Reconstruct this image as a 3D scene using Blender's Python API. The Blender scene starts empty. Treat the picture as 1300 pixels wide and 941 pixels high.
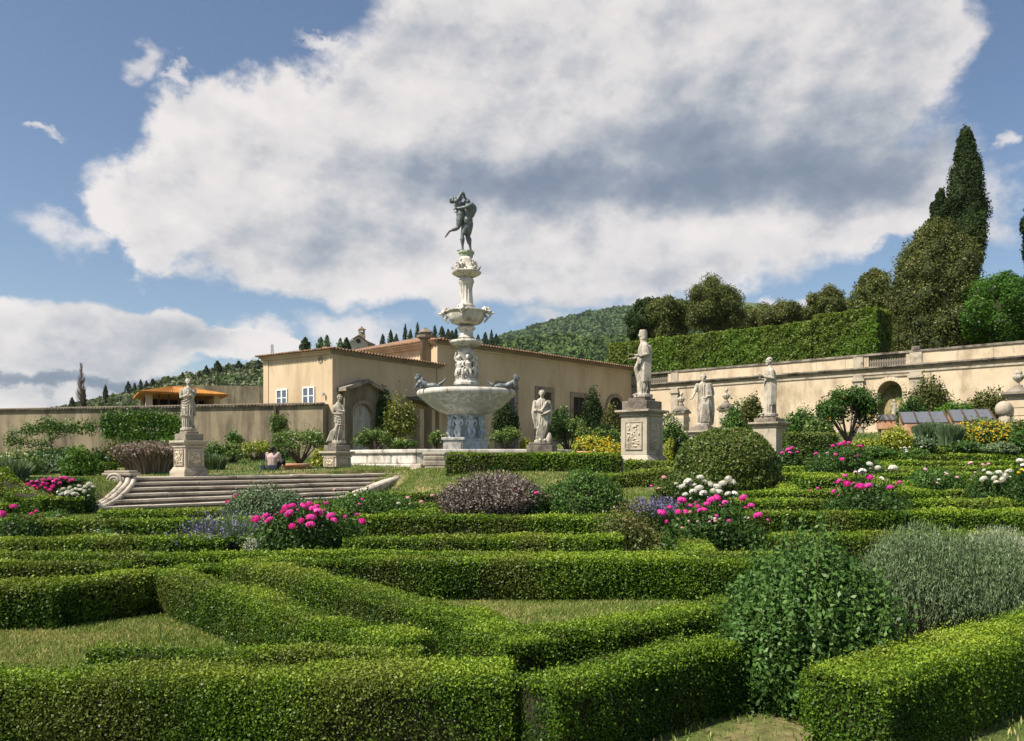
import bpy, math, random
import numpy as np
from mathutils import Vector, Matrix
PI = math.pi
S = bpy.context.scene
COL = S.collection
random.seed(7)
R = np.random.default_rng(11)

# ---------------------------------------------------------------- camera, sky, sun, exposure
EYE = 1.25
FPX = 1040.0            # focal length in pixels of the 1300 px wide photograph
cam_d = bpy.data.cameras.new('camera')
cam = bpy.data.objects.new('camera', cam_d); COL.objects.link(cam)
cam.location = (0, 0, EYE); cam.rotation_euler = (PI/2, 0, 0)
cam_d.sensor_width = 36; cam_d.lens = 36*FPX/1300
cam_d.shift_y = (585-470.5)/1300
cam_d.clip_start = .05; cam_d.clip_end = 6000
S.camera = cam

SUN = Vector((-.72, -.40, 1.05)).normalized()
sun_el = math.asin(SUN.z); sun_az = math.atan2(SUN.x, SUN.y)
sl = bpy.data.lights.new('sun', 'SUN'); so = bpy.data.objects.new('sun', sl); COL.objects.link(so)
sl.energy = 5.0; sl.angle = math.radians(.5); sl.color = (1, .915, .78)
so.rotation_euler = SUN.to_track_quat('Z', 'Y').to_euler()

S.view_settings.view_transform = 'Standard'; S.view_settings.look = 'None'
S.view_settings.exposure = .62; S.view_settings.gamma = 1
S.render.engine = 'CYCLES'
S.cycles.use_denoising = True
S.cycles.max_bounces = 6; S.cycles.transparent_max_bounces = 6
S.cycles.diffuse_bounces = 2; S.cycles.glossy_bounces = 2; S.cycles.transmission_bounces = 4
S.cycles.volume_bounces = 0

W = bpy.data.worlds.new('World'); S.world = W; W.use_nodes = True
def world():
    nt = W.node_tree; nt.nodes.clear(); N = nt.nodes; Lk = nt.links
    def m(op, a, b=None, c=None, clamp=False):
        n = N.new('ShaderNodeMath'); n.operation = op; n.use_clamp = clamp
        for i, v in enumerate((a, b, c)):
            if v is None: continue
            if isinstance(v, (int, float)): n.inputs[i].default_value = v
            else: Lk.new(v, n.inputs[i])
        return n.outputs[0]
    def sstep(x, a, b):
        n = N.new('ShaderNodeMapRange'); n.interpolation_type = 'SMOOTHSTEP'
        n.inputs['From Min'].default_value = a; n.inputs['From Max'].default_value = b
        Lk.new(x, n.inputs['Value']); return n.outputs[0]
    tc = N.new('ShaderNodeTexCoord'); sp = N.new('ShaderNodeSeparateXYZ'); Lk.new(tc.outputs['Generated'], sp.inputs[0])
    x, y, z = sp.outputs
    az = m('MULTIPLY', m('ARCTAN2', x, y), 180/PI); el = m('MULTIPLY', m('ARCSINE', z), 180/PI)
    def noise(scale, detail, rough, off=(0, 0, 0), dist=0.0, squash=1.0):
        mp = N.new('ShaderNodeMapping'); mp.inputs['Location'].default_value = off
        mp.inputs['Scale'].default_value = (1, 1, squash)
        Lk.new(tc.outputs['Generated'], mp.inputs[0])
        n = N.new('ShaderNodeTexNoise'); n.inputs['Scale'].default_value = scale; n.inputs['Detail'].default_value = detail
        n.inputs['Roughness'].default_value = rough; n.inputs['Distortion'].default_value = dist
        Lk.new(mp.outputs[0], n.inputs['Vector']); return n
    n1 = noise(5.0, 8, .58, squash=1.4); n1b = noise(5.0, 8, .58, (.030, .012, -.05), squash=1.4)
    n2 = noise(2.4, 3, .5, (3, 1, 2)); n3 = noise(18, 6, .6, (1, 5, 2), squash=1.5); n3b = noise(18, 6, .6, (1.010, 5.004, 1.982), squash=1.5)
    f1 = m('SUBTRACT', n1.outputs[0], .5); f2 = m('SUBTRACT', n2.outputs[0], .5); f3 = m('SUBTRACT', n3.outputs[0], .5)
    wn = noise(9, 7, .62, (7, 2, 4), squash=1.3); ws = N.new('ShaderNodeSeparateColor'); Lk.new(wn.outputs['Color'], ws.inputs[0])
    wa = m('SUBTRACT', ws.outputs[0], .5); we = m('SUBTRACT', ws.outputs[1], .5)
    # cloud banks: measured on the photograph, turned into azimuth and elevation
    def blobs(lst, warp=0.0, k_=.25):
        A = m('ADD', az, m('MULTIPLY', wa, warp*1.3)); E = m('ADD', el, m('MULTIPLY', we, warp)); out = None
        for px, py, rx, ry in lst:
            u = (px-650)/FPX; v = (585-py)/FPX
            a0 = math.degrees(math.atan(u)); e0 = math.degrees(math.atan(v*math.cos(math.atan(u))))
            ka = math.degrees(rx/FPX)*math.cos(math.radians(a0))**2; ke = math.degrees(ry/FPX)*math.cos(math.radians(a0))*math.cos(math.radians(e0))**2
            ta = m('DIVIDE', m('SUBTRACT', A, a0), ka); te = m('DIVIDE', m('SUBTRACT', E, e0), ke)
            g = m('SUBTRACT', 1.0, m('SQRT', m('ADD', m('MULTIPLY', ta, ta), m('MULTIPLY', te, te))))
            out = g if out is None else m('SMOOTH_MAX', out, g, k_)
        return out
    main = blobs([(275, 255, 150, 95), (180, 290, 80, 60), (330, 190, 130, 80), (440, 150, 150, 85), (640, 120, 260, 165), (900, 90, 300, 190), (1090, 60, 150, 140), (1010, 240, 230, 100),
                  (480, 300, 330, 95), (560, 220, 260, 110), (760, 300, 330, 105), (1120, 270, 130, 55)], 7)
    small = blobs([(188, 95, 48, 26), (246, 112, 40, 13), (455, 420, 130, 34), (90, 292, 95, 34),
                   (335, 432, 70, 26), (700, 400, 90, 24), (1270, 262, 60, 70), (1000, 385, 130, 14), (1290, 170, 24, 22), (400, 45, 60, 14), (60, 160, 36, 10)], 7, .1)
    cum = blobs([(110, 435, 150, 66), (20, 430, 110, 62), (200, 420, 80, 40), (60, 500, 340, 30), (300, 440, 100, 22), (640, 492, 200, 20), (1000, 470, 160, 14), (1250, 430, 90, 22)], 4, .2)
    # the rest of the sky carries the same broken cumulus
    side = sstep(m('ABSOLUTE', az), 36, 52); high = sstep(el, 36, 50)
    rest = m('SUBTRACT', m('MULTIPLY', m('MAXIMUM', side, high), 1.5), m('ADD', 1.62, m('MULTIPLY', f2, -2.5)))
    dm = m('ADD', m('MULTIPLY', main, 1.0), m('ADD', m('MULTIPLY', f1, .45), m('MULTIPLY', f3, .25)))
    dsm = m('ADD', m('SUBTRACT', m('MULTIPLY', small, .7), .16), m('ADD', m('MULTIPLY', f1, .9), m('MULTIPLY', f3, .7)))
    dc = m('ADD', m('MULTIPLY', cum, 1.3), m('ADD', m('MULTIPLY', f1, .5), m('MULTIPLY', f3, .4)))
    d = m('MAXIMUM', m('MAXIMUM', dm, dc), m('ADD', rest, m('MULTIPLY', f1, .9)))
    alpha = m('MAXIMUM', m('MULTIPLY', sstep(d, -.02, .24), m('ADD', .93, 0)), m('MULTIPLY', sstep(dsm, -.05, .5), .8))
    relief = m('ADD', m('MULTIPLY', m('SUBTRACT', n1b.outputs[0], n1.outputs[0]), -2.6), m('MULTIPLY', m('SUBTRACT', n3b.outputs[0], n3.outputs[0]), -.55))
    base = blobs([(960, 205, 320, 85), (1090, 195, 190, 90), (760, 240, 280, 55), (120, 488, 220, 10)], 6)
    grey = sstep(m('ADD', base, m('ADD', m('MULTIPLY', f1, .5), m('MULTIPLY', f2, .5))), -.30, .85)
    edge = sstep(d, .75, .10)
    lum = m('ADD', m('SUBTRACT', m('ADD', m('MULTIPLY', relief, .70), .69), m('MULTIPLY', grey, .60)), m('ADD', m('MULTIPLY', f2, .16), m('MULTIPLY', edge, .17)))
    cr = N.new('ShaderNodeValToRGB'); Lk.new(lum, cr.inputs[0])
    e = cr.color_ramp.elements
    e[0].position = 0.05; e[0].color = (.145, .18, .235, 1)
    e[1].position = 1.0; e[1].color = (.60, .565, .55, 1)
    q = e.new(.28); q.color = (.205, .235, .285, 1)
    q = e.new(.52); q.color = (.345, .355, .38, 1)
    q = e.new(.76); q.color = (.51, .49, .485, 1)
    sky = N.new('ShaderNodeTexSky'); sky.sky_type = 'NISHITA'; sky.sun_disc = False
    sky.sun_elevation = sun_el; sky.sun_rotation = sun_az; sky.air_density = 1.0; sky.dust_density = .6; sky.ozone_density = 2.2
    b1 = N.new('ShaderNodeBackground'); b1.inputs[1].default_value = .076; Lk.new(sky.outputs[0], b1.inputs[0])
    b2 = N.new('ShaderNodeBackground'); b2.inputs[1].default_value = 1.0; Lk.new(cr.outputs[0], b2.inputs[0])
    mx = N.new('ShaderNodeMixShader'); Lk.new(alpha, mx.inputs[0]); Lk.new(b1.outputs[0], mx.inputs[1]); Lk.new(b2.outputs[0], mx.inputs[2])
    o = N.new('ShaderNodeOutputWorld'); Lk.new(mx.outputs[0], o.inputs[0])
world()
W.cycles.sampling_method = 'MANUAL'; W.cycles.sample_map_resolution = 1024

# ---------------------------------------------------------------- helpers: placing
def at(px, py, Y):                       # the point seen at a pixel of the photograph, Y metres away
    return Vector(((px-650)/FPX*Y, Y, EYE+(585-py)/FPX*Y))
def smooth(x, a, b):
    t = np.clip((np.asarray(x, float)-a)/(b-a), 0, 1); return t*t*(3-2*t)
EDGE = [(-17.8, 7.9), (-8.66, 18.5), (-2.8, 25.3), (-1.9, 22.9), (.3, 21.8), (4.5, 21.8)]
POLY = EDGE+[(60, 21.8), (60, 400), (-400, 400), (-400, 7.9)]
STAIR = [(-8.05, 16.55), (-4.45, 20.75), (-3.15, 25.05), (-8.5, 18.75)]
WC = np.array((8.2, 55.5)); WD = np.array((.7316, -.6817)); WN = np.array((-.6817, -.7316))   # retaining wall: corner, run, outward normal
def inside(x, y, poly):
    c = np.zeros(x.shape, bool); n = len(poly)
    for i in range(n):
        x0, y0 = poly[i]; x1, y1 = poly[(i+1) % n]
        if y0 == y1: continue
        k = (y0 > y) != (y1 > y)
        c ^= k & (x < (x1-x0)*(y-y0)/(y1-y0)+x0)
    return c
def terrain(x, y):
    x = np.asarray(x, float); y = np.asarray(y, float); x, y = np.broadcast_arrays(x, y)
    low = np.interp(y, [9, 21, 30], [0, .43, .55]); lowl = np.interp(y, [9, 15, 30], [0, .20, .24])
    low = lowl+(low-lowl)*smooth(x, -4.3, -1.2)
    high = np.where(y < 20, .86, .86+.03*(y-20)); high = np.minimum(high, 1.45)
    dist = np.full(x.shape, 1e9)
    for (x0, y0), (x1, y1) in zip(EDGE[:-1], EDGE[1:]):
        dx, dy = x1-x0, y1-y0; t = np.clip(((x-x0)*dx+(y-y0)*dy)/(dx*dx+dy*dy), 0, 1)
        dist = np.minimum(dist, np.hypot(x-x0-t*dx, y-y0-t*dy))
    s = np.where(inside(x, y, POLY), 1.0, 1-smooth(dist, .25, 1.8))
    left = low+(high-low)*s
    right = np.interp(y, [9, 22, 40, 60], [0, .9, 2.6, 2.8])
    z = left+(right-left)*smooth(x, .5, 4.2)
    z = z+.012*np.sin(x*1.7+y*.9)*np.sin(y*1.3-x*.4)
    z = np.where(inside(x, y, STAIR), np.minimum(z, .05), z)
    back = -((x-WC[0])*WN[0]+(y-WC[1])*WN[1]); along = (x-WC[0])*WD[0]+(y-WC[1])*WD[1]
    up = smooth(back, .25, .9)*smooth(along, -16, -15)
    z = z+(6.3-z)*up
    return z
def tz(x, y): return float(terrain(x, y))
def ground(px, py):                      # where the ray of a pixel first meets the ground
    Y = np.arange(2.5, 60, .01); X = (px-650)/FPX*Y; z = terrain(X, Y); yy = 585-(z-EYE)*FPX/Y
    k = np.argmax(yy <= py); return float(X[k]), float(Y[k]), float(z[k])
def gd(px, Y):
    X = (px-650)/FPX*Y; return X, Y, tz(X, Y)
def wave(p, f, seed=0.0):                # cheap smooth noise in about [-1, 1]
    x, y, z = p[:, 0]*f, p[:, 1]*f, p[:, 2]*f; s = seed
    a = np.sin(x*1.0+1.7*np.sin(y*.9+s)+s)*np.sin(y*1.1+1.3*np.sin(z*1.2+s*2)+s*1.3)
    b = np.sin(z*1.9+x*1.3+s*3)*np.sin(y*2.3-z*.7+s)*.6
    c = np.sin(x*4.1+z*2.2+s)*np.sin(y*3.7+x*1.9+s*.7)*.35
    return (a+b+c)/1.5

# ---------------------------------------------------------------- helpers: objects
def tag(o, label=None, cat=None, group=None, kind=None):
    if label: o['label'] = label
    if cat: o['category'] = cat
    if group: o['group'] = group
    if kind: o['kind'] = kind
    return o
def empty(name, loc=(0, 0, 0), rz=0.0, label=None, cat=None, group=None):
    o = bpy.data.objects.new(name, None); COL.objects.link(o); o.location = loc; o.rotation_euler = (0, 0, rz); o.empty_display_size = .2
    return tag(o, label, cat, group)
def link(name, me, mat, parent=None, smooth_=False):
    o = bpy.data.objects.new(name, me); COL.objects.link(o)
    if mat is not None and len(me.materials) == 0: me.materials.append(mat)
    if smooth_: me.polygons.foreach_set('use_smooth', np.ones(len(me.polygons), bool))
    if parent is not None: o.parent = parent
    return o
def copy_tree(o, parent=None):
    c = o.copy(); COL.objects.link(c); c.parent = parent
    for ch in list(o.children): copy_tree(ch, c)
    return c
class MB:
    def __init__(s): s.v = []; s.f = []
    def add(s, v, f):
        n = len(s.v); s.v += [tuple(p) for p in v]; s.f += [tuple(i+n for i in q) for q in f]; return s
    def box(s, x0, x1, y0, y1, z0, z1, M=None):
        v = [(x, y, z) for z in (z0, z1) for y in (y0, y1) for x in (x0, x1)]
        if M is not None: v = [tuple(M @ Vector(p)) for p in v]
        return s.add(v, [(0, 2, 3, 1), (4, 5, 7, 6), (0, 1, 5, 4), (2, 6, 7, 3), (0, 4, 6, 2), (1, 3, 7, 5)])
    def prism(s, poly, z0, z1):          # poly counter-clockwise in xy
        n = len(poly); v = [(x, y, z0) for x, y in poly]+[(x, y, z1) for x, y in poly]
        return s.add(v, [tuple(range(n-1, -1, -1)), tuple(range(n, 2*n))]+[(i, (i+1) % n, n+(i+1) % n, n+i) for i in range(n)])
    def prism_y(s, poly, y0, y1):        # poly in xz, extruded along y
        n = len(poly); v = [(x, y0, z) for x, z in poly]+[(x, y1, z) for x, z in poly]
        return s.add(v, [tuple(range(n)), tuple(range(2*n-1, n-1, -1))]+[(i, n+i, n+(i+1) % n, (i+1) % n) for i in range(n)])
    def lathe(s, prof, seg=32, c=(0, 0), flute=None, rot=0.0, capb=True, capt=True):
        n0 = len(s.v)
        for r, z in prof:
            for k in range(seg):
                a = 2*PI*k/seg+rot; rr = r*(1 if flute is None else flute(a, z))
                s.v.append((c[0]+rr*math.cos(a), c[1]+rr*math.sin(a), z))
        for j in range(len(prof)-1):
            for k in range(seg):
                a = n0+j*seg+k; b = n0+j*seg+(k+1) % seg
                s.f.append((a, b, b+seg, a+seg))
        if capb: s.f.append(tuple(n0+seg-1-k for k in range(seg)))
        if capt: s.f.append(tuple(n0+(len(prof)-1)*seg+k for k in range(seg)))
        return s
    def tube(s, pts, rad, seg=10, cap=True, flat=1.0):
        v, f = tube_geo(pts, rad, seg, cap, flat); return s.add(v, f)
    def ball(s, c, r, seg=14, rings=9):
        if isinstance(r, (int, float)): r = (r, r, r)
        n0 = len(s.v)
        for j in range(rings+1):
            t = PI*j/rings
            for k in range(seg):
                a = 2*PI*k/seg; s.v.append((c[0]+r[0]*math.sin(t)*math.cos(a), c[1]+r[1]*math.sin(t)*math.sin(a), c[2]-r[2]*math.cos(t)))
        for j in range(rings):
            for k in range(seg):
                a = n0+j*seg+k; b = n0+j*seg+(k+1) % seg; s.f.append((a, b, b+seg, a+seg))
        return s
    def build(s, name, mat, parent=None, smooth_=False, bevel=0.0, loc=None, rz=0.0):
        me = bpy.data.meshes.new(name); me.from_pydata(s.v, [], s.f); me.update()
        o = link(name, me, mat, parent, smooth_)
        if loc is not None: o.location = loc
        if rz: o.rotation_euler = (0, 0, rz)
        if bevel:
            b = o.modifiers.new('b', 'BEVEL'); b.width = bevel; b.segments = 2; b.limit_method = 'ANGLE'
        return o
def tube_geo(pts, rad, seg=10, cap=True, flat=1.0):
    P = [Vector(p) for p in pts]; rad = list(rad) if hasattr(rad, '__len__') else [rad]*len(P)
    if cap:                               # rounded ends
        d0 = (P[0]-P[1]).normalized(); d1 = (P[-1]-P[-2]).normalized(); r0, r1 = rad[0], rad[-1]
        P = [P[0]+d0*r0*.97, P[0]+d0*r0*.7]+P+[P[-1]+d1*r1*.7, P[-1]+d1*r1*.97]
        rad = [r0*.25, r0*.72]+rad+[r1*.72, r1*.25]
    v = []; f = []; up = None
    for i, p in enumerate(P):
        d = (P[min(i+1, len(P)-1)]-P[max(i-1, 0)]).normalized()
        if up is None:
            up = Vector((0, 0, 1)) if abs(d.z) < .9 else Vector((0, 1, 0))
        a = d.cross(up).normalized(); b = a.cross(d).normalized(); up = b
        for k in range(seg):
            t = 2*PI*k/seg; v.append(tuple(p+a*math.cos(t)*rad[i]+b*math.sin(t)*rad[i]*flat))
    for i in range(len(P)-1):
        for k in range(seg):
            A = i*seg+k; B = i*seg+(k+1) % seg; f.append((A, A+seg, B+seg, B))
    f.append(tuple(range(seg))); f.append(tuple(len(P)*seg-1-k for k in range(seg)))
    return v, f
def fuse_mesh(mb, name, voxel=.015, it=3):
    me = bpy.data.meshes.new('raw'); me.from_pydata(mb.v, [], mb.f); me.update()
    o = bpy.data.objects.new('raw', me); COL.objects.link(o)
    m = o.modifiers.new('r', 'REMESH'); m.mode = 'VOXEL'; m.voxel_size = voxel
    if it: k = o.modifiers.new('s', 'SMOOTH'); k.factor = .5; k.iterations = it
    dg = bpy.context.evaluated_depsgraph_get(); dg.update()
    out = bpy.data.meshes.new_from_object(o.evaluated_get(dg)); out.name = name
    bpy.data.objects.remove(o); bpy.data.meshes.remove(me)
    return out
def quads(name, V, F, mat, parent=None, tint=None, smooth_=False):     # V (n,3), F (m,4 or 3) as arrays
    me = bpy.data.meshes.new(name); V = np.ascontiguousarray(V, np.float32); F = np.ascontiguousarray(F, np.int32)
    me.vertices.add(len(V)); me.vertices.foreach_set('co', V.ravel())
    k = F.shape[1]; me.loops.add(F.size); me.loops.foreach_set('vertex_index', F.ravel())
    me.polygons.add(len(F)); me.polygons.foreach_set('loop_start', np.arange(0, F.size, k, dtype=np.int32))
    if tint is not None:
        at_ = me.attributes.new('tint', 'FLOAT', 'POINT'); at_.data.foreach_set('value', np.ascontiguousarray(tint, np.float32))
    me.update(calc_edges=True)
    return link(name, me, mat, parent, smooth_)

# ---------------------------------------------------------------- helpers: materials
def new_mat(name):
    m = bpy.data.materials.new(name); m.use_nodes = True; nt = m.node_tree; nt.nodes.clear()
    return m, nt.nodes, nt.links
def ramp(N, L, src, stops):
    r = N.new('ShaderNodeValToRGB'); L.new(src, r.inputs[0]); e = r.color_ramp.elements
    e[0].position, e[0].color = stops[0][0], (*stops[0][1], 1); e[1].position, e[1].color = stops[-1][0], (*stops[-1][1], 1)
    for p, c in stops[1:-1]: q = e.new(p); q.color = (*c, 1)
    return r.outputs[0]
def tex(N, L, scale, detail=5, rough=.6, stretch=(1, 1, 1), kind='Object', dist=0.0):
    tc = N.new('ShaderNodeTexCoord'); mp = N.new('ShaderNodeMapping'); mp.inputs['Scale'].default_value = stretch
    L.new(tc.outputs[kind], mp.inputs[0]); n = N.new('ShaderNodeTexNoise'); n.inputs['Scale'].default_value = scale
    n.inputs['Detail'].default_value = detail; n.inputs['Roughness'].default_value = rough; n.inputs['Distortion'].default_value = dist
    L.new(mp.outputs[0], n.inputs['Vector']); return n.outputs[0]
def mix(N, L, fac, a, b, mode='MIX'):
    n = N.new('ShaderNodeMix'); n.data_type = 'RGBA'; n.blend_type = mode
    for i, v in ((0, fac), (6, a), (7, b)):
        if isinstance(v, (int, float)): n.inputs[i].default_value = v
        elif isinstance(v, tuple): n.inputs[i].default_value = (*v, 1)
        else: L.new(v, n.inputs[i])
    return n.outputs[2]
def surf(name, c1, c2, stain=None, scale=3.0, rough=.85, bump=.3, bscale=40, stretch=(1, 1, 1), metal=0.0, stain_scale=1.2, stain_rng=(.5, .72), spec=.3, stain_stretch=None):
    m, N, L = new_mat(name)
    c = ramp(N, L, tex(N, L, scale, 6, .65, stretch), [(.3, c1), (.7, c2)])
    if stain is not None:
        f = ramp(N, L, tex(N, L, stain_scale, 8, .7, stain_stretch or stretch), [(stain_rng[0], (0, 0, 0)), (stain_rng[1], (1, 1, 1))])
        c = mix(N, L, f, c, stain)
    p = N.new('ShaderNodeBsdfPrincipled'); L.new(c, p.inputs['Base Color']); p.inputs['Roughness'].default_value = rough
    p.inputs['Metallic'].default_value = metal; p.inputs['Specular IOR Level'].default_value = spec
    if bump:
        b = N.new('ShaderNodeBump'); b.inputs['Strength'].default_value = bump; b.inputs['Distance'].default_value = .02
        L.new(tex(N, L, bscale, 6, .7), b.inputs['Height']); L.new(b.outputs[0], p.inputs['Normal'])
    o = N.new('ShaderNodeOutputMaterial'); L.new(p.outputs[0], o.inputs[0]); return m
def leafmat(name, stops, patch=.0, patch_col=(.1, .1, .03), patch_scale=1.0, trans=.20, rough=.45, spec=.35):
    m, N, L = new_mat(name)
    a = N.new('ShaderNodeAttribute'); a.attribute_name = 'tint'
    c = ramp(N, L, a.outputs['Fac'], stops)
    if patch:
        f = ramp(N, L, tex(N, L, patch_scale, 3, .5), [(.48, (0, 0, 0)), (.68, (patch, patch, patch))])
        c = mix(N, L, f, c, patch_col)
    p = N.new('ShaderNodeBsdfPrincipled'); L.new(c, p.inputs['Base Color']); p.inputs['Roughness'].default_value = rough
    p.inputs['Specular IOR Level'].default_value = spec
    t = N.new('ShaderNodeBsdfTranslucent'); L.new(mix(N, L, 1.0, c, (1.3, 1.25, .55), 'MULTIPLY'), t.inputs[0])
    s = N.new('ShaderNodeMixShader'); s.inputs[0].default_value = trans; L.new(p.outputs[0], s.inputs[1]); L.new(t.outputs[0], s.inputs[2])
    o = N.new('ShaderNodeOutputMaterial'); L.new(s.outputs[0], o.inputs[0]); return m
M = {}
M['plaster'] = surf('plaster', (.50, .385, .25), (.62, .49, .335), stain=(.33, .235, .14), scale=.9, rough=.92, bump=.15, bscale=12, stretch=(1, 1, .35), stain_scale=.7, stain_rng=(.48, .80))
M['plaster_old'] = surf('plaster_old', (.20, .165, .11), (.36, .30, .20), stain=(.06, .05, .038), scale=.8, rough=.95, bump=.3, bscale=10, stain_scale=1.0, stain_rng=(.44, .68), stain_stretch=(1, 1, .15))
M['plaster_wall'] = surf('plaster_wall', (.50, .40, .28), (.64, .53, .39), stain=(.25, .19, .125), scale=.9, rough=.95, bump=.4, bscale=10, stain_scale=.8, stain_rng=(.48, .70), stain_stretch=(1, 1, .4))
M['sandstone'] = surf('sandstone', (.36, .31, .24), (.50, .44, .35), stain=(.13, .11, .085), scale=2.5, rough=.95, bump=.5, bscale=20, stain_scale=1.4, stain_rng=(.50, .68))
M['trim'] = surf('trim', (.24, .19, .14), (.32, .26, .19), stain=(.13, .11, .09), scale=2, rough=.95, bump=.3, bscale=20)
M['coping'] = surf('coping', (.22, .19, .15), (.36, .31, .25), stain=(.07, .06, .05), scale=2.5, rough=.95, bump=.5, bscale=18, stain_scale=1.3, stain_rng=(.42, .62))
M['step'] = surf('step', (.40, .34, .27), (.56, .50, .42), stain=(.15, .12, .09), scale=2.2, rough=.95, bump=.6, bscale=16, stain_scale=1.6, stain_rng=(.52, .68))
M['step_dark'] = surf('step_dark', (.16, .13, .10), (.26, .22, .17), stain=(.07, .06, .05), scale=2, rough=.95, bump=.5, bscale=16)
M['statue'] = surf('statue', (.36, .32, .26), (.56, .51, .43), stain=(.09, .075, .06), scale=5, rough=.92, bump=.45, bscale=35, stain_scale=4, stain_rng=(.48, .66), stain_stretch=(1, 1, .45))
M['lichen'] = surf('lichen', (.45, .33, .12), (.55, .44, .22), stain=(.3, .27, .2), scale=10, rough=.95, bump=.2, bscale=60)
M['marble'] = surf('marble', (.48, .45, .39), (.66, .62, .56), stain=(.17, .15, .12), scale=4, rough=.6, bump=.25, bscale=30, stain_scale=3.2, stain_rng=(.48, .68), spec=.4, stain_stretch=(1, 1, .4))
M['marble_blue'] = surf('marble_blue', (.38, .43, .46), (.58, .60, .60), stain=(.26, .25, .22), scale=4, rough=.65, bump=.2, bscale=30, stain_scale=3, stain_rng=(.52, .7))
def veined():
    m, N, L = new_mat('marble_veined')
    c = ramp(N, L, tex(N, L, 2.2, 6, .6), [(.3, (.36, .33, .28)), (.7, (.50, .47, .42))])
    v = tex(N, L, 1.1, 4, .55, (1, 1, 1.6), dist=1.2)
    f = ramp(N, L, v, [(.465, (0, 0, 0)), (.5, (.8, .8, .8)), (.535, (0, 0, 0))])
    c = mix(N, L, f, c, (.82, .80, .76))
    p = N.new('ShaderNodeBsdfPrincipled'); L.new(c, p.inputs['Base Color']); p.inputs['Roughness'].default_value = .5
    o = N.new('ShaderNodeOutputMaterial'); L.new(p.outputs[0], o.inputs[0]); return m
M['veined'] = veined()
M['bronze'] = surf('bronze', (.075, .088, .095), (.20, .225, .23), stain=(.03, .03, .03), scale=7, rough=.5, bump=.2, bscale=30, metal=.2, spec=.5)
M['verdigris'] = surf('verdigris', (.22, .33, .22), (.42, .46, .34), stain=(.5, .47, .4), scale=5, rough=.8, bump=.2)
M['relief'] = surf('relief', (.60, .50, .36), (.74, .65, .50), stain=(.30, .24, .16), scale=8, rough=.95, bump=.5, bscale=30, stain_scale=4, stain_rng=(.5, .7))
M['terracotta'] = surf('terracotta', (.42, .20, .11), (.56, .31, .19), stain=(.5, .42, .33), scale=4, rough=.9, bump=.2, stain_scale=4)
M['tile'] = surf('tile', (.22, .12, .07), (.38, .22, .13), stain=(.10, .08, .06), scale=2.5, rough=.95, bump=.3, stain_scale=3, stain_rng=(.45, .65))
M['orange_roof'] = surf('orange_roof', (.40, .17, .03), (.54, .25, .05), stain=(.22, .10, .03), scale=2.5, rough=.9, bump=.1, stain_scale=3, stain_rng=(.42, .7))
M['wood_grey'] = surf('wood_grey', (.38, .37, .35), (.58, .57, .54), stain=(.24, .19, .14), scale=3, rough=.9, bump=.3, stretch=(6, 6, .6))
M['dark_wood'] = surf('dark_wood', (.05, .035, .022), (.10, .07, .045), scale=3, rough=.9, bump=.2)
M['white_paint'] = surf('white_paint', (.70, .70, .69), (.78, .78, .77), scale=3, rough=.6, bump=0)
M['glass'] = surf('glass', (.05, .07, .10), (.10, .13, .18), scale=1.2, rough=.12, bump=0, spec=.9)
M['cold_glass'] = surf('cold_glass', (.09, .10, .12), (.17, .18, .20), stain=(.05, .05, .055), scale=3, rough=.5, bump=0, spec=.4, stain_scale=3)
M['interior'] = surf('interior', (.012, .012, .012), (.03, .027, .022), scale=2, rough=.95, bump=0)
M['water'] = surf('water', (.03, .06, .05), (.05, .08, .06), scale=1, rough=.06, bump=.15, bscale=6, spec=.8)
M['bark'] = surf('bark', (.07, .05, .035), (.15, .115, .085), scale=9, rough=.95, bump=.8, bscale=20, stretch=(1, 1, .3))
M['iron'] = surf('iron', (.30, .30, .30), (.40, .40, .40), scale=9, rough=.6, bump=0)
M['rock'] = surf('rock', (.20, .16, .11), (.40, .31, .20), stain=(.10, .08, .06), scale=4, rough=.98, bump=1.0, bscale=9)
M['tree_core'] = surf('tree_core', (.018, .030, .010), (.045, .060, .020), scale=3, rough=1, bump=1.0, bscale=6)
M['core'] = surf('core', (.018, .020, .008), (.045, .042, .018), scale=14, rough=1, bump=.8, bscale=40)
M['twig'] = surf('twig', (.10, .075, .05), (.22, .17, .12), scale=12, rough=1, bump=.3)
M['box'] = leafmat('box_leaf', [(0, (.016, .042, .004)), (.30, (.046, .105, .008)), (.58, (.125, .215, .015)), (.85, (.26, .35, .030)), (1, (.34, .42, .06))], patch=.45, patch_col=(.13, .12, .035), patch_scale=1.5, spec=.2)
M['box_far'] = leafmat('box_leaf_far', [(0, (.022, .056, .005)), (.32, (.060, .130, .010)), (.6, (.15, .24, .020)), (1, (.31, .40, .045))], patch=.45, patch_col=(.15, .14, .045), patch_scale=.8, spec=.18)
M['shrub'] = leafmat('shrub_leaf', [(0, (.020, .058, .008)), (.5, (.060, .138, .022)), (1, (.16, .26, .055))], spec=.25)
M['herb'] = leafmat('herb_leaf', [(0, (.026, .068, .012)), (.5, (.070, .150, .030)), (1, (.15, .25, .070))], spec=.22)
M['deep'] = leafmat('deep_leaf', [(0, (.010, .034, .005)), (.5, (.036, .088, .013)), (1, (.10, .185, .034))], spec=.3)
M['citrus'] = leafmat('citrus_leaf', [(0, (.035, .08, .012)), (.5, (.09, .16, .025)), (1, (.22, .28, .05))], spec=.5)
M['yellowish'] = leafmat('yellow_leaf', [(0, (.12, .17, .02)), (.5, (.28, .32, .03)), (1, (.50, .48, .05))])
M['ball'] = leafmat('ball_leaf', [(0, (.030, .058, .010)), (.5, (.085, .135, .022)), (.85, (.17, .21, .04)), (1, (.26, .20, .07))], spec=.3)
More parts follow.
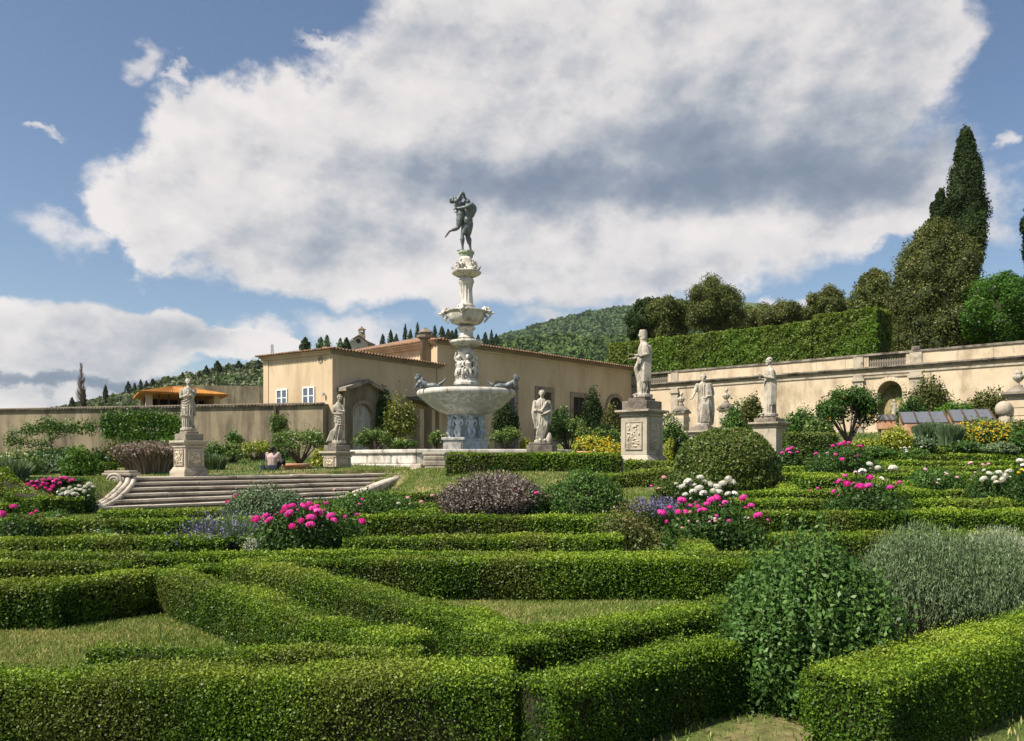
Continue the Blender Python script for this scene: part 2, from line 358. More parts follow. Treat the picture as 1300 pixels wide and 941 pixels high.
M['silver'] = leafmat('silver_leaf', [(0, (.055, .10, .038)), (.5, (.125, .185, .085)), (1, (.25, .32, .17))], trans=.15, rough=.8)
M['pale_silver'] = leafmat('pale_silver_leaf', [(0, (.17, .20, .13)), (.5, (.28, .32, .22)), (1, (.42, .45, .34))], trans=.15, rough=.8)
M['blue_green'] = leafmat('blue_green_leaf', [(0, (.05, .095, .042)), (.5, (.105, .17, .080)), (1, (.20, .27, .14))], trans=.2, rough=.6)
M['dry'] = leafmat('dry_spike', [(0, (.060, .045, .032)), (.45, (.15, .118, .095)), (.8, (.30, .25, .24)), (1, (.44, .38, .38))], trans=.1, rough=.9)
M['heath'] = leafmat('heath_spike', [(0, (.13, .13, .07)), (.5, (.27, .21, .18)), (1, (.42, .33, .31))], trans=.15, rough=.9)
M['purple'] = leafmat('purple_spike', [(0, (.09, .085, .15)), (.5, (.16, .145, .27)), (1, (.27, .24, .42))], trans=.2, rough=.8)
M['magenta'] = leafmat('magenta_petal', [(0, (.52, .010, .26)), (.5, (.78, .035, .46)), (1, (.90, .20, .64))], trans=.3, rough=.7)
M['rose'] = leafmat('rose_petal', [(0, (.60, .22, .34)), (.5, (.75, .40, .50)), (1, (.85, .62, .68))], trans=.25, rough=.7)
M['white_petal'] = leafmat('white_petal', [(0, (.50, .48, .42)), (.5, (.68, .67, .63)), (1, (.80, .79, .76))], trans=.2, rough=.7)
M['yellow_petal'] = leafmat('yellow_petal', [(0, (.55, .38, .01)), (.5, (.75, .55, .02)), (1, (.85, .70, .08))], trans=.2, rough=.7)
M['redtip'] = leafmat('red_tip_leaf', [(0, (.05, .09, .02)), (.55, (.12, .15, .035)), (1, (.26, .14, .06))], trans=.2)
M['grass'] = leafmat('grass_blade', [(0, (.08, .15, .018)), (.5, (.17, .25, .045)), (.8, (.34, .32, .12)), (1, (.48, .40, .20))], trans=.25, rough=.8)
M['wisteria'] = leafmat('wisteria_leaf', [(0, (.05, .08, .012)), (.5, (.13, .165, .025)), (1, (.36, .30, .045))])
M['cypress'] = leafmat('cypress_leaf', [(0, (.012, .026, .007)), (.5, (.026, .048, .012)), (1, (.055, .082, .022))], trans=.1, rough=.8, spec=.15)
M['oak'] = leafmat('oak_leaf', [(0, (.045, .062, .014)), (.5, (.10, .125, .028)), (1, (.17, .19, .050))], trans=.15, patch=.4, patch_col=(.14, .12, .035), patch_scale=.4, spec=.2)
M['olive_tree'] = leafmat('olive_tree_leaf', [(0, (.050, .062, .014)), (.5, (.095, .110, .026)), (1, (.165, .170, .05))], trans=.15, spec=.2)
M['bright_tree'] = leafmat('bright_tree_leaf', [(0, (.026, .075, .007)), (.5, (.065, .16, .014)), (1, (.16, .27, .036))], trans=.25, spec=.25)
M['tall_hedge'] = leafmat('tall_hedge_leaf', [(0, (.055, .095, .012)), (.5, (.125, .175, .025)), (1, (.24, .30, .055))], patch=.7, patch_col=(.085, .20, .015), patch_scale=.35, spec=.2)
M['wood_far'] = leafmat('wood_far', [(0, (.030, .062, .014)), (.5, (.058, .105, .022)), (1, (.10, .155, .036))], trans=.1, rough=.9)
M['wood_far2'] = leafmat('wood_far2', [(0, (.040, .080, .022)), (.5, (.060, .110, .030)), (1, (.085, .145, .040))], trans=.1, rough=.9)
M['olive_hill'] = leafmat('olive_hill', [(0, (.060, .080, .035)), (.5, (.12, .145, .070)), (1, (.20, .22, .11))], trans=.1, rough=.9)
M['hill'] = surf('hill_ground', (.045, .075, .025), (.10, .13, .05), scale=.05, rough=1, bump=0)
def ground_mat():
    m, N, L = new_mat('garden_ground')
    a = ramp(N, L, tex(N, L, .9, 8, .65), [(.38, (.075, .115, .03)), (.50, (.13, .15, .055)), (.60, (.30, .25, .14))])
    b = ramp(N, L, tex(N, L, 14, 6, .7), [(.3, (.55, .55, .5)), (.7, (1.25, 1.2, 1.1))])
    c = mix(N, L, 1.0, a, b, 'MULTIPLY')
    p = N.new('ShaderNodeBsdfPrincipled'); L.new(c, p.inputs['Base Color']); p.inputs['Roughness'].default_value = 1; p.inputs['Specular IOR Level'].default_value = .1
    bu = N.new('ShaderNodeBump'); bu.inputs['Strength'].default_value = .7; bu.inputs['Distance'].default_value = .03
    L.new(tex(N, L, 30, 6, .7), bu.inputs['Height']); L.new(bu.outputs[0], p.inputs['Normal'])
    o = N.new('ShaderNodeOutputMaterial'); L.new(p.outputs[0], o.inputs[0]); return m
M['ground'] = ground_mat()

# ---------------------------------------------------------------- helpers: leaves
def unit(a): return a/np.maximum(np.linalg.norm(a, axis=1, keepdims=True), 1e-9)
def leaf_geo(P, Nn, size, aspect=.55, bias=.9, tint=None, tjit=.5, up=0.0):
    n = len(P); size = np.broadcast_to(size, (n,))*R.uniform(.7, 1.3, n)
    d = unit(Nn*bias+R.normal(size=(n, 3))*.75)
    a = R.normal(size=(n, 3)); a[:, 2] += up*3; t = unit(a-d*np.sum(a*d, 1, keepdims=True)); b = np.cross(d, t)
    h = (size*.5)[:, None]; w = (size*.5*aspect)[:, None]; fold = (size*.10)[:, None]*d
    V = np.stack([P-t*h, P+b*w+t*h*.1-fold, P+t*h, P-b*w+t*h*.1-fold], 1).reshape(-1, 3)
    F = np.arange(4*n).reshape(n, 4)
    tt = np.clip((0.5 if tint is None else tint)+R.normal(size=n)*tjit*.4, 0, 1)
    return V, F, np.repeat(tt, 4)
def join_geo(gs):
    V, F, T, k = [], [], [], 0
    for v, f, t in gs: V.append(v); F.append(f+k); T.append(t); k += len(v)
    return np.concatenate(V), np.concatenate(F), np.concatenate(T)
def leaf_size(Y, s0): return max(s0, Y*.0031)

N_LEAF = [0]
def hedge(pts, width, height, label, group='clipped box hedges of the parterre', leaf=.017, mat='box', cover=1.9, name='box_hedge', z0=None, rough=.020, fresh_lit=.36, cat='hedge', bare_=True, inset=.035):
    pts = [np.array(p, float) for p in pts]; root = empty(name, (pts[0][0], pts[0][1], (tz(*pts[0]) if z0 is None else z0)), 0, label, cat, group)
    org = np.array(root.location); seed = R.uniform(0, 20)
    core = MB(); gs = []
    for i in range(len(pts)-1):
        p0, p1 = pts[i], pts[i+1]; L = np.linalg.norm(p1-p0); d = (p1-p0)/L; n = np.array((d[1], -d[0]))
        if i > 0: p0 = p0-d*width*.35; L += width*.35
        if i < len(pts)-2: L += width*.35
        nn = max(2, int(L/.5)+1)                       # core follows the ground
        rows = []
        for k in range(nn):
            q = p0+d*(.03+(L-.06)*k/(nn-1)); g = tz(*q) if z0 is None else z0
            hh = height-inset; ww = width/2-inset*.9
            rows.append([(q[0]+n[0]*a, q[1]+n[1]*a, g+z) for a, z in ((-ww, -.12), (-ww, hh*.93), (-ww*.85, hh), (ww*.85, hh), (ww, hh*.93), (ww, -.12))])
        v = [tuple(np.array(p)-org) for r in rows for p in r]; f = []
        for k in range(nn-1):
            for j in range(6): a = k*6+j; b = k*6+(j+1) % 6; f.append((a, b, b+6, a+6))
        f.append(tuple(range(5, -1, -1))); f.append(tuple((nn-1)*6+j for j in range(6)))
        core.add(v, f)
        mid = (p0+p1)/2; dist = max(2.5, math.hypot(*mid)); s = leaf_size(min(np.hypot(*p0), np.hypot(*p1), dist), leaf)
        for face in ('top', 'a', 'b', 'e0', 'e1'):
            if face == 'e0' and i > 0: continue
            if face == 'e1' and i < len(pts)-2: continue
            nrm = {'top': (0, 0), 'a': tuple(n), 'b': tuple(-n), 'e0': tuple(-d), 'e1': tuple(d)}[face]
            w_, h_ = {'top': (L, width), 'a': (L, height), 'b': (L, height), 'e0': (width, height), 'e1': (width, height)}[face]
            seen = 1.0 if face == 'top' or np.dot(nrm, -mid/np.linalg.norm(mid)) > -.05 else .35
            cnt = int(w_*h_*cover*seen/(s*s*.275)); 
            if cnt < 1: continue
            N_LEAF[0] += cnt
            u = R.uniform(0, w_, cnt); vv = R.uniform(0, h_, cnt)
            Pp = np.zeros((cnt, 3)); Nn = np.zeros((cnt, 3))
            if face == 'top':
                xy = p0+np.outer(u, d)+np.outer(vv-width/2, n); edge = np.minimum(vv, width-vv); zz = height-np.clip(.045-edge, 0, 1)**1.0*.7; Nn[:, 2] = 1
            elif face in 'ab':
                sg = 1 if face == 'a' else -1
                topd = height-vv; xy = p0+np.outer(u, d)+np.outer(sg*(width/2-np.clip(.04-topd, 0, 1)*.6+.02*np.sin(vv/height*PI)), n); zz = vv; Nn[:, :2] = n*sg; Nn[:, 2] = .25
            else:
                q = p0 if face == 'e0' else p0+d*L; sg = -1 if face == 'e0' else 1
                xy = q+np.outer(u-width/2, n); zz = vv; Nn[:, :2] = d*sg; Nn[:, 2] = .25
            g = terrain(xy[:, 0], xy[:, 1]) if z0 is None else z0
            Pp[:, :2] = xy; Pp[:, 2] = g+zz
            wv = wave(Pp, 5.5, seed); wv2 = wave(Pp, 1.3, seed+3)
            Pp += Nn*((wv*rough+wv2*rough*.9)[:, None])-Nn*(np.abs(R.normal(size=cnt))*.018)[:, None]+R.normal(size=(cnt, 3))*.006
            stick = R.uniform(size=cnt) < .035; Pp[stick] += Nn[stick]*R.uniform(0, .05, (stick.sum(), 1))
            if face != 'top' and bare_:                             # thin, leafless patches low on the flanks
                low = 1-zz/height; bare = (wave(Pp, 2.6, seed+9) > .58-.50*low**2) & (low > .22); keep = ~(bare & (R.uniform(size=cnt) < .62)); Pp, Nn = Pp[keep], Nn[keep]; zz = zz[keep]; wv = wv[keep]; wv2 = wv2[keep]
            tint = .28+.13*wv+.13*wv2+(fresh_lit if face == 'top' else .12*np.clip(zz/height, 0, 1)**3)  # top: new growth plus sunlight put into the tint; flanks tinted darker as shade
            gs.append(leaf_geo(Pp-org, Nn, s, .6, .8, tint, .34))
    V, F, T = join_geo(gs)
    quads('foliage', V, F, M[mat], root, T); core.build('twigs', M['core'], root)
    return root

def ellip_pts(n, c, r, seed, lump=.12, lf=None, zmin=None, shell=(.80, 1.02)):
    d = unit(R.normal(size=(n, 3))); r = np.array(r)
    lf = lf or 3.2/max(r)
    k = 1+lump*wave(d*max(r), lf, seed)+lump*.6*wave(d*max(r), lf*2.7, seed+2)
    q = R.uniform(shell[0], shell[1], n)*k
    P = np.array(c)+d*r*q[:, None]; Nn = unit(d/r)
    if zmin is not None:
        keep = P[:, 2] > zmin; P, Nn, d = P[keep], Nn[keep], d[keep]
    return P, Nn
def core_ball(mb, c, r, seed, lump, k=.80, zmin=None):
    seg, rings = 18, 12; n0 = len(mb.v); v = []
    for j in range(rings+1):
        t = PI*j/rings
        for a in range(seg):
            v.append((math.sin(t)*math.cos(2*PI*a/seg), math.sin(t)*math.sin(2*PI*a/seg), -math.cos(t)))
    v = np.array(v); lf = 3.2/max(r); q = k*(1+lump*wave(v*max(r), lf, seed)+lump*.6*wave(v*max(r), lf*2.7, seed+2))
    P = np.array(c)+v*np.array(r)*q[:, None]
    if zmin is not None: P[:, 2] = np.maximum(P[:, 2], zmin)
    mb.v += [tuple(p) for p in P]
    for j in range(rings):
        for a in range(seg):
            A = n0+j*seg+a; B = n0+j*seg+(a+1) % seg; mb.f.append((A, B, B+seg, A+seg))
def bush(label, lobes, mat, loc, leaf=.03, cover=1.5, aspect=.55, lump=.12, name='shrub', group=None, cat='shrub', core=True, corek=.78, stem=True, shell=(.80, 1.02), up=0.0, tintup=.12, dist=None, coremat='core', bias=.9):
    root = empty(name, loc, 0, label, cat, group); Y = dist or max(3, math.hypot(loc[0], loc[1])); s = leaf_size(Y, leaf)
    gs = []; mb = MB()
    for c, r in lobes:
        seed = R.uniform(0, 30); area = 4*PI*((r[0]*r[1])**1.6/3+(r[0]*r[2])**1.6/3+(r[1]*r[2])**1.6/3)**(1/1.6)
        n = int(area*cover/(s*s*aspect*.5)); n = min(n, 90000); N_LEAF[0] += n
        P, Nn = ellip_pts(n, c, r, seed, lump, zmin=.0, shell=shell)
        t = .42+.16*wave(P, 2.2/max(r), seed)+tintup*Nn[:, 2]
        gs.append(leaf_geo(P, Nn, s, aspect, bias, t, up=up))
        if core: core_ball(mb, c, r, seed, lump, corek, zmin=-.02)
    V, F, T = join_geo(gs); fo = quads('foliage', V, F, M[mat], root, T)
    if core: mb.build('branches', M[coremat], root, True)
    if stem:
        sm = MB(); h = min(c[2] for c, r in lobes)
        for c, r in lobes[:6]:
            sm.tube([(c[0]*.1, c[1]*.1, -.05), (c[0]*.5, c[1]*.5, max(.02, c[2]*.5)), (c[0], c[1], c[2])], [.02+.01*h, .016, .008], 6)
        sm.build('stem', M['bark'], root, True)
    return root
def blades(n, base_r, height, spread, width, seed=0, curve=.3, shape=1.0, droop=0.0):
    """upright blades or flower spikes from a tuft: each a two-segment strip"""
    a = R.uniform(0, 2*PI, n); rr = np.sqrt(R.uniform(0, 1, n)); bx = np.stack([rr*np.cos(a)*base_r[0], rr*np.sin(a)*base_r[1], np.zeros(n)], 1)
    h = height*R.uniform(.65, 1.05, n)*(1-(1-shape)*rr**2)
    out = np.stack([np.cos(a), np.sin(a), np.zeros(n)], 1)*(rr*spread)[:, None]+R.normal(size=(n, 3))*.12*spread; out[:, 2] = 0
    p0 = bx; p1 = bx+out*.35*h[:, None]+np.stack([0*h, 0*h, h*.55], 1); p2 = bx+out*h[:, None]*(1+curve)+np.stack([0*h, 0*h, h*(1-droop)], 1)
    sd = unit(np.cross(np.broadcast_to((0, 0, 1.), (n, 3)), unit(out+R.normal(size=(n, 3))*.8))); w = width*R.uniform(.7, 1.3, n)[:, None]/2
    V = np.stack([p0-sd*w, p0+sd*w, p1+sd*w, p1-sd*w, p2+sd*w*.35, p2-sd*w*.35], 1).reshape(-1, 3)
    k = (np.arange(n)*6)[:, None]; F = np.concatenate([k+np.array([0, 1, 2, 3]), k+np.array([3, 2, 4, 5])])
    return V, F, p1, p2
def tuft(label, loc, base_r, height, mat, n=600, spread=.5, width=.012, name='plant', cat='plant', group=None, spike=None, spike_n=0, shape=.75, dome=True, core=True, leafy=0, leaf_s=.02):
    root = empty(name, loc, 0, label, cat, group); Y = max(3, math.hypot(loc[0], loc[1])); width = max(width, Y*.0012)
    V, F, p1, p2 = blades(n, base_r, height, spread, width, shape=shape); T = np.repeat(np.clip(.5+.25*R.normal(size=n), 0, 1), 6); N_LEAF[0] += 2*n
    quads('foliage', V, F, M[mat], root, T)
    if core:
        mb = MB(); core_ball(mb, (0, 0, height*.28), (base_r[0]*.95, base_r[1]*.95, height*.42), 1, .05, .95, zmin=-.02); mb.build('branches', M['core'], root, True)
    if spike and spike_n:
        idx = R.integers(0, n, spike_n); q = p2[idx]; d = unit(p2[idx]-p1[idx]); k = 7
        P = (q[:, None, :]+d[:, None, :]*(np.linspace(-.02, .16*height+.03, k))[None, :, None]).reshape(-1, 3)
        P += R.normal(size=P.shape)*.006; v, f, t = leaf_geo(P, unit(R.normal(size=P.shape)), max(.016, Y*.0028), .7)
        tag(quads('flower_spikes', v, f, M[spike], root, t), kind='stuff')
    return root
# ---------------------------------------------------------------- ground
def axis(fine0, fine1, step, lo, hi, grow=1.22):
    a = list(np.arange(fine0, fine1+1e-6, step)); s = step
    while a[-1] < hi: s *= grow; a.append(a[-1]+s)
    s = step; b = []; x = fine0
    while x > lo: s *= grow; x -= s; b.append(x)
    return np.array(b[::-1]+a)
def build_ground():
    xs = axis(-24, 34, .3, -3500, 3500); ys = axis(-2, 62, .3, -800, 4500)
    X, Y = np.meshgrid(xs, ys); Z = terrain(X, Y)
    far = smooth(np.hypot(X, Y), 90, 400); Z = Z*(1-far)+1.0*far
    nx, ny = len(xs), len(ys); V = np.stack([X, Y, Z], -1).reshape(-1, 3)
    i, j = np.meshgrid(np.arange(nx-1), np.arange(ny-1)); a = (j*nx+i).ravel(); F = np.stack([a, a+1, a+nx+1, a+nx], 1)
    tag(quads('ground', V, F, M['ground'], smooth_=True), kind='structure')
build_ground()

# ---------------------------------------------------------------- stairs
SA, SB = np.array((-8.66, 18.5)), np.array((-2.95, 25.14)); SC, SD = np.array((-8.24, 16.2)), np.array((-4.25, 20.85))
def stairs():
    root = empty('stone_staircase', (SC[0], SC[1], .24), 0, 'wide weathered stone flight of steps up to the fountain terrace', 'staircase')
    n = 6; o = np.array((SC[0], SC[1])); z0, z1 = .22, .875; h = (z1-z0)/n
    for k in range(n):
        t0, t1 = k/n, (k+1)/n
        f0, f1 = SC+(SA-SC)*t0, SD+(SB-SD)*t0; b0, b1 = SC+(SA-SC)*t1, SD+(SB-SD)*t1
        dn = (f1-f0)/np.linalg.norm(f1-f0); nr = np.array((dn[1], -dn[0]))
        if k == n-1: b0, b1 = b0-nr*.55, b1-nr*.55
        cuts = [0]; 
        while cuts[-1] < 1: cuts.append(cuts[-1]+random.uniform(.13, .26))
        cuts[-1] = 1
        if cuts[-1]-cuts[-2] < .06: cuts.pop(-2)
        zt = z0+h*(k+1)
        for a, b in zip(cuts[:-1], cuts[1:]):
            g = .0012; a_, b_ = a+g, b-g; nose = .05+random.uniform(-.012, .012); dz = random.uniform(-.006, .006)
            m = 5; fr = [f0+(f1-f0)*(a_+(b_-a_)*i/m)+nr*(nose+random.uniform(-.010, .004)) for i in range(m+1)]
            bk = [b0+(b1-b0)*(b_+(a_-b_)*i/m)-nr*.02 for i in range(m+1)]
            mb = MB(); mb.prism([tuple(p-o) for p in fr]+[tuple(p-o) for p in bk], zt-.055+dz-.24, zt+dz-.24)
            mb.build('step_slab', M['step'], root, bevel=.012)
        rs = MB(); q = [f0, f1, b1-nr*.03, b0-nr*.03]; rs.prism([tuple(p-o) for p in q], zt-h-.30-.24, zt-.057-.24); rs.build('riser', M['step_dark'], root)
    # right string: a sloping flat kerb with an end block
    def sweep(name, pts, w, th, mat, par, rnd=False):
        mb = MB(); P = [Vector(p) for p in pts]; v = []
        for i, p in enumerate(P):
            d = (P[min(i+1, len(P)-1)]-P[max(i-1, 0)]); d.z = 0; d.normalize(); s = Vector((d.y, -d.x, 0))
            prof = [(-w/2, -th), (-w/2, -.04), (-w/2+.035, 0), (0, .012), (w/2-.035, 0), (w/2, -.04), (w/2, -th)]
            v += [tuple(p+s*a+Vector((0, 0, b))) for a, b in prof]
        f = []; k = 7
        for i in range(len(P)-1):
            for j in range(k): a = i*k+j; b = i*k+(j+1) % k; f.append((a, a+k, b+k, b))
        f.append(tuple(range(k))); f.append(tuple(len(P)*k-1-j for j in range(k)))
        mb.add(v, f); return mb.build(name, mat, par, bevel=.006)
    L = lambda x, y, z: (x-o[0], y-o[1], z-.24)
    p0 = SD+np.array((.0, -.12)); p1 = SB+np.array((.05, -.15))
    for a, b in ((0, .24), (.245, .5), (.505, .76), (.765, 1)):
        pts = [L(*(p0+(p1-p0)*t), .36+(1.03-.36)*t) for t in np.linspace(a, b, 5)]
        sweep('kerb_stone', pts, .30, .55, M['step'], root)
    bl = MB(); bl.box(-.32, .32, -.24, .24, -.6, .10); c = p1+np.array((.18, .05)); b_ = bl.build('end_block', M['sandstone'], root, bevel=.03); b_.location = L(*c, 1.06); b_.rotation_euler = (0, 0, .86)
    # left string: curved scroll
    top = at(158, 601, 18.3); pts = []
    for px, py, Y in ((160, 603, 18.2), (163, 608, 18.0), (160, 616, 17.7), (152, 625, 17.3), (142, 634, 16.9), (130, 641, 16.5), (118, 646, 16.2), (107, 649, 16.0), (100, 648, 15.95), (98, 644, 16.0)):
        p = at(px, py, Y); pts.append(p)
    for off, r in ((-.11, .05), (0, .062), (.11, .05)):
        tb = MB(); tb.tube([L(p.x+off*.9, p.y+off*.5, p.z) for p in pts], [r]*len(pts), 8); tb.build('scroll_moulding', M['step'], root, True)
    sp = []
    for i in range(40):
        a = i*.36; r = .17*(1-i/46); sp.append((r*math.cos(a), 0, r*math.sin(a)))
    c = at(149, 611, 17.9); vb = MB(); vb.tube([L(c.x+x, c.y-.16, c.z+z) for x, y, z in sp], [.035]*len(sp), 8); vb.build('volute', M['step'], root, True)
    e = at(101, 646, 15.9); eb = MB(); eb.ball(L(e.x, e.y, e.z), (.12, .11, .07)); eb.build('scroll_end', M['step'], root, True)
    bb = MB(); c = at(153, 612, 18.1); bb.box(-.26, .26, -.15, .22, -.45, .14); bb.box(-.32, .32, -.2, .26, .14, .2); bb.box(-.28, .28, -.17, .23, .2, .25)
    q = bb.build('scroll_block', M['sandstone'], root, bevel=.015); q.location = L(c.x, c.y, c.z)
    q.location.z += .0
    # string wall under the scroll
    wl = MB(); W_ = [(p.x, p.y, p.z) for p in pts[:8]]; v = []; 
    for x, y, z in W_: v += [L(x-.12, y, z-.02), L(x+.12, y+.05, z-.02), L(x+.12, y+.05, 0.0), L(x-.12, y, 0.0)]
    f = []
    for i in range(len(W_)-1):
        for j in range(4): a = i*4+j; b_ = i*4+(j+1) % 4; f.append((a, a+4, b_+4, b_))
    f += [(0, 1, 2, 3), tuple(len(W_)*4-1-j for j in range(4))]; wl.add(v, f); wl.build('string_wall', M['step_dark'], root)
stairs()

# ---------------------------------------------------------------- figures
def hand(mb, w, d, s=1.0, curl=.4, side=1, spread=1.0):
    """palm and five fingers from wrist w in direction d"""
    w = Vector(w); d = Vector(d).normalized(); up = Vector((0, 0, 1)) if abs(d.z) < .8 else Vector((0, -1, 0)); sd = d.cross(up).normalized(); dn = sd.cross(d).normalized()*-1
    mb.tube([w, w+d*.05*s, w+d*.09*s], [.026*s, .040*s, .036*s], 8, flat=.55)
    for i, (o, l) in enumerate(((-.030, .060), (-.010, .074), (.010, .070), (.030, .055))):
        b = w+d*.09*s+sd*o*s*spread; m_ = b+d*l*.5*s+dn*curl*.010*s; e = m_+d*l*.45*s+dn*curl*.03*s
        mb.tube([b, m_, e], [.0095*s, .0088*s, .0072*s], 6)
    b = w+d*.035*s-sd*.03*side*s; mb.tube([b, b+(d*.6-sd*side*.8).normalized()*.04*s, b+(d*.9-sd*side*.6).normalized()*.065*s], [.012*s, .010*s, .008*s], 6)
def head(mb, c, s=1.0, face=(0, -1, 0), tilt=None, hair=1, beard=False, veil=False):
    c = Vector(c); f = Vector(face).normalized(); u = Vector((0, 0, 1)) if tilt is None else Vector(tilt).normalized(); f = (f-u*f.dot(u)).normalized(); r = f.cross(u).normalized()
    def P(a, b, k): return c+r*a*s+f*b*s+u*k*s
    mb.ball(P(0, -.012, .018), .088*s, 14, 10); mb.ball(P(0, .022, -.03), .070*s, 12, 9); mb.ball(P(0, .035, -.078), .042*s, 10, 8)
    mb.tube([P(0, .082, .015), P(0, .102, -.018)], [.010*s, .017*s], 6)                  # nose
    for k in (-1, 1):
        mb.ball(P(.030*k, .072, .022), .013*s, 8, 6); mb.tube([P(.012*k, .085, .040), P(.05*k, .066, .040)], [.009*s, .008*s], 6)
        mb.ball(P(.085*k, -.005, -.005), (.014*s, .02*s, .028*s), 8, 6)
    mb.tube([P(-.022, .083, -.052), P(.022, .083, -.052)], [.008*s, .008*s], 6)
    if hair:
        for i in range(26):
            a = R.uniform(0, 2*PI); e = R.uniform(.15, 1.5); x = math.cos(a)*math.cos(e); y = math.sin(a)*math.cos(e); z = math.sin(e)
            if y > .35 and z < .75: continue
            mb.ball(P(x*.088, y*.09-.012, z*.088+.018), R.uniform(.018, .028)*s, 6, 5)
    if beard:
        for i in range(12): mb.ball(P(R.uniform(-.04, .04), R.uniform(.03, .07), R.uniform(-.12, -.06)), .02*s, 6, 5)
def limb(mb, pts, kind, s=1.0, m=1.0):
    a, b, c = [Vector(p) for p in pts]
    if kind == 'leg':
        mb.tube([a, a.lerp(b, .35), a.lerp(b, .8), b, b.lerp(c, .3), b.lerp(c, .75), c], [.092*s*m, .088*s*m, .062*s*m, .056*s, .060*s*m, .040*s, .034*s], 10)
    else:
        mb.tube([a, a.lerp(b, .4), a.lerp(b, .85), b, b.lerp(c, .3), c], [.054*s*m, .052*s*m, .040*s, .038*s, .040*s*m, .026*s], 9)
def foot(mb, ankle, d, s=1.0):
    a = Vector(ankle); d = Vector(d).normalized(); mb.tube([a-d*.03*s+Vector((0, 0, -.02*s)), a+d*.06*s+Vector((0, 0, -.035*s)), a+d*.16*s+Vector((0, 0, -.055*s))], [.036*s, .036*s, .024*s], 8)
def torso(mb, pel, wai, che, nec, hd, s=1.0, m=1.0, wide=Vector((1, 0, 0))):
    P = [Vector(p) for p in (pel, wai, che, nec)]
    w = Vector(wide).normalized()
    for k in (-1, 1):                       # two side-by-side masses give the trunk its width
        mb.tube([P[0]+w*.065*s*k, P[1]+w*.055*s*k, P[2]+w*.085*s*k, P[2].lerp(P[3], .55)+w*.075*s*k], [.098*s*m, .088*s*m, .108*s*m, .065*s*m], 12)
        mb.ball(P[2].lerp(P[3], .45)+w*.175*s*k, .062*s*m, 10, 8)
    mb.tube([P[0], P[1], P[2], P[3]], [.105*s*m, .095*s*m, .115*s*m, .060*s*m], 12)
    mb.tube([P[3]-(P[3]-P[2]).normalized()*.05*s, Vector(hd)], [.052*s, .048*s], 10)

def folded(mb, rings, seg=72, folds=11, amp=.040, twist=1.2, seed=0.0, sharp=True):
    """robe: rings (z, cx, cy, rx, ry, fold strength) lofted with pleats that wander with height"""
    zs = [r[0] for r in rings]; n = 46; n0 = len(mb.v)
    for j in range(n):
        z = zs[0]+(zs[-1]-zs[0])*j/(n-1); cx, cy, rx, ry, fa = [float(np.interp(z, zs, [r[q] for r in rings])) for q in range(1, 6)]
        for k in range(seg):
            a = 2*PI*k/seg; w = math.sin(folds*a+twist*math.sin(2*a+z*2+seed)+z*1.7+seed*2); w2 = math.sin((folds*1.7)*a-z*3.1+seed)
            f = ((1-abs(w))*1.6-.7 if sharp else w)*fa*amp+w2*fa*amp*.35
            mb.v.append((cx+(rx+f)*math.cos(a), cy+(ry+f)*math.sin(a), z))
    for j in range(n-1):
        for k in range(seg): A = n0+j*seg+k; B = n0+j*seg+(k+1) % seg; mb.f.append((A, B, B+seg, A+seg))
    mb.f.append(tuple(n0+seg-1-k for k in range(seg))); mb.f.append(tuple(n0+(n-1)*seg+k for k in range(seg)))
def sash(mb, a, b, r, n, bow, out=.0, rad=.024, seed=0):
    """n cloth folds running across the front from a to b on an elliptic body of radii r"""
    for i in range(n):
        t = i/max(1, n-1); off = Vector((0, 0, -.075*i)); A = Vector(a)+off*1.0; B = Vector(b)+off*1.15; pts = []
        for k in range(9):
            q = k/8; x = A.x+(B.x-A.x)*q; z = A.z+(B.z-A.z)*q-bow*math.sin(PI*q)*(1+.3*i); y = -math.sqrt(max(.03, 1-(x/(r[0]*1.12))**2))*r[1]-out; pts.append((x, y, z))
        mb.tube(pts, [rad*random.uniform(.7, 1.2)*(1-.4*abs(k/8-.5)) for k in range(9)], 7)

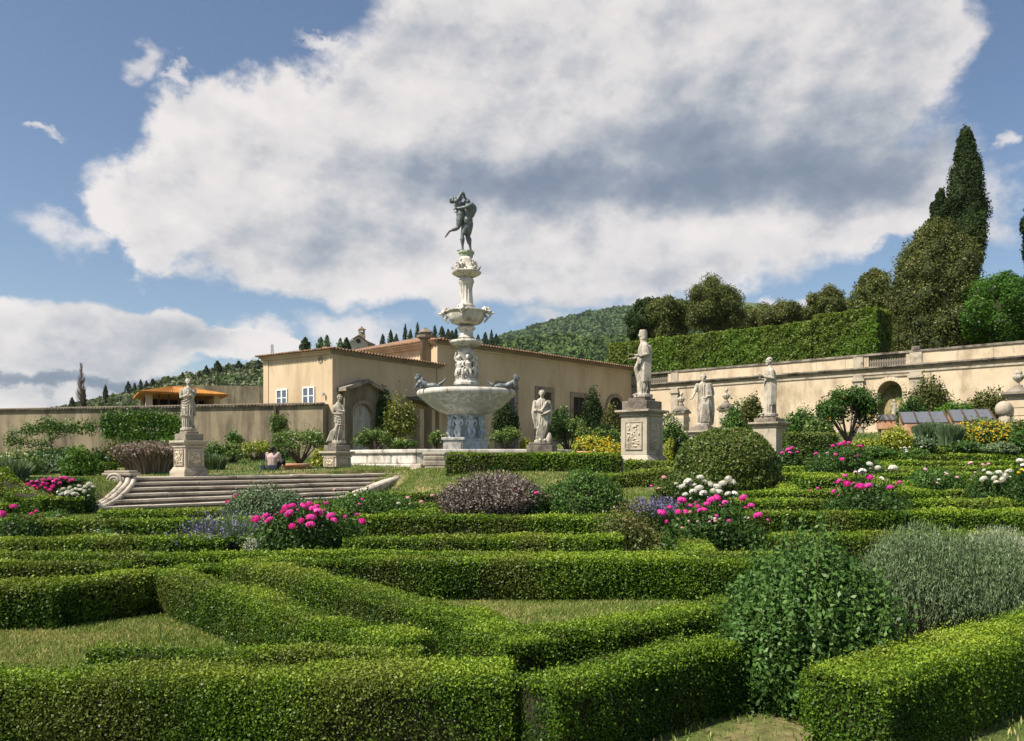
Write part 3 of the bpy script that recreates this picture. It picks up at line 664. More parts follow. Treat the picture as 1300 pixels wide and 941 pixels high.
def statue(kind):
    mb = MB()
    if kind == 'thinker':                     # frontal, hand to the chin, short over-robe with a lower hem
        folded(mb, [(0, 0, 0, .19, .15, .9), (.42, 0, 0, .18, .14, .8), (.5, 0, 0, .18, .14, .6), (.95, 0, 0, .175, .13, .5), (1.12, .01, 0, .17, .125, .4), (1.32, .01, 0, .205, .125, .4), (1.45, .01, 0, .13, .09, .2), (1.50, .01, 0, .06, .06, 0)], folds=9, seed=1)
        folded(mb, [(.45, -.01, 0, .235, .19, 1), (.8, 0, 0, .215, .165, 1), (1.0, 0, 0, .19, .14, .8)], folds=10, seed=3)
        sash(mb, (-.17, 0, .98), (.17, 0, 1.18), (.2, .15), 5, .06, .01, seed=1); sash(mb, (.15, 0, 1.38), (-.1, 0, 1.15), (.2, .14), 3, .03, .01)
        limb(mb, [(-.20, 0, 1.36), (-.23, -.03, 1.10), (-.02, -.19, 1.16)], 'arm', 1.25); limb(mb, [(.20, 0, 1.36), (.20, -.10, 1.12), (.06, -.17, 1.34)], 'arm', 1.25)
        hand(mb, (-.02, -.19, 1.16), (1, -.1, .2)); hand(mb, (.06, -.17, 1.36), (-.2, 0, 1), curl=1, side=-1)
        mb.tube([(.01, 0, 1.44), (.01, -.01, 1.58)], [.06, .055]); head(mb, (.015, -.02, 1.65), 1.08, (.45, -1, -.15))
        mb.tube([(-.06, .01, 1.75), (0, -.04, 1.765), (.07, .0, 1.75)], [.03, .035, .03], 8)
    elif kind == 'venus':                     # swaying figure, drapery trailing to the left foot
        folded(mb, [(0, -.05, 0, .20, .15, 1), (.25, -.02, 0, .17, .13, 1), (.6, .03, 0, .15, .12, .8), (.95, .06, 0, .165, .125, .4), (1.12, .04, 0, .12, .10, .2), (1.32, -.01, 0, .165, .11, .25), (1.43, -.01, 0, .10, .08, .1), (1.50, -.01, 0, .05, .05, 0)], folds=8, seed=5)
        for i in range(6): mb.tube([(.02-.03*i, -.13, .75-.06*i), (-.08-.03*i, -.15, .4), (-.20-.035*i, -.10, .04)], [.02, .028, .035], 7)
        mb.tube([(.10, -.02, 1.0), (.16, 0, .5), (.17, .02, .02)], [.05, .06, .06]); sash(mb, (-.13, 0, 1.0), (.16, 0, .92), (.2, .13), 4, .04, .01)
        limb(mb, [(-.16, 0, 1.34), (-.17, -.02, 1.06), (.05, -.17, 1.05)], 'arm', 1.05); limb(mb, [(.15, 0, 1.34), (.22, -.03, 1.12), (.02, -.16, 1.16)], 'arm', 1.05)
        hand(mb, (.05, -.17, 1.05), (1, -.1, .1)); hand(mb, (.02, -.16, 1.16), (-1, -.2, .3), side=-1)
        mb.tube([(0, 0, 1.42), (.02, -.01, 1.57)], [.05, .048]); head(mb, (.04, -.02, 1.64), 1.05, (.8, -.6, -.1), (.12, 0, 1))
    elif kind == 'senator':                   # frontal, both forearms gathered, toga
        folded(mb, [(0, 0, 0, .185, .14, 1), (.3, 0, 0, .18, .14, 1), (.6, 0, 0, .19, .15, .9), (.95, 0, 0, .20, .15, .6), (1.15, 0, 0, .205, .14, .5), (1.34, 0, 0, .235, .135, .5), (1.46, 0, 0, .14, .10, .2), (1.51, 0, 0, .06, .06, 0)], folds=10, seed=2)
        folded(mb, [(.42, -.02, -.01, .22, .17, 1), (.62, -.02, -.01, .225, .18, 1), (.9, -.01, 0, .215, .16, .8), (1.05, 0, 0, .2, .14, .5)], folds=9, seed=7)
        for i in range(6): mb.tube([(.18-.02*i, -.12, 1.40-.02*i), (.02-.02*i, -.17, 1.12-.03*i), (-.17+.01*i, -.13, .98-.06*i)], [.028, .022, .028], 7)
        for i in range(6): mb.tube([(.20-.05*i, -.12-.01*i, .95), (.14-.05*i, -.18, .55), (.04-.05*i, -.15, .08)], [.02, .026, .026], 7)
        limb(mb, [(-.23, .01, 1.36), (-.27, -.02, 1.08), (-.10, -.20, 1.04)], 'arm', 1.4); limb(mb, [(.23, .01, 1.36), (.28, -.03, 1.06), (.10, -.20, .96)], 'arm', 1.45)
        for k in (-1, 1): mb.tube([(.25*k, 0, 1.30), (.28*k, 0, 1.0), (.24*k, -.02, .62)], [.06, .075, .05], 9)
        hand(mb, (-.10, -.20, 1.04), (1, 0, -.3)); hand(mb, (.10, -.20, .96), (-1, -.2, -.3), side=-1)
        mb.tube([(0, 0, 1.44), (0, -.01, 1.58)], [.062, .058]); head(mb, (0, -.02, 1.66), 1.12, (-.15, -1, 0))
        for k in (-.08, .07): foot(mb, (k, -.12, .075), (k*.6, -1, 0), 1.1)
    elif kind == 'orator':                    # seen from behind in profile; faces -x with a forearm held out
        folded(mb, [(0, 0, 0, .155, .16, .5), (.12, 0, 0, .16, .16, .8), (.5, .01, 0, .175, .19, .9), (.95, .02, 0, .165, .20, .7), (1.2, .02, 0, .145, .20, .5), (1.38, .02, 0, .12, .19, .4), (1.47, .01, 0, .09, .11, .2), (1.54, 0, 0, .06, .06, 0)], folds=9, seed=4)
        for i in range(7): mb.tube([(.14-.035*i, -.18, 1.36), (.12-.03*i, -.21, .9), (.10-.03*i, -.19, .38)], [.02, .024, .02], 7)
        for i in range(4): mb.tube([(-.10, -.05+.03*i, 1.05), (-.18-.01*i, -.04+.03*i, .75), (-.13, -.02+.03*i, .40)], [.035, .045, .03], 8)
        mb.tube([(-.02, -.18, 1.37), (.03, -.22, 1.12), (-.16, -.20, 1.06)], [.07, .075, .055], 10); limb(mb, [(-.1, -.19, 1.08), (-.2, -.18, 1.08), (-.33, -.15, 1.10)], 'arm', 1.05)
        hand(mb, (-.33, -.15, 1.10), (-1, 0, .1), 1.1, curl=-.2)
        limb(mb, [(0, .18, 1.36), (-.03, .24, 1.1), (-.2, .2, 1.05)], 'arm', 1.2); hand(mb, (-.2, .2, 1.05), (-1, 0, 0), side=-1)
        mb.tube([(0, 0, 1.45), (-.01, 0, 1.62)], [.09, .085]); head(mb, (-.02, 0, 1.70), 1.12, (-1, .25, -.05), hair=0)
        folded(mb, [(1.56, .0, 0, .10, .105, .5), (1.64, .0, 0, .10, .11, .5), (1.78, -.01, 0, .105, .11, .3), (1.83, -.01, 0, .085, .09, .2)], folds=12, amp=.012)
        foot(mb, (-.10, -.07, .07), (-1, -.1, 0)); foot(mb, (-.10, .07, .07), (-1, .1, 0))
    elif kind == 'emperor':                   # frontal, right arm lowered and held out, heavy toga sweep
        folded(mb, [(0, .02, 0, .20, .16, 1), (.3, .02, 0, .21, .165, 1), (.7, .02, 0, .205, .16, .8), (1.0, .01, 0, .19, .14, .5), (1.2, 0, 0, .19, .13, .4), (1.36, 0, 0, .21, .125, .4), (1.46, 0, 0, .12, .09, .2), (1.51, 0, 0, .06, .06, 0)], folds=9, seed=9)
        for i in range(7): mb.tube([(-.14+.05*i, -.10, 1.04), (-.06+.03*i, -.20, .7), (-.12+.05*i, -.17, .08)], [.014, .026, .020], 7); mb.tube([(-.18, -.05, .95-.05*i), (0, -.20, .90-.06*i), (.2, -.12, 1.05-.05*i)], [.01, .018, .016], 7)
        for i in range(4): mb.tube([(.10+.03*i, -.13, 1.42), (.10+.04*i, -.16, 1.15), (.14+.035*i, -.13, .9)], [.03, .028, .028], 7)
        mb.tube([(.25, 0, 1.36), (.30, -.02, 1.06), (.22, -.12, .98)], [.075, .075, .06], 10); mb.tube([(.26, -.05, 1.02), (.30, -.02, .5), (.27, 0, .04)], [.07, .075, .075], 10); mb.tube([(.18, -.10, .98), (.22, -.10, .5), (.18, -.08, .04)], [.05, .06, .06], 9)
        mb.ball((.20, 0, 1.40), (.10, .09, .07)); limb(mb, [(-.20, 0, 1.37), (-.29, -.02, 1.12), (-.40, -.10, .90)], 'arm', 1.2); mb.tube([(-.2, 0, 1.38), (-.27, 0, 1.18)], [.075, .07])
        hand(mb, (-.40, -.10, .90), (-.8, -.3, -.3), 1.15); hand(mb, (.22, -.15, .98), (-.7, -.5, .1), side=-1)
        mb.tube([(0, 0, 1.44), (-.0, -.01, 1.58)], [.064, .06]); head(mb, (0, -.02, 1.66), 1.12, (-.1, -1, -.05), beard=True)
    elif kind == 'philosopher':               # profile to -x, forearm bent before the chest
        folded(mb, [(0, 0, 0, .17, .15, .8), (.25, 0, 0, .165, .15, .8), (.6, .01, 0, .165, .165, .7), (1.0, .01, 0, .16, .18, .5), (1.25, .01, 0, .145, .185, .4), (1.38, .01, 0, .12, .17, .3), (1.47, .0, 0, .08, .10, .2), (1.52, 0, 0, .055, .055, 0)], folds=8, seed=6, amp=.016)
        for i in range(6): mb.tube([(.10-.04*i, -.15, 1.34), (.13-.03*i, -.18, .9), (.12-.03*i, -.15, .3)], [.015, .020, .018], 7)
        mb.tube([(0, -.17, 1.36), (.02, -.20, 1.10), (-.14, -.17, 1.14)], [.065, .068, .045], 10); limb(mb, [(-.06, -.18, 1.12), (-.14, -.17, 1.14), (-.24, -.12, 1.19)], 'arm', 1.05); hand(mb, (-.24, -.12, 1.19), (-.8, .2, .4), 1.05, curl=.8)
        limb(mb, [(0, .17, 1.36), (-.02, .22, 1.1), (-.18, .16, 1.12)], 'arm', 1.15); hand(mb, (-.18, .16, 1.12), (-.7, -.6, .2), side=-1)
        mb.tube([(.15, .02, .02), (.14, 0, .45)], [.07, .06], 9)
        mb.tube([(0, 0, 1.44), (-.01, 0, 1.58)], [.055, .052]); head(mb, (-.02, 0, 1.66), 1.1, (-1, -.1, -.05), beard=True)
        foot(mb, (-.14, -.07, .07), (-1, -.2, 0), 1.15); foot(mb, (-.10, .08, .07), (-1, .1, 0), 1.15)
    mb.prism([(.27*math.cos(a)*(.95+.05*math.sin(3*a)), .23*math.sin(a)) for a in np.linspace(0, 2*PI, 15)[:-1]], -.06, .03)
    return fuse_mesh(mb, kind, .0115, 1)

def relief_panel(root, w, h, loc, rz, n=34):
    mb = MB(); mb.box(-w/2-.03, w/2+.03, -.012, .01, -h/2-.03, h/2+.03)
    mb.box(-w/2-.045, w/2+.045, -.028, .01, h/2+.03, h/2+.055); mb.box(-w/2-.045, w/2+.045, -.028, .01, -h/2-.055, -h/2-.03)
    mb.box(-w/2-.055, -w/2-.03, -.028, .01, -h/2-.055, h/2+.055); mb.box(w/2+.03, w/2+.055, -.028, .01, -h/2-.055, h/2+.055)
    o = mb.build('panel', M['sandstone'], root); o.location = loc; o.rotation_euler = (0, 0, rz)
    q = MB()
    for i in range(n):
        x, z = random.uniform(-w/2+.02, w/2-.02), random.uniform(-h/2+.02, h/2-.02); a = random.uniform(0, PI); l = random.uniform(.02, .06)
        q.tube([(x-math.cos(a)*l, -.012, z-math.sin(a)*l), (x, -.030, z), (x+math.cos(a+.9)*l, -.014, z+math.sin(a+.9)*l)], [.010, .017, .010], 6)
    tag(q.build('relief', M['relief'], o, True), kind='stuff')
def pedestal(X, Y, zb, zt, w, rz, label, panels=True, group='weathered statue pedestals', plinth=.16, flare=True, mat='sandstone'):
    root = empty('pedestal', (X, Y, zb), rz, label, 'pedestal', group); H = zt-zb; w2 = w/2
    p = MB(); hb = min(.30, H*.2)
    def blk(a, z0, z1, m=p): m.box(-a, a, -a, a, z0, z1)
    base = MB(); base.box(-w2*1.24, w2*1.24, -w2*1.24, w2*1.24, -.35, hb*.55)
    if flare: base.add([(sx*w2*k, sy*w2*k, z) for z, k in ((hb*.55, 1.20), (hb, 1.0)) for sx, sy in ((-1, -1), (1, -1), (1, 1), (-1, 1))], [(0, 3, 2, 1), (4, 5, 6, 7), (0, 1, 5, 4), (1, 2, 6, 5), (2, 3, 7, 6), (3, 0, 4, 7)])
    base.build('base', M[mat], root, bevel=.012)
    zc = H-plinth-.17; blk(w2*.97, hb+.002, zc); p.build('die', M[mat], root, bevel=.008)
    c = MB(); c.box(-w2*1.06, w2*1.06, -w2*1.06, w2*1.06, zc+.002, zc+.04); c.box(-w2*1.0, w2*1.0, -w2*1.0, w2*1.0, zc+.042, zc+.08); c.box(-w2*1.16, w2*1.16, -w2*1.16, w2*1.16, zc+.082, zc+.112); c.box(-w2*1.27, w2*1.27, -w2*1.27, w2*1.27, zc+.114, zc+.168)
    c.build('cornice', M[mat], root, bevel=.008)
    t = MB(); t.box(-w2*.92, w2*.92, -w2*.92, w2*.92, H-plinth, H-plinth*.25); t.box(-w2*.62, w2*.62, -w2*.62, w2*.62, H-plinth*.25+.001, H); t.build('plinth', M['coping'], root, bevel=.015)
    if panels:
        ph = (zc-hb)*.62; pw = w*.50; zm = (hb+zc)/2
        relief_panel(root, pw, ph, (-w2*.97-.005, 0, zm), -PI/2); relief_panel(root, pw, ph, (0, -w2*.97-.005, zm), 0)
    return root
def face_rot(nx, ny): return math.atan2(ny, nx)+PI      # rz so that the local -x face looks along (nx, ny)

def place_statue(kind, px, ytop, ybot, Y, yaw, label, cat='statue', pad=True):
    p = at(px, ybot, Y); top = at(px, ytop, Y); h = top.z-p.z
    me = statue(kind); zs = np.array([v.co.z for v in me.vertices]); s = h/(zs.max()-zs.min()+0.0)
    o = link('statue', me, M['statue'], None, True); o.location = (p.x, p.y, p.z+.06*s); o.rotation_euler = (0, 0, yaw); o.scale = (s*1.06, s*1.06, s)
    tag(o, label, cat, 'stone statues of the garden'); return o
S1 = at(240, 548, 19.9); pedestal(S1.x, S1.y, at(240, 604, 19.9).z, S1.z, .52, face_rot(-.60, -.80), 'carved stone pedestal at the left top of the wide steps, below the chin-holding statue', plinth=.22)
place_statue('thinker', 239, 480, 547, 19.9, .1, 'pale stone robed statue with hand raised to its chin, left of the stairs')
S2 = at(428, 563, 24.6); pedestal(S2.x, S2.y, at(428, 600, 24.6).z, S2.z, .60, face_rot(-.60, -.80), 'short stone pedestal against the left end of the fountain pool wall', plinth=.24, flare=False)
place_statue('venus', 430, 501, 563, 24.6, 0, 'slender marble statue with drapery sweeping to one foot, before the arched grey door')
p3 = at(688, 562, 25.6)
q = MB(); q.box(-.42, .42, -.32, .32, -.35, .16); q.box(-.36, .36, -.28, .28, .16, .24); qq = q.build('plinth', M['coping'], None, bevel=.02, loc=(p3.x, p3.y, p3.z-.24), rz=-.3)
tag(qq, 'low dark stone block under the toga statue right of the fountain', 'plinth')
place_statue('senator', 688, 495, 562, 25.6, .08, 'toga statue with both forearms gathered in front, standing right beside the fountain')
q = MB(); q.tube([(0, 0, 0), (0, 0, .12), (.01, 0, .25)], [.12, .11, .06], 12); qq = q.build('stone_stump', M['statue'], None, True); b = at(697, 562, 25.5); qq.location = (b.x, b.y, b.z); tag(qq, 'small rounded stone stump at the foot of the toga statue', 'stump')
S4 = at(815, 506, 21.9); pedestal(S4.x, S4.y, at(815, 592, 21.9).z, S4.z, .83, face_rot(-.66, -.75), 'tallest weathered pedestal, below the statue stretching out an arm', plinth=.32)
place_statue('orator', 817, 419, 505, 21.9, .25, 'tall stone statue in profile with one forearm stretched out to the left')
S5 = at(893, 541, 27.5); pedestal(S5.x, S5.y, tz(S5.x, S5.y)-.1, S5.z, .75, face_rot(-.66, -.75), 'stone pedestal hidden behind the big round clipped bush', panels=False)
place_statue('emperor', 893, 474, 541, 27.5, 0, 'bearded toga statue with one arm lowered outwards, rising above the round clipped bush')
S6 = at(977, 530, 25.8); pedestal(S6.x, S6.y, tz(S6.x, S6.y)-.1, S6.z, .78, face_rot(-.66, -.75), 'stone pedestal between the round bush and the dark clipped hedge block', panels=False)
place_statue('philosopher', 977, 453, 529, 25.8, .1, 'stone statue in left profile with bent arm, against the pale retaining wall')

def bust(px, yt, ym, yb, Y, label, hid=False):
    a = at(px, ym, Y); b = at(px, yb, Y); z0 = min(b.z, tz(a.x, a.y)) if not hid else tz(a.x, a.y)
    r = empty('bust_pillar', (a.x, a.y, z0), face_rot(-.66, -.75), label, 'bust', 'busts on pillars before the retaining wall'); H = a.z-z0
    mb = MB(); mb.box(-.28, .28, -.28, .28, 0, H-.5); mb.build('pillar', M['plaster_wall'], r, bevel=.01)
    for i in range(int((H-.5)/.28)):
        mb = MB(); mb.box(-.295, .295, -.295, .295, .02+i*.28, .25+i*.28); mb.build('block', M['sandstone'], r, bevel=.008)
    mb = MB(); mb.box(-.36, .36, -.36, .36, H-.498, H-.38); mb.lathe([(.42, H-.38), (.42, H-.31), (.30, H-.2), (.15, H-.1), (.12, H)], 12); mb.build('cap', M['coping'], r)
    s = (at(px, yt, Y).z-a.z)/.62; q = MB(); q.tube([(0, 0, 0), (0, 0, .07*s)], [.09*s, .06*s]); folded(q, [(.06*s, 0, 0, .06*s, .06*s, .3), (.15*s, 0, 0, .15*s, .11*s, .6), (.27*s, 0, 0, .22*s, .12*s, .5), (.33*s, 0, 0, .15*s, .10*s, .3), (.38*s, 0, 0, .06*s, .06*s, 0)], folds=7)
    q.tube([(0, 0, .36*s), (0, -.01, .44*s)], [.055*s, .05*s]); head(q, (0, -.02*s, .51*s), 1.0*s, (-.4, -1, 0))
    o = link('bust', fuse_mesh(q, 'bust', .018, 1), M['statue'], r, True); o.location = (0, 0, H); o.rotation_euler = (0, 0, -r.rotation_euler[2]+.1)
bust(865, 498, 513, 545, 42, 'small bust on a block pillar just left of the bearded toga statue')
bust(922, 493, 509, 560, 42, 'small bust on a round dark cap just right of the bearded toga statue')
def urn(px, yt, ym, yb, Y, label):
    a = at(px, ym, Y); z0 = tz(a.x, a.y); H = a.z-z0; r = empty('urn_pillar', (a.x, a.y, z0), face_rot(-.66, -.75), label, 'urn')
    for i in range(int((H-.45)/.3)):
        mb = MB(); mb.box(-.33, .33, -.33, .33, i*.3, .275+i*.3); mb.build('block', M['plaster_wall'], r, bevel=.01)
    mb = MB(); mb.box(-.30, .30, -.30, .30, 0, H-.45); mb.build('pillar', M['sandstone'], r)
    mb = MB(); mb.box(-.43, .43, -.43, .43, H-.449, H-.36); mb.box(-.5, .5, -.5, .5, H-.359, H-.27); mb.lathe([(.46, H-.269), (.34, H-.15), (.16, H-.08), (.13, H)], 12); mb.build('cap', M['coping'], r)
    s = at(px, yt, Y).z-a.z; mb = MB(); mb.lathe([(r_*s, H+z*s) for r_, z in ((.14, 0), (.08, .08), (.07, .16), (.22, .30), (.34, .45), (.36, .60), (.26, .66), (.20, .72), (.24, .76), (.20, .88), (.16, .96), (.05, 1.0))], 16); mb.build('urn', M['statue'], r, True)
urn(1293, 470, 489, 530, 31, 'stone urn on a rusticated pillar at the right edge')
q = MB(); c = at(1275, 520, 31); q.ball((0, 0, 0), (.33, .28, .33), 14, 10); q.lathe([(.2, -.9), (.2, -.2)], 10); o = q.build('stone_ball', M['sandstone'], None, True, loc=tuple(c)); tag(o, 'rounded stone ornament beside the urn pillar at the right', 'ornament')

# ---------------------------------------------------------------- fountain
YF = 31.0; K = YF/FPX; FX = (592-650)*K
def fz(py): return EYE+(585-py)*K
def nude(s=1.0): return MB()
def fountain():
    g = tz(FX, YF); root = empty('fountain', (FX, YF, g), 0, 'tall tiered white marble fountain with a wide veined bowl on the terrace', 'fountain')
    Z = lambda py: fz(py)-g
    mb = MB(); mb.lathe([(.92, -.1), (.92, Z(572)), (.84, Z(571)), (.84, Z(559.5)), (.88, Z(559)), (.88, Z(557.5)), (.6, Z(557))], 8, rot=PI/8+.3); mb.build('base', M['marble_blue'], root, bevel=.01)
    mb = MB(); c = at(576, 560, YF-1.05); hh = Z(556.5); mb.box(-.36, .36, -.3, .3, 0, Z(560)); mb.box(-.30, .30, -.33, -.3, Z(580), Z(563)); mb.box(-.42, .42, -.35, .35, Z(560), hh); o = mb.build('base_block', M['marble'], root, bevel=.015); o.location = (c.x-FX, c.y-YF, 0)
    mb = MB(); mb.lathe([(.56, Z(557.3)), (.42, Z(553)), (.36, Z(540)), (.42, Z(531)), (.66, Z(527))], 24, flute=lambda a, z: 1+.05*math.sin(a*8)); mb.build('lower_stem', M['marble_blue'], root, True)
    # satyr-like marble figures round the stem
    f = MB(); hh = Z(528)-Z(556.5); s = hh/1.0
    torso(f, (0, 0, .42*s), (0, 0, .56*s), (0, -.02*s, .72*s), (0, 0, .84*s), (0, -.03*s, .9*s), .62*s); head(f, (0, -.05*s, .93*s), .60*s)
    for k in (-1, 1): limb(f, [(.07*s*k, 0, .42*s), (.09*s*k, -.10*s, .24*s), (.08*s*k, .02*s, .03*s)], 'leg', .62*s, 1.2); limb(f, [(.15*s*k, 0, .80*s), (.2*s*k, -.02*s, .62*s), (.1*s*k, -.08*s, .50*s)], 'arm', .62*s); foot(f, (.08*s*k, 0, .05*s), (0, -1, 0), .6*s); hand(f, (.1*s*k, -.08*s, .5*s), (-k, -.5, 0), .7*s, side=k)
    f.tube([(0, .06*s, 0), (0, .08*s, .9*s)], [.09*s, .09*s]); me = fuse_mesh(f, 'satyr', .014, 1)
    for k in range(8):
        a = PI*2*k/8+.35; o = link('figure', me, M['marble_blue'], root, True); o.location = (.64*math.cos(a), .64*math.sin(a), Z(556.5)); o.rotation_euler = (0, 0, a+PI/2); o.scale = (1.25, 1.2, 1.0)
    mb = MB(); mb.lathe([(.70, Z(527)), (.82, Z(526)), (1.12, Z(521.5)), (1.40, Z(515.5)), (1.62, Z(509)), (1.73, Z(505)), (1.79, Z(504.2)), (1.83, Z(502)), (1.845, Z(499.5)), (1.82, Z(497.4)), (1.77, Z(496.6)), (1.70, Z(497.2)), (1.64, Z(499)), (1.4, Z(507)), (.5, Z(512)), (.3, Z(512))], 72, capb=True); mb.build('great_bowl', M['veined'], root, True)
    mb = MB(); mb.lathe([(1.795, Z(504.0)), (1.845, Z(503.0)), (1.87, Z(499.8)), (1.84, Z(497.0)), (1.78, Z(496.0)), (1.71, Z(496.8))], 72, capb=False, capt=False); mb.build('rim', M['marble'], root, True)
    mb = MB(); mb.lathe([(1.6, Z(500.5)), (1.2, Z(500.45)), (.1, Z(500.4))], 48); mb.build('bowl_water', M['water'], root)
    mb = MB(); mb.lathe([(.42, Z(512)), (.42, Z(492)), (.46, Z(490.5)), (.50, Z(489)), (.50, Z(486)), (.44, Z(484.5)), (.42, Z(483)), (.36, Z(481))], 8, rot=PI/8); mb.build('stem_base', M['marble'], root, bevel=.01)
    mb = MB(); mb.lathe([(.36, Z(484)), (.26, Z(476)), (.24, Z(462)), (.27, Z(452)), (.34, Z(448.5)), (.36, Z(446)), (.28, Z(444)), (.20, Z(442)), (.22, Z(440))], 24); mb.build('middle_stem', M['marble'], root, True)
    # putti round the middle stem
    f = MB(); hh = Z(450)-Z(483); s = hh/1.0
    torso(f, (0, 0, .40*s), (0, -.01*s, .50*s), (0, -.02*s, .62*s), (0, 0, .72*s), (0, -.02*s, .78*s), .58*s, 1.2); head(f, (.02*s, -.04*s, .86*s), .85*s, (.4, -1, -.1))
    limb(f, [(-.06*s, 0, .40*s), (-.10*s, -.08*s, .24*s), (-.05*s, -.02*s, .05*s)], 'leg', .60*s, 1.25); limb(f, [(.06*s, 0, .40*s), (.12*s, -.13*s, .30*s), (.10*s, -.06*s, .10*s)], 'leg', .60*s, 1.25)
    limb(f, [(-.13*s, 0, .70*s), (-.24*s, -.05*s, .80*s), (-.18*s, -.05*s, .97*s)], 'arm', .62*s, 1.2); limb(f, [(.13*s, 0, .70*s), (.24*s, -.03*s, .58*s), (.16*s, -.1*s, .48*s)], 'arm', .62*s, 1.2)
    hand(f, (-.18*s, -.05*s, .97*s), (.2, 0, 1), .7*s); hand(f, (.16*s, -.1*s, .48*s), (-.5, -.5, -.3), .7*s, side=-1); foot(f, (-.05*s, -.02*s, .07*s), (0, -1, 0), .6*s); foot(f, (.10*s, -.06*s, .12*s), (0, -1, 0), .6*s)
    f.tube([(.18*s, -.02*s, .45*s), (.22*s, -.03*s, .2*s), (.16*s, 0, .0)], [.04*s, .05*s, .04*s]); me = fuse_mesh(f, 'putto', .014, 1)
    for k in range(6):
        a = PI*2*k/6-PI/2+.25; o = link('putto', me, M['marble'], root, True); o.location = (.33*math.cos(a), .33*math.sin(a), Z(483)); o.rotation_euler = (0, 0, a+PI/2); o.scale = (1 if k % 2 else -1, 1, 1)
    mb = MB(); seg = 48
    mb.lathe([(.22, Z(441)), (.42, Z(439.5)), (.58, Z(437)), (.62, Z(434.5)), (.58, Z(433)), (.40, Z(432.4)), (.30, Z(432))], 48, flute=lambda a, z: 1+.05*abs(math.sin(a*4))); mb.build('lobed_basin', M['marble'], root, True)
    mb = MB(); mb.lathe([(.30, Z(432)), (.30, Z(430)), (.33, Z(429)), (.28, Z(427)), (.27, Z(421)), (.29, Z(419)), (.36, Z(418)), (.37, Z(416.2)), (.30, Z(415)), (.20, Z(413.5)), (.18, Z(411))], 8, rot=.4); mb.build('upper_stem', M['marble'], root, bevel=.008)
    mb = MB(); mb.lathe([(.18, Z(413)), (.42, Z(412)), (.56, Z(410.5)), (.66, Z(406)), (.70, Z(400)), (.70, Z(397.5)), (.76, Z(397)), (.78, Z(395.4)), (.72, Z(394.8)), (.62, Z(396)), (.5, Z(399)), (.2, Z(400))], 48); mb.build('second_bowl', M['marble'], root, True)
    # ram-horned grotesques on the second bowl
    f = MB(); f.tube([(0, 0, .05), (0, -.12, .16), (0, -.24, .12), (0, -.33, -.02), (0, -.30, -.14)], [.10, .11, .10, .07, .04], 10); f.ball((0, -.27, .04), (.11, .12, .10)); f.tube([(0, -.34, -.02), (0, -.46, 0)], [.06, .03])
    for k in (-1, 1): f.tube([(.08*k, -.2, .14), (.16*k, -.14, .18), (.19*k, -.18, .06), (.13*k, -.26, .02), (.10*k, -.24, .09)], [.045, .04, .035, .03, .02], 8)
    f.tube([(0, -.1, -.08), (0, -.22, -.2), (0, -.1, -.34)], [.07, .06, .04], 9); me = fuse_mesh(f, 'ram', .014, 1)
    for k in range(4):
        a = PI/2*k-.12; o = link('ram_head', me, M['marble'], root, True); o.location = (.60*math.cos(a), .60*math.sin(a), Z(398)); o.rotation_euler = (0, 0, a+PI/2)
    fl = lambda a, z: 1+.06*math.cos(a*12)
    mb = MB(); mb.lathe([(.34, Z(397)), (.34, Z(391)), (.32, Z(390.3)), (.34, Z(389.3)), (.29, Z(387.5)), (.27, Z(386)), (.235, Z(381)), (.215, Z(374)), (.215, Z(366)), (.24, Z(362)), (.27, Z(360.4)), (.30, Z(358)), (.285, Z(355.5)), (.24, Z(353.5)), (.22, Z(352))], 72, flute=lambda a, z: 1+(.07*math.cos(a*12) if Z(386) < z < Z(361) else 0)); mb.build('baluster_stem', M['marble'], root, True)
    mb = MB(); mb.lathe([(.22, Z(352.4)), (.34, Z(351.5)), (.50, Z(348.5)), (.56, Z(346)), (.55, Z(345)), (.42, Z(345)), (.30, Z(340)), (.26, Z(330)), (.24, Z(327))], 40, flute=lambda a, z: 1+.05*math.sin(a*5)); mb.build('top_basin', M['marble'], root, True)
    f = MB(); s = .46
    torso(f, (0, 0, .16*s), (0, -.03*s, .30*s), (0, -.06*s, .46*s), (0, -.05*s, .60*s), (0, -.06*s, .66*s), .75*s, 1.2); head(f, (0, -.08*s, .78*s), 1.1*s)
    for k in (-1, 1): limb(f, [(.1*s*k, 0, .14*s), (.2*s*k, -.28*s, .16*s), (.16*s*k, -.38*s, -.12*s)], 'leg', .85*s, 1.3); limb(f, [(.2*s*k, -.04*s, .56*s), (.34*s*k, -.1*s, .40*s), (.26*s*k, -.28*s, .32*s)], 'arm', .8*s, 1.3); hand(f, (.26*s*k, -.28*s, .32*s), (0, -1, 0), .8*s, side=k); foot(f, (.16*s*k, -.38*s, -.1*s), (0, -1, -.2), .8*s)
    f.tube([(0, -.2*s, .12*s), (.1*s, -.45*s, .3*s), (.0, -.55*s, .5*s)], [.1*s, .08*s, .05*s]); me = fuse_mesh(f, 'seated_putto', .012, 1)
    for k in range(5):
        a = 2*PI/5*k-PI/2-.5; o = link('seated_putto', me, M['marble'], root, True); o.location = (.34*math.cos(a), .34*math.sin(a), Z(344.5)); o.rotation_euler = (0, 0, a+PI/2)
    mb = MB(); mb.lathe([(.20, Z(334)), (.24, Z(327)), (.27, Z(323.5)), (.31, Z(322)), (.31, Z(319.5)), (.26, Z(319.2))], 8, rot=.2); mb.build('crown_block', M['verdigris'], root, bevel=.01)
    return root
fountain()

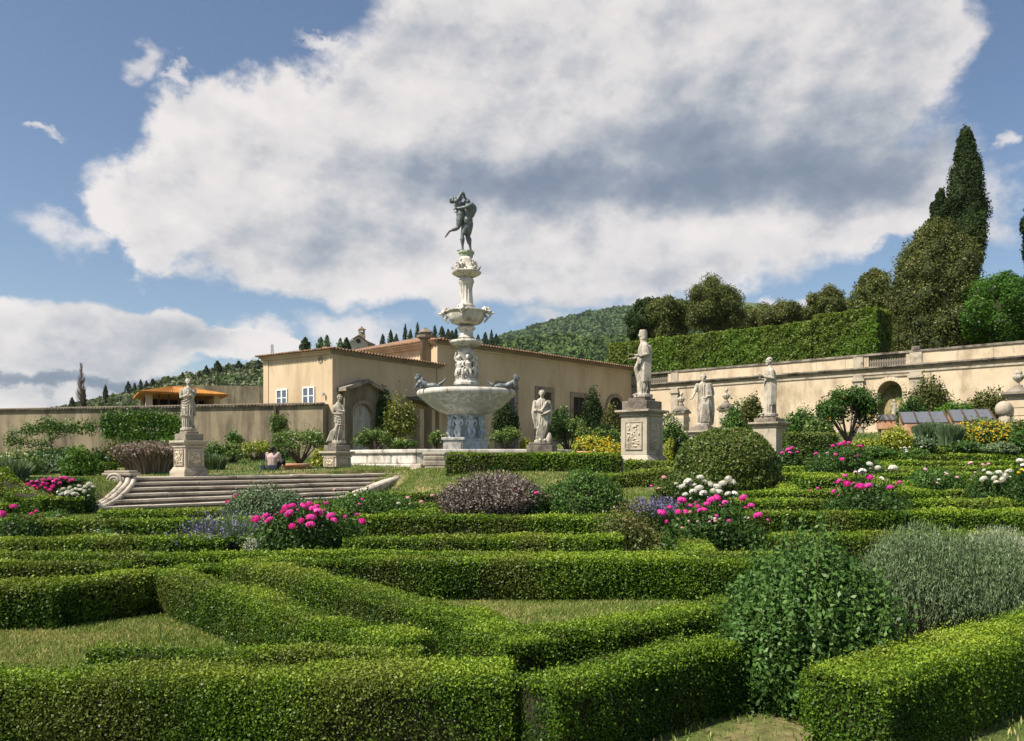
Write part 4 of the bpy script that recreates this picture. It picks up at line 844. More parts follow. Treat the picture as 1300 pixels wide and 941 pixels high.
def bronze_group():
    q = .00291*YF/30; z0 = fz(320.5); f = MB()
    def p(x, y, d=0.0): return Vector(((x-405)*q+.02, d, (860-y)*q))
    s = 1.22                                       # the wrestlers, a little over life size
    # standing man
    limb(f, [p(400, 505, .02), p(350, 655, -.08), p(352, 815, -.02)], 'leg', s, 1.3); limb(f, [p(437, 495, -.02), p(425, 650, .06), p(452, 820, .04)], 'leg', s, 1.35)
    foot(f, p(352, 822, -.02), (-1, -.2, 0), s); foot(f, p(452, 826, .04), (-.9, -.6, 0), s); f.ball(p(425, 492, 0), (.15, .15, .16))
    torso(f, p(420, 470), p(425, 405, 0), p(452, 325, .0), p(432, 268, -.02), p(412, 250, -.02), s*1.05, 1.2, wide=(.35, .9, 0)); f.ball(p(475, 315, .02), (.17, .18, .22)); f.ball(p(462, 360, 0), (.15, .16, .2))
    head(f, p(403, 240, -.04), s, (-.8, -.5, .1), (.2, 0, 1), beard=True)
    limb(f, [p(470, 280, -.20), p(400, 325, -.34), p(300, 330, -.22)], 'arm', s*1.05, 1.3); hand(f, p(300, 330, -.22), (-1, .3, 0), s, curl=.8)
    limb(f, [p(460, 290, .18), p(390, 350, .28), p(300, 345, .12)], 'arm', s*1.05, 1.3); hand(f, p(300, 345, .12), (-1, -.3, 0), s, side=-1)
    # lifted man, bent back
    torso(f, p(335, 400, -.02), p(325, 335, -.02), p(312, 262, -.02), p(285, 215, -.02), p(262, 205, -.02), s*.98, 1.35, wide=(.3, 1, 0))
    head(f, p(240, 205, -.02), s*1.15, (-.8, -.2, .9), (-.7, 0, .35), beard=True)
    limb(f, [p(325, 420, -.10), p(300, 560, -.12), p(185, 600, -.06)], 'leg', s, 1.25); foot(f, p(178, 602, -.06), (-.8, 0, -.9), s)
    limb(f, [p(345, 420, .10), p(352, 545, .12), p(395, 640, .16)], 'leg', s, 1.0); foot(f, p(398, 650, .16), (.3, 0, -1), s)
    limb(f, [p(300, 215, -.18), p(352, 112, -.16), p(394, 200, -.10)], 'arm', s, 1.2); hand(f, p(394, 200, -.1), (.3, 0, -1), s, curl=.8)
    limb(f, [p(290, 225, .18), p(350, 125, .2), p(420, 205, .1)], 'arm', s, 1.1); hand(f, p(420, 205, .1), (.3, 0, -1), s, side=-1)
    f.prism([(.25*math.cos(a), .21*math.sin(a)) for a in np.linspace(0, 2*PI, 15)[:-1]], -.02, .05)
    o = link('bronze_group', fuse_mesh(f, 'wrestlers', .0135, 2), M['bronze'], None, True); o.location = (FX, YF, z0)
    tag(o, 'dark bronze group of two wrestling men crowning the fountain', 'sculpture')
bronze_group()
def bronze_boy(px, py, yaw, flip, label, Yd, second=False):
    f = MB(); s = .92
    # lying on the belly along +x, legs bent up at the end
    torso(f, (.10, 0, .12), (-.03, 0, .13), (-.20, 0, .20), (-.33, 0, .32), (-.37, 0, .36), s, 1.2, wide=(0, 1, 0)); head(f, (-.43, 0, .43), s*1.3, (-.8, -.5, 0))
    limb(f, [(.14, -.07, .12), (.40, -.10, .10), (.62, -.06, .30)], 'leg', s, 1.45); limb(f, [(.14, .07, .12), (.40, .10, .08), (.58, .10, .03)], 'leg', s, 1.45); foot(f, (.62, -.06, .31), (.5, 0, 1), s); foot(f, (.58, .1, .05), (1, 0, 0), s)
    limb(f, [(-.30, -.16, .30), (-.36, -.22, .14), (-.46, -.10, .05)], 'arm', s, 1.15); limb(f, [(-.30, .16, .30), (-.28, .22, .12), (-.40, .14, .04)], 'arm', s, 1.15); hand(f, (-.46, -.1, .05), (-1, .3, -.1), s); hand(f, (-.40, .14, .04), (-1, -.2, 0), s, side=-1)
    o = link('bronze_boy', fuse_mesh(f, 'boy', .013, 2), M['bronze'], None, True); c = at(px, py, Yd); o.location = c; o.rotation_euler = (0, 0, yaw); 
    if flip: o.scale = (-1, 1, 1)
    tag(o, label, 'sculpture', 'bronze boys lying on the bowl rim')
rb = 1.70
def rim_boy(a, yaw, flip, label):
    x, y = FX+rb*math.cos(a), YF+rb*math.sin(a); px = 650+x/y*FPX; bronze_boy(px, 585-(fz(497.5)-EYE)*FPX/y, yaw, flip, label, y)
rim_boy(PI*1.22, -.25, False, 'dark bronze boy sprawled on the left rim of the great bowl, leg kicked up')
rim_boy(PI*1.02, -1.5, False, 'bronze boy at the far left of the bowl rim, mostly his head showing')
rim_boy(PI*1.83, .12, True, 'dark bronze boy lying on the right rim of the great bowl, head up')

# pool
def pool():
    g = 1.02; root = empty('fountain_pool', (FX+.3, YF, g), 0, 'octagonal pool wall with pale worn marble rim around the fountain', 'pool'); n = 8; ap = 4.55; rv = ap/math.cos(PI/8)
    ang = [2*PI*k/8+PI/8+.06 for k in range(9)]
    zt = EYE+(585-570.3)*26.4/FPX-g
    for k in range(8):
        a0, a1 = ang[k], ang[k+1]; p0 = Vector((rv*math.cos(a0), rv*math.sin(a0), 0)); p1 = Vector((rv*math.cos(a1), rv*math.sin(a1), 0)); L = (p1-p0).length; am = (a0+a1)/2
        M_ = Matrix.Translation((p0+p1)/2)@Matrix.Rotation(am+PI/2, 4, 'Z')        # local -y points inward after rotation of +90
        M_ = Matrix.Translation((p0+p1)/2)@Matrix.Rotation(am-PI/2, 4, 'Z')        # local +y outward
        t = math.tan(PI/8)
        def seg(y0, y1, z0, z1, a, b, name, mat, bev=.0):                          # trapezoid slice between fractions a..b of the side
            def X(y, u): h = L/2+y*t; return -h+2*h*u
            v = [(X(y, u), y, z) for z in (z0, z1) for y, u in ((y0, a), (y0, b), (y1, b), (y1, a))]; v = [tuple(M_@Vector(p)) for p in v]
            mb = MB(); mb.add(v, [(0, 3, 2, 1), (4, 5, 6, 7), (0, 1, 5, 4), (1, 2, 6, 5), (2, 3, 7, 6), (3, 0, 4, 7)]); mb.build(name, mat, root, bevel=bev)
        seg(-.34, 0, -.3, zt-.13, 0, 1, 'pool_wall', M['marble'])
        for j in range(3): seg(.002, .022, .16, zt-.17, (j+.04)/3, (j+.96)/3, 'wall_panel', M['marble'])
        for j in range(2): seg(-.40, .10, zt-.128, zt, (j+.003)/2, (j+.997)/2, 'rim_stone', M['marble'], .03)
        for j in range(3): seg(-.02, .28, -.3, .12, (j+.003)/3, (j+.997)/3, 'foot_step', M['marble'], .02)
    mb = MB(); mb.lathe([(ap-.2, zt-.42), (.5, zt-.421)], 8, rot=PI/8+.06, capb=False); mb.build('pool_water', M['water'], root)
pool()
rc = MB(); c = at(553, 587, 24.9)
for i, (w, z0, z1) in enumerate(((.62, -.35, -.12), (.66, -.115, .05), (.60, .055, .20), (.64, .205, .30))): rc.box(-w/2-.02*i, w/2, -.25, .3, z0, z1)
o = rc.build('stone_block_pile', M['sandstone'], None, bevel=.03, loc=tuple(c)); tag(o, 'stack of rough stone blocks at the end of the pool wall beside the low hedge', 'stone block')

# ---------------------------------------------------------------- retaining wall
RW = math.atan2(WD[1], WD[0])
def on_line(o, d, px):                       # distance along a wall where a pixel column meets it
    k = (px-650)/FPX; return (k*o[1]-o[0])/(d[0]-k*d[1])
def tile_row(mb, x0, x1, y0, y1, z0, z1, pitch=.22):
    n = int((x1-x0)/pitch)
    for i in range(n):
        x = x0+(i+.5)*(x1-x0)/n; r = pitch*.36; pts = [(math.cos(t)*r, math.sin(t)*r*.9) for t in np.linspace(0, PI, 5)]
        v = [(x+a, y0, z0+b) for a, b in pts]+[(x+a, y1, z1+b) for a, b in pts]; k = 5
        mb.add(v, [(j, j+1, j+1+k, j+k) for j in range(4)]+[tuple(range(4, -1, -1))])
def retaining_wall():
    root = empty('retaining_wall', (WC[0], WC[1], 0), RW, 'long pale plastered retaining wall with stone parapet and arched niche', 'wall')
    L0, L1 = -1.2, 36.; zT = 7.08; zP = 6.25; zg = 1.2
    s = lambda px: float(on_line(WC, WD, px))
    na, nb = s(1111), s(1149); nm = (na+nb)/2; nr = (nb-na)/2*.80; zs = EYE+(585-500)*45/FPX
    def panel(x0, x1, z0, z1, name='wall_face', mat='plaster_wall', y0=0., y1=.6): mb = MB(); mb.box(x0, x1, y0, y1, z0, z1); return mb.build(name, M[mat], root)
    panel(L0, nm-nr, zg, zP); panel(nm+nr, L1, zg, zP)
    # piece above the niche arch
    pts = [(nm+nr*math.cos(t), zs+nr*math.sin(t)) for t in np.linspace(PI, 0, 17)]
    mb = MB()
    for (xa, za), (xb, zb) in zip(pts[:-1], pts[1:]): mb.prism_y([(xa, za), (xb, zb), (xb, zP), (xa, zP)], 0, .6)
    mb.build('wall_face', M['plaster_wall'], root)
    # niche of rough rockwork
    mb = MB(); n = 14
    v = []; f = []
    for j in range(10):
        ph = j/9*PI/2
        for i in range(n+1):
            t = PI*i/n; v.append((nm+nr*math.cos(t)*math.cos(ph)*1.0, .02+1.2*math.sin(ph)+random.uniform(-.05, .05), zs+nr*math.sin(t)*(math.cos(ph)*.6+.4*(1-j/9)+.0)+random.uniform(-.04, .04)))
    for j in range(9):
        for i in range(n): a = j*(n+1)+i; f.append((a, a+1, a+n+2, a+n+1))
    mb.add(v, f); mb.build('niche_vault', M['rock'], root); mb = MB(); mb.box(nm-nr, nm+nr, 1.0, 1.25, zg, zs+nr); mb.box(nm-nr-.02, nm-nr, .0, 1.2, zg, zs); mb.box(nm+nr, nm+nr+.02, 0, 1.2, zg, zs); mb.build('niche_back', M['rock'], root)
    for i in range(13):                            # arch voussoirs
        t0, t1 = PI*i/13+.01, PI*(i+1)/13-.01; r0, r1 = nr+.02, nr+.24
        mb = MB(); mb.prism_y([(nm+r0*math.cos(t0), zs+r0*math.sin(t0)), (nm+r0*math.cos(t1), zs+r0*math.sin(t1)), (nm+r1*math.cos(t1), zs+r1*math.sin(t1)), (nm+r1*math.cos(t0), zs+r1*math.sin(t0))], -.06, .02); mb.build('voussoir', M['plaster_wall'], root)
    # cornice lines and parapet
    for z0, z1, y, mt in ((zP-.30, zP-.20, -.06, 'sandstone'), (zP-.06, zP+.04, -.16, 'coping'), (zP+.042, zP+.12, -.24, 'coping')):
        x = L0
        while x < L1: w = random.uniform(2.2, 3.4); panel(x+.008, min(L1, x+w)-.008, z0, z1, 'cornice_stone', mt, y, -.002 if y > -.1 else .3); x += w
    b1, b2 = s(1103), s(1150); c1, c2 = s(823), s(848); zt = zP+.12
    def para(x0, x1):
        x = x0
        while x < x1-.05:
            w = min(random.uniform(1.6, 2.6), x1-x)
            if x1-x-w < .5: w = x1-x
            panel(x+.006, x+w-.006, zt+.001, zT-.10, 'parapet_stone', 'plaster_wall', -.02+random.uniform(-.006, .006), .35); x += w
    para(L0, c1); para(c2, b1); para(b2, L1)
    bal = MB(); hb = zT-.10-zt; bal.lathe([(r, zt+.02+z*(hb-.03)) for r, z in ((.07, 0), (.07, .06), (.045, .1), (.085, .3), (.08, .42), (.04, .7), (.035, .8), (.065, .88), (.07, 1))], 8)
    me = None
    for x0, x1, n in ((c1, c2, 11), (b1, b2, 15)):
        for i in range(n):
            if me is None: o = bal.build('baluster', M['coping'], root, True); me = o.data
            else: o = link('baluster', me, None, root)
            o.location = (x0+(i+.5)*(x1-x0)/n, .12, 0)
        panel(x0, x1, zt+.001, zt+.03, 'baluster_base', 'coping', .0, .26)
    x = L0
    while x < L1: w = random.uniform(1.4, 2.4); panel(x+.006, min(L1, x+w)-.006, zT-.098+random.uniform(0, .008), zT+.02+random.uniform(-.01, .01), 'coping_stone', 'coping', -.09+random.uniform(-.015, .015), .45); x += w
    # pilasters flanking the niche bay and the left bay
    for px, w in ((1090, .55), (1163, .60), (857, .5)):
        x = s(px); panel(x-w/2, x+w/2, zg, zP-.31, 'pilaster', 'sandstone', -.10, -.001); panel(x-w/2-.08, x+w/2+.08, zP-.62, zP-.50, 'capital', 'sandstone', -.18, -.002); panel(x-w/2, x+w/2, zt+.002, zT-.11, 'pier', 'sandstone', -.09, -.025)
    x = s(1163); panel(x-.2, x+.2, zT+.022, zT+.22, 'pier_cap', 'coping', -.1, .3)
    panel(s(1096), s(1157), zP-.48, zP-.40, 'string_course', 'sandstone', -.07, -.002)
    # shallow arched pediment above the left bay
    cx = s(858); zc = EYE+(585-530)*51/FPX
    mb = MB(); pr = [(cx-1.0+2.0*i/12, zc+.42*math.sin(PI*i/12)) for i in range(13)]
    for (xa, za), (xb, zb) in zip(pr[:-1], pr[1:]): mb.prism_y([(xa, za), (xb, zb), (xb, zb+.13), (xa, za+.13)], -.16, -.001)
    mb.build('pediment', M['sandstone'], root)
retaining_wall()
sm = MB(); folded(sm, [(0, 0, 0, .2, .16, .8), (.8, 0, 0, .18, .14, .5), (1.15, 0, 0, .2, .13, .3), (1.25, 0, 0, .06, .06, 0)]); limb(sm, [(-.18, 0, 1.15), (-.34, -.05, .95), (-.42, -.1, 1.15)], 'arm', 1.1); limb(sm, [(.18, 0, 1.15), (.30, -.05, .9), (.2, -.15, .8)], 'arm', 1.1); hand(sm, (-.42, -.1, 1.15), (0, 0, 1)); hand(sm, (.2, -.15, .8), (-1, 0, 0)); sm.tube([(0, 0, 1.2), (0, 0, 1.36)], [.055, .05]); head(sm, (0, -.02, 1.42)); sm.box(-.28, .28, -.22, .22, -.9, .0)
c = at(1135, 530, 43.7); o = link('niche_statue', fuse_mesh(sm, 'niche', .025, 1), M['statue'], None, True); o.location = c; o.scale = (.62, .62, .62); tag(o, 'small white statue inside the arched niche of the retaining wall', 'statue')

# ---------------------------------------------------------------- villa buildings
def box_part(root, name, mat, x0, x1, y0, y1, z0, z1, bevel=0): mb = MB(); mb.box(x0, x1, y0, y1, z0, z1); return mb.build(name, M[mat], root, bevel=bevel)
def window(root, x, z0, z1, w, kind='dark', y=0.0, rot=None, off=None, nx=2, nz=3, leaf=True):
    """window on the local y=y plane facing -y: frame > pane, muntin"""
    mb = MB(); t = .07
    mb.box(x-w/2-t, x-w/2, y-.05, y-.002, z0-t, z1+t); mb.box(x+w/2, x+w/2+t, y-.05, y-.002, z0-t, z1+t); mb.box(x-w/2, x+w/2, y-.05, y-.002, z1, z1+t); mb.box(x-w/2, x+w/2, y-.05, y-.002, z0-t, z0)
    if leaf: mb.box(x-.05, x+.05, y-.045, y-.003, z0, z1)
    f = mb.build('window', M['white_paint'], root)
    if rot is not None: f.matrix_local = rot
    halves = ((x-w/2, x-.05), (x+.05, x+w/2)) if leaf else ((x-w/2, x+w/2),)
    for a, b in halves:
        for i in range(nz):
            h = (z1-z0)/nz; p = MB(); p.box(a+.025, b-.025, y-.02, y-.012, z0+i*h+.025, z0+(i+1)*h-.025); p.build('pane', M['glass'], f)
        m = MB(); 
        for i in range(1, nz): h = (z1-z0)/nz; m.box(a, b, y-.035, y-.004, z0+i*h-.022, z0+i*h+.022)
        if nz > 1: m.build('muntin', M['white_paint'], f)
    return f
KC = np.array((-3.77, 42.65)); KD = np.array((.6817, .7316)); KW = math.atan2(KD[1], KD[0])
def big_building():
    root = empty('orangery', (KC[0], KC[1], 1.2), KW, 'long ochre plastered orangery with tiled eaves behind the fountain', 'building'); z = 6.30; L = 17.4; dep = 12.
    box_part(root, 'wall', 'plaster', 0, L, 0, dep, -.5, z-.30)
    box_part(root, 'corner_pilaster', 'plaster', -.25, .55, -.10, .5, -.5, z-.31)
    for i, (y, za, zb) in enumerate(((-.08, z-.298, z-.20), (-.16, z-.198, z-.10), (-.30, z-.098, z-.02))): box_part(root, 'cornice', 'trim' if i else 'plaster', -.1+y, L+.05, y, -.0005-.0*i, za, zb); box_part(root, 'cornice', 'plaster', -.1+y, -.0005, .001, dep, za, zb)
    rf = MB(); e = .45
    v = [(-e, -e, z-.02), (L+.2, -e, z-.02), (L+.2, dep, z+1.3), (-e, dep, z+1.3), (L*.0+2.2, dep*.5, z+.9)]
    rf.add([(-e, -e, z-.019), (L+.2, -e, z-.019), (L+.2, dep/2, z+1.15), (3.5, dep/2, z+1.15), (-e, dep+e, z-.019), (L+.2, dep+e, z-.019)], [(0, 1, 2, 3), (0, 3, 4), (4, 3, 2, 5), (1, 5, 2)]); rf.build('roof', M['tile'], root)
    tl = MB(); tile_row(tl, -e, L+.2, -e-.06, .5, z-.02, z+.10); o = tl.build('roof_tiles', M['tile'], root); tag(o, kind='stuff')
    tl = MB(); tile_row(tl, -dep-e, e, 0, .5, 0, .10); o = tl.build('roof_tiles', M['tile'], root); tag(o, kind='stuff'); o.rotation_euler = (0, 0, -PI/2); o.location = (-e-.06, 0, z-.02)
    # blind doorways with stone frames
    sx = lambda px: float(on_line(KC, KD, px))
    def opening(pa, pb, ytop, ybot, dark_b, name='stone_doorway', inner='glass', full=True, din=.10):
        xa, xb = sx(pa), sx(pb); Ym = KC[1]+KD[1]*(xa+xb)/2; zt = EYE+(585-ytop)*Ym/FPX-1.2; zb = -.2 if ybot is None else EYE+(585-ybot)*Ym/FPX-1.2; fw = .30
        mb = MB(); mb.box(xa, xb, -.06, -.002, zt-fw, zt); mb.box(xa, xa+fw, -.06, -.002, zb, zt-fw); mb.box(xb-fw, xb, -.06, -.002, zb, zt-fw)
        f = mb.build(name, M['trim'], root); p = MB(); p.box(xa+fw, xb-fw, -.03, -.003, zb, zt-fw); p.build('door_leaf', M[inner], f)
        q = MB(); q.box((xa+xb)/2-.04, (xa+xb)/2+.04, -.05, -.031, zb, zt-fw); q.box(xa+fw, xb-fw, -.05, -.031, zt-fw-.9, zt-fw-.82); q.build('rail', M['dark_wood'], f)
    opening(629, 657, 485, None, 0); opening(679, 703, 491.5, None, 0, inner='dark_wood'); opening(723.5, 745, 498.5, 560, 0, inner='interior')
    # arched portal further along
    xa, xb = sx(768), sx(792); xm = (xa+xb)/2; r = (xb-xa)/2; Ym = KC[1]+KD[1]*xm; zt = EYE+(585-500)*Ym/FPX-1.2; mb = MB()
    for i in range(12):
        t0, t1 = PI*i/12, PI*(i+1)/12; mb.prism_y([(xm+r*math.cos(t0), zt-r+r*math.sin(t0)), (xm+r*math.cos(t1), zt-r+r*math.sin(t1)), (xm+r*.78*math.cos(t1), zt-r+r*.78*math.sin(t1)), (xm+r*.78*math.cos(t0), zt-r+r*.78*math.sin(t0))], -.12, -.002)
    mb.box(xm-r, xm-r*.78, -.12, -.002, -.2, zt-r); mb.box(xm+r*.78, xm+r, -.12, -.002, -.2, zt-r); f = mb.build('arched_portal', M['trim'], root)
    p = MB(); p.prism_y([(xm-r*.77, -.2), (xm+r*.77, -.2)]+[(xm+r*.77*math.cos(t), zt-r+r*.77*math.sin(t)) for t in np.linspace(0, PI, 13)], -.03, -.003); p.build('door_leaf', M['interior'], f)
    # chimney column
    ch = empty('chimney', (-.35, .70, 0)); ch.parent = root; zc = z-.02
    mb = MB(); mb.lathe([(.28, -.3), (.28, zc+.0), (.33, zc+.04), (.28, zc+.1)], 20); mb.build('shaft', M['plaster_old'], ch, True)
    mb = MB(); mb.lathe([(.29, zc+.1), (.34, zc+.14), (.46, zc+.20), (.47, zc+.32), (.31, zc+.335), (.30, zc+.42), (.40, zc+.46), (.34, zc+.54), (.16, zc+.66), (.04, zc+.74)], 8); mb.build('cap', M['coping'], ch)
    #box_part(root, 'downpipe', 'trim', -.36, -.28, -.16, -.11, -.5, z-.4)
big_building()
LC = np.array((-8.02, 36.6)); LD = np.array((.575, .818)); LWn = math.atan2(LD[1], LD[0]); LE = np.array((-.818, .575))
def low_building():
    root = empty('garden_house', (LC[0], LC[1], 1.2), LWn, 'cream garden house with two white windows, left of the fountain', 'building'); z = 5.05; L = 7.6; dep = 4.75
    sl_ = lambda px: float(on_line(LC, LE, px)); sr = lambda px: float(on_line(LC, LD, px)); dep = sl_(335)
    box_part(root, 'wall', 'plaster', 0, L, 0, dep, -.5, z-.22)
    box_part(root, 'cornice', 'trim', -.10, L, -.10, -.001, z-.218, z-.12); box_part(root, 'cornice', 'trim', -.18, L, -.18, -.001, z-.118, z-.03); box_part(root, 'cornice', 'plaster', -.10, -.001, 0, dep+.1, z-.218, z-.12); box_part(root, 'cornice', 'plaster', -.18, -.001, 0, dep+.18, z-.118, z-.03)
    box_part(root, 'quoin', 'plaster', -.03, .35, -.03, -.001, -.5, z-.221); box_part(root, 'quoin', 'plaster', -.03, -.001, 0, .35, -.5, z-.221); box_part(root, 'quoin', 'plaster', -.03, -.001, dep-.35, dep, -.5, z-.221)
    rf = MB(); rf.add([(-.3, -.3, z-.028), (L, -.3, z-.028), (L, dep+.3, z-.028), (-.3, dep+.3, z-.028), (2, dep/2, z+.35), (L, dep/2, z+.35)], [(0, 1, 5, 4), (4, 5, 2, 3), (0, 4, 3), (1, 2, 5)]); rf.build('roof', M['tile'], root)
    tl = MB(); tile_row(tl, -.3, L, -.34, .4, z-.028, z+.03, .2); tag(tl.build('roof_tiles', M['tile'], root), kind='stuff')
    tl = MB(); tile_row(tl, -dep-.3, .3, 0, .5, 0, .06, .2); o = tl.build('roof_tiles', M['tile'], root); tag(o, kind='stuff'); o.rotation_euler = (0, 0, -PI/2); o.location = (-.34, 0, z-.028)
    # windows sit on the local x = 0 face looking to -x: local frame turned by -90 degrees
    rot = Matrix.Rotation(-PI/2, 4, 'Z')
    for pa, pb in ((351.5, 365), (385, 399.5)):
        ya, yb = sl_(pb), sl_(pa); ym = (ya+yb)/2; Ym = LC[1]+LE[1]*ym; zt = EYE+(585-(496 if pa < 370 else 493))*Ym/FPX-1.2; zb = zt-1.05
        window(root, -ym, zb, zt, abs(yb-ya)-.1, rot=rot, nx=2, nz=3)
    f = MB(); f.lathe([(.07, 0), (.09, .03), (.05, .12)], 12); o = f.build('wall_lamp', M['iron'], root); ym = sl_(413); o.location = (-.18, ym, EYE+(585-503)*38/FPX-1.2); o.rotation_euler = (0, PI/2, 0)
    f = MB(); f.lathe([(.17, 0), (.17, .02), (.10, .022), (.10, .004)], 16); o = f.build('round_vent', M['trim'], root); ym = sl_(407); o.location = (-.001, ym, EYE+(585-460)*38/FPX-1.2); o.rotation_euler = (0, -PI/2, 0)
    # gabled portal with the arched grey door
    xa, xb = sr(441), sr(467); xm = (xa+xb)/2; w = (xb-xa)/2; Ym = LC[1]+LD[1]*xm; zt = EYE+(585-513)*Ym/FPX-1.2; h2 = 1.6*w
    pa, pb = sr(429), sr(481); apex = EYE+(585-487)*Ym/FPX-1.2; ev = EYE+(585-499)*Ym/FPX-1.2
    mb = MB(); pm = (pa+pb)/2
    arch = [(xm+w*math.cos(t), zt-w+w*math.sin(t)) for t in np.linspace(0, PI, 13)]
    for (x0, z0), (x1, z1) in zip(arch[:-1], arch[1:]): 
        tp = lambda x: ev+(apex-ev)*(1-abs(x-pm)/(pb-pm)); mb.prism_y([(x0, z0), (x0, tp(x0)), (x1, tp(x1)), (x1, z1)][::-1], -.35, -.002)
    mb.prism_y([(pa+.1, -.3), (xm-w, -.3), (xm-w, tp(xm-w)), (pa+.1, tp(pa+.1))], -.35, -.002); mb.prism_y([(xm+w, -.3), (pb-.1, -.3), (pb-.1, tp(pb-.1)), (xm+w, tp(xm+w))], -.35, -.002)
    mb.build('portal', M['plaster_old'], root)
    mb = MB(); mb.prism_y([(pa-.1, ev-.02), (pm, apex+.0), (pb+.1, ev-.02), (pb+.1, ev+.14), (pm, apex+.18), (pa-.1, ev+.14)], -.62, -.003); mb.build('portal_roof', M['coping'], root)
    for k in range(9):
        t0, t1 = PI*k/9+.01, PI*(k+1)/9-.01; r0, r1 = w, w+.16; mb = MB(); mb.prism_y([(xm+r0*math.cos(t0), zt-w+r0*math.sin(t0)), (xm+r0*math.cos(t1), zt-w+r0*math.sin(t1)), (xm+r1*math.cos(t1), zt-w+r1*math.sin(t1)), (xm+r1*math.cos(t0), zt-w+r1*math.sin(t0))], -.39, -.30); mb.build('voussoir', M['trim'], root)
    d = MB(); d.prism_y([(xm-w, -.3), (xm+w, -.3)]+arch, -.16, -.1); dr = d.build('door', M['wood_grey'], root)
    for i in range(-4, 5):
        b = MB(); x = xm+i*w/4.6; hh = zt-w+math.sqrt(max(0, w*w-(x-xm)**2))-.05; b.box(x-w/10.5, x+w/10.5, -.185, -.161, -.3, hh); b.build('plank', M['wood_grey'], dr)
    b = MB(); b.box(xm-w, xm+w, -.20, -.186, zt-w-.1, zt-w+.05); b.box(xm-.03, xm+.03, -.20, -.186, -.3, zt-w-.11); b.build('rail', M['wood_grey'], dr)
    # lean-to porch to the right
    x0, x1 = sr(515), sr(575); zr = EYE+(585-507)*41/FPX-1.2
    mb = MB(); mb.prism_y([(x0, zr-.1), (x1, zr-.55), (x1, zr-.38), (x0, zr+.08)], -.9, -.002); mb.build('porch_roof', M['coping'], root)
    for px, ww in ((526, .16), (541, .13), (550, .10)): x = sr(px); box_part(root, 'porch_post', 'plaster', x-ww, x+ww, -.5, -.003, -.5, zr-.5)
    x = sr(531); box_part(root, 'side_door', 'interior', x-.25, x+.25, -.06, -.004, -.3, zr-1.0)
low_building()

# left garden wall
def left_wall():
    a = Vector((-8.35, 36.2, 0)); zt = 3.80; ang = math.radians(180-14.0); d = Vector((math.cos(ang), math.sin(ang), 0)); root = empty('garden_wall', (a.x, a.y, .9), ang+PI, 'long stained garden wall with tiled coping behind the espaliers', 'wall'); L = 32
    # local x runs back towards the corner: wall occupies x from -L to 0
    for i in range(8):
        x1 = -i*4.; mb = MB(); mb.box(x1-4+.003, x1-.003, 0, .5, -.6, zt-.9-.10); mb.build('wall_bay', M['plaster_old'], root)
    n = int(L/.9)
    for i in range(n): mb = MB(); x = -L+i*L/n; dz = random.uniform(-.01, .012); mb.prism([(x+.005, -.10), (x+L/n-.005, -.10), (x+L/n-.005, .6), (x+.005, .6)], zt-.999+dz, zt-.93+dz); mb.build('coping_stone', M['coping'], root)
    tl = MB(); tile_row(tl, -L, 0, -.14, .25, zt-.935, zt-.90, .17); tag(tl.build('coping_tiles', M['trim'], root), kind='stuff')
    x = -2.3; box_part(root, 'drain_pipe', 'dark_wood', x-.05, x+.05, -.1, -.02, -.5, zt-1.0)
    return a, d
WA, WDl = left_wall()

# pavilion with orange roof behind the garden wall
def pavilion():
    c = at(228, 515, 47); root = empty('pavilion', (c.x, c.y, 2.0), math.radians(28), 'open pavilion with bright orange tiled roof behind the garden wall', 'building'); z = EYE+(585-503)*47/FPX-2.0; w, d = 1.75, 1.9
    apex = EYE+(585-491.5)*47/FPX-2.0
    rf = MB(); e = .55; rf.add([(-w-e, -d-e, z), (w+e, -d-e, z), (w+e, d+e, z), (-w-e, d+e, z), (-.4, 0, apex), (.4, 0, apex), (-w-e, -d-e, z-.08), (w+e, -d-e, z-.08), (w+e, d+e, z-.08), (-w-e, d+e, z-.08)], [(0, 1, 5, 4), (1, 2, 5), (2, 3, 4, 5), (3, 0, 4), (0, 6, 7, 1), (1, 7, 8, 2), (2, 8, 9, 3), (3, 9, 6, 0), (9, 8, 7, 6)]); rf.build('roof', M['orange_roof'], root)
    tl = MB(); tile_row(tl, -w-e, w+e, -d-e-.03, 0, z+.0, apex, .13); o = tl.build('roof_tiles', M['orange_roof'], root); tag(o, kind='stuff'); o.scale = (1, 1, 1)
    for v in o.data.vertices:                      # trim the courses to the hip
        t = max(0, (v.co.y+d+e)/(d+e)); lim = (w+e)*(1-t)+.4*t; v.co.x = max(-lim, min(lim, v.co.x))
    for sx in (-1, 1):
        for sy in (-1, 1): box_part(root, 'corner_pier', 'plaster', sx*w-.17, sx*w+.17, sy*d-.17, sy*d+.17, -1, z-.081)
    for i in range(1, 7): box_part(root, 'post', 'dark_wood', -w+i*w*2/7-.05, -w+i*w*2/7+.05, -d-.05, -d+.05, -1, z-.081); box_part(root, 'post', 'dark_wood', -w-.05, -w+.05, -d+i*d*2/7-.05, -d+i*d*2/7+.05, -1, z-.081)
    box_part(root, 'side_wall', 'plaster', w-.1, w+.1, -d+.2, d-.2, -1, z-.09); box_part(root, 'rear_wall', 'interior', -w+.2, w-.2, d-.1, d+.1, -1, z-.1); box_part(root, 'rail', 'plaster', -w+.2, w-.2, -d-.08, -d-.06, -1, z-1.15)
pavilion()
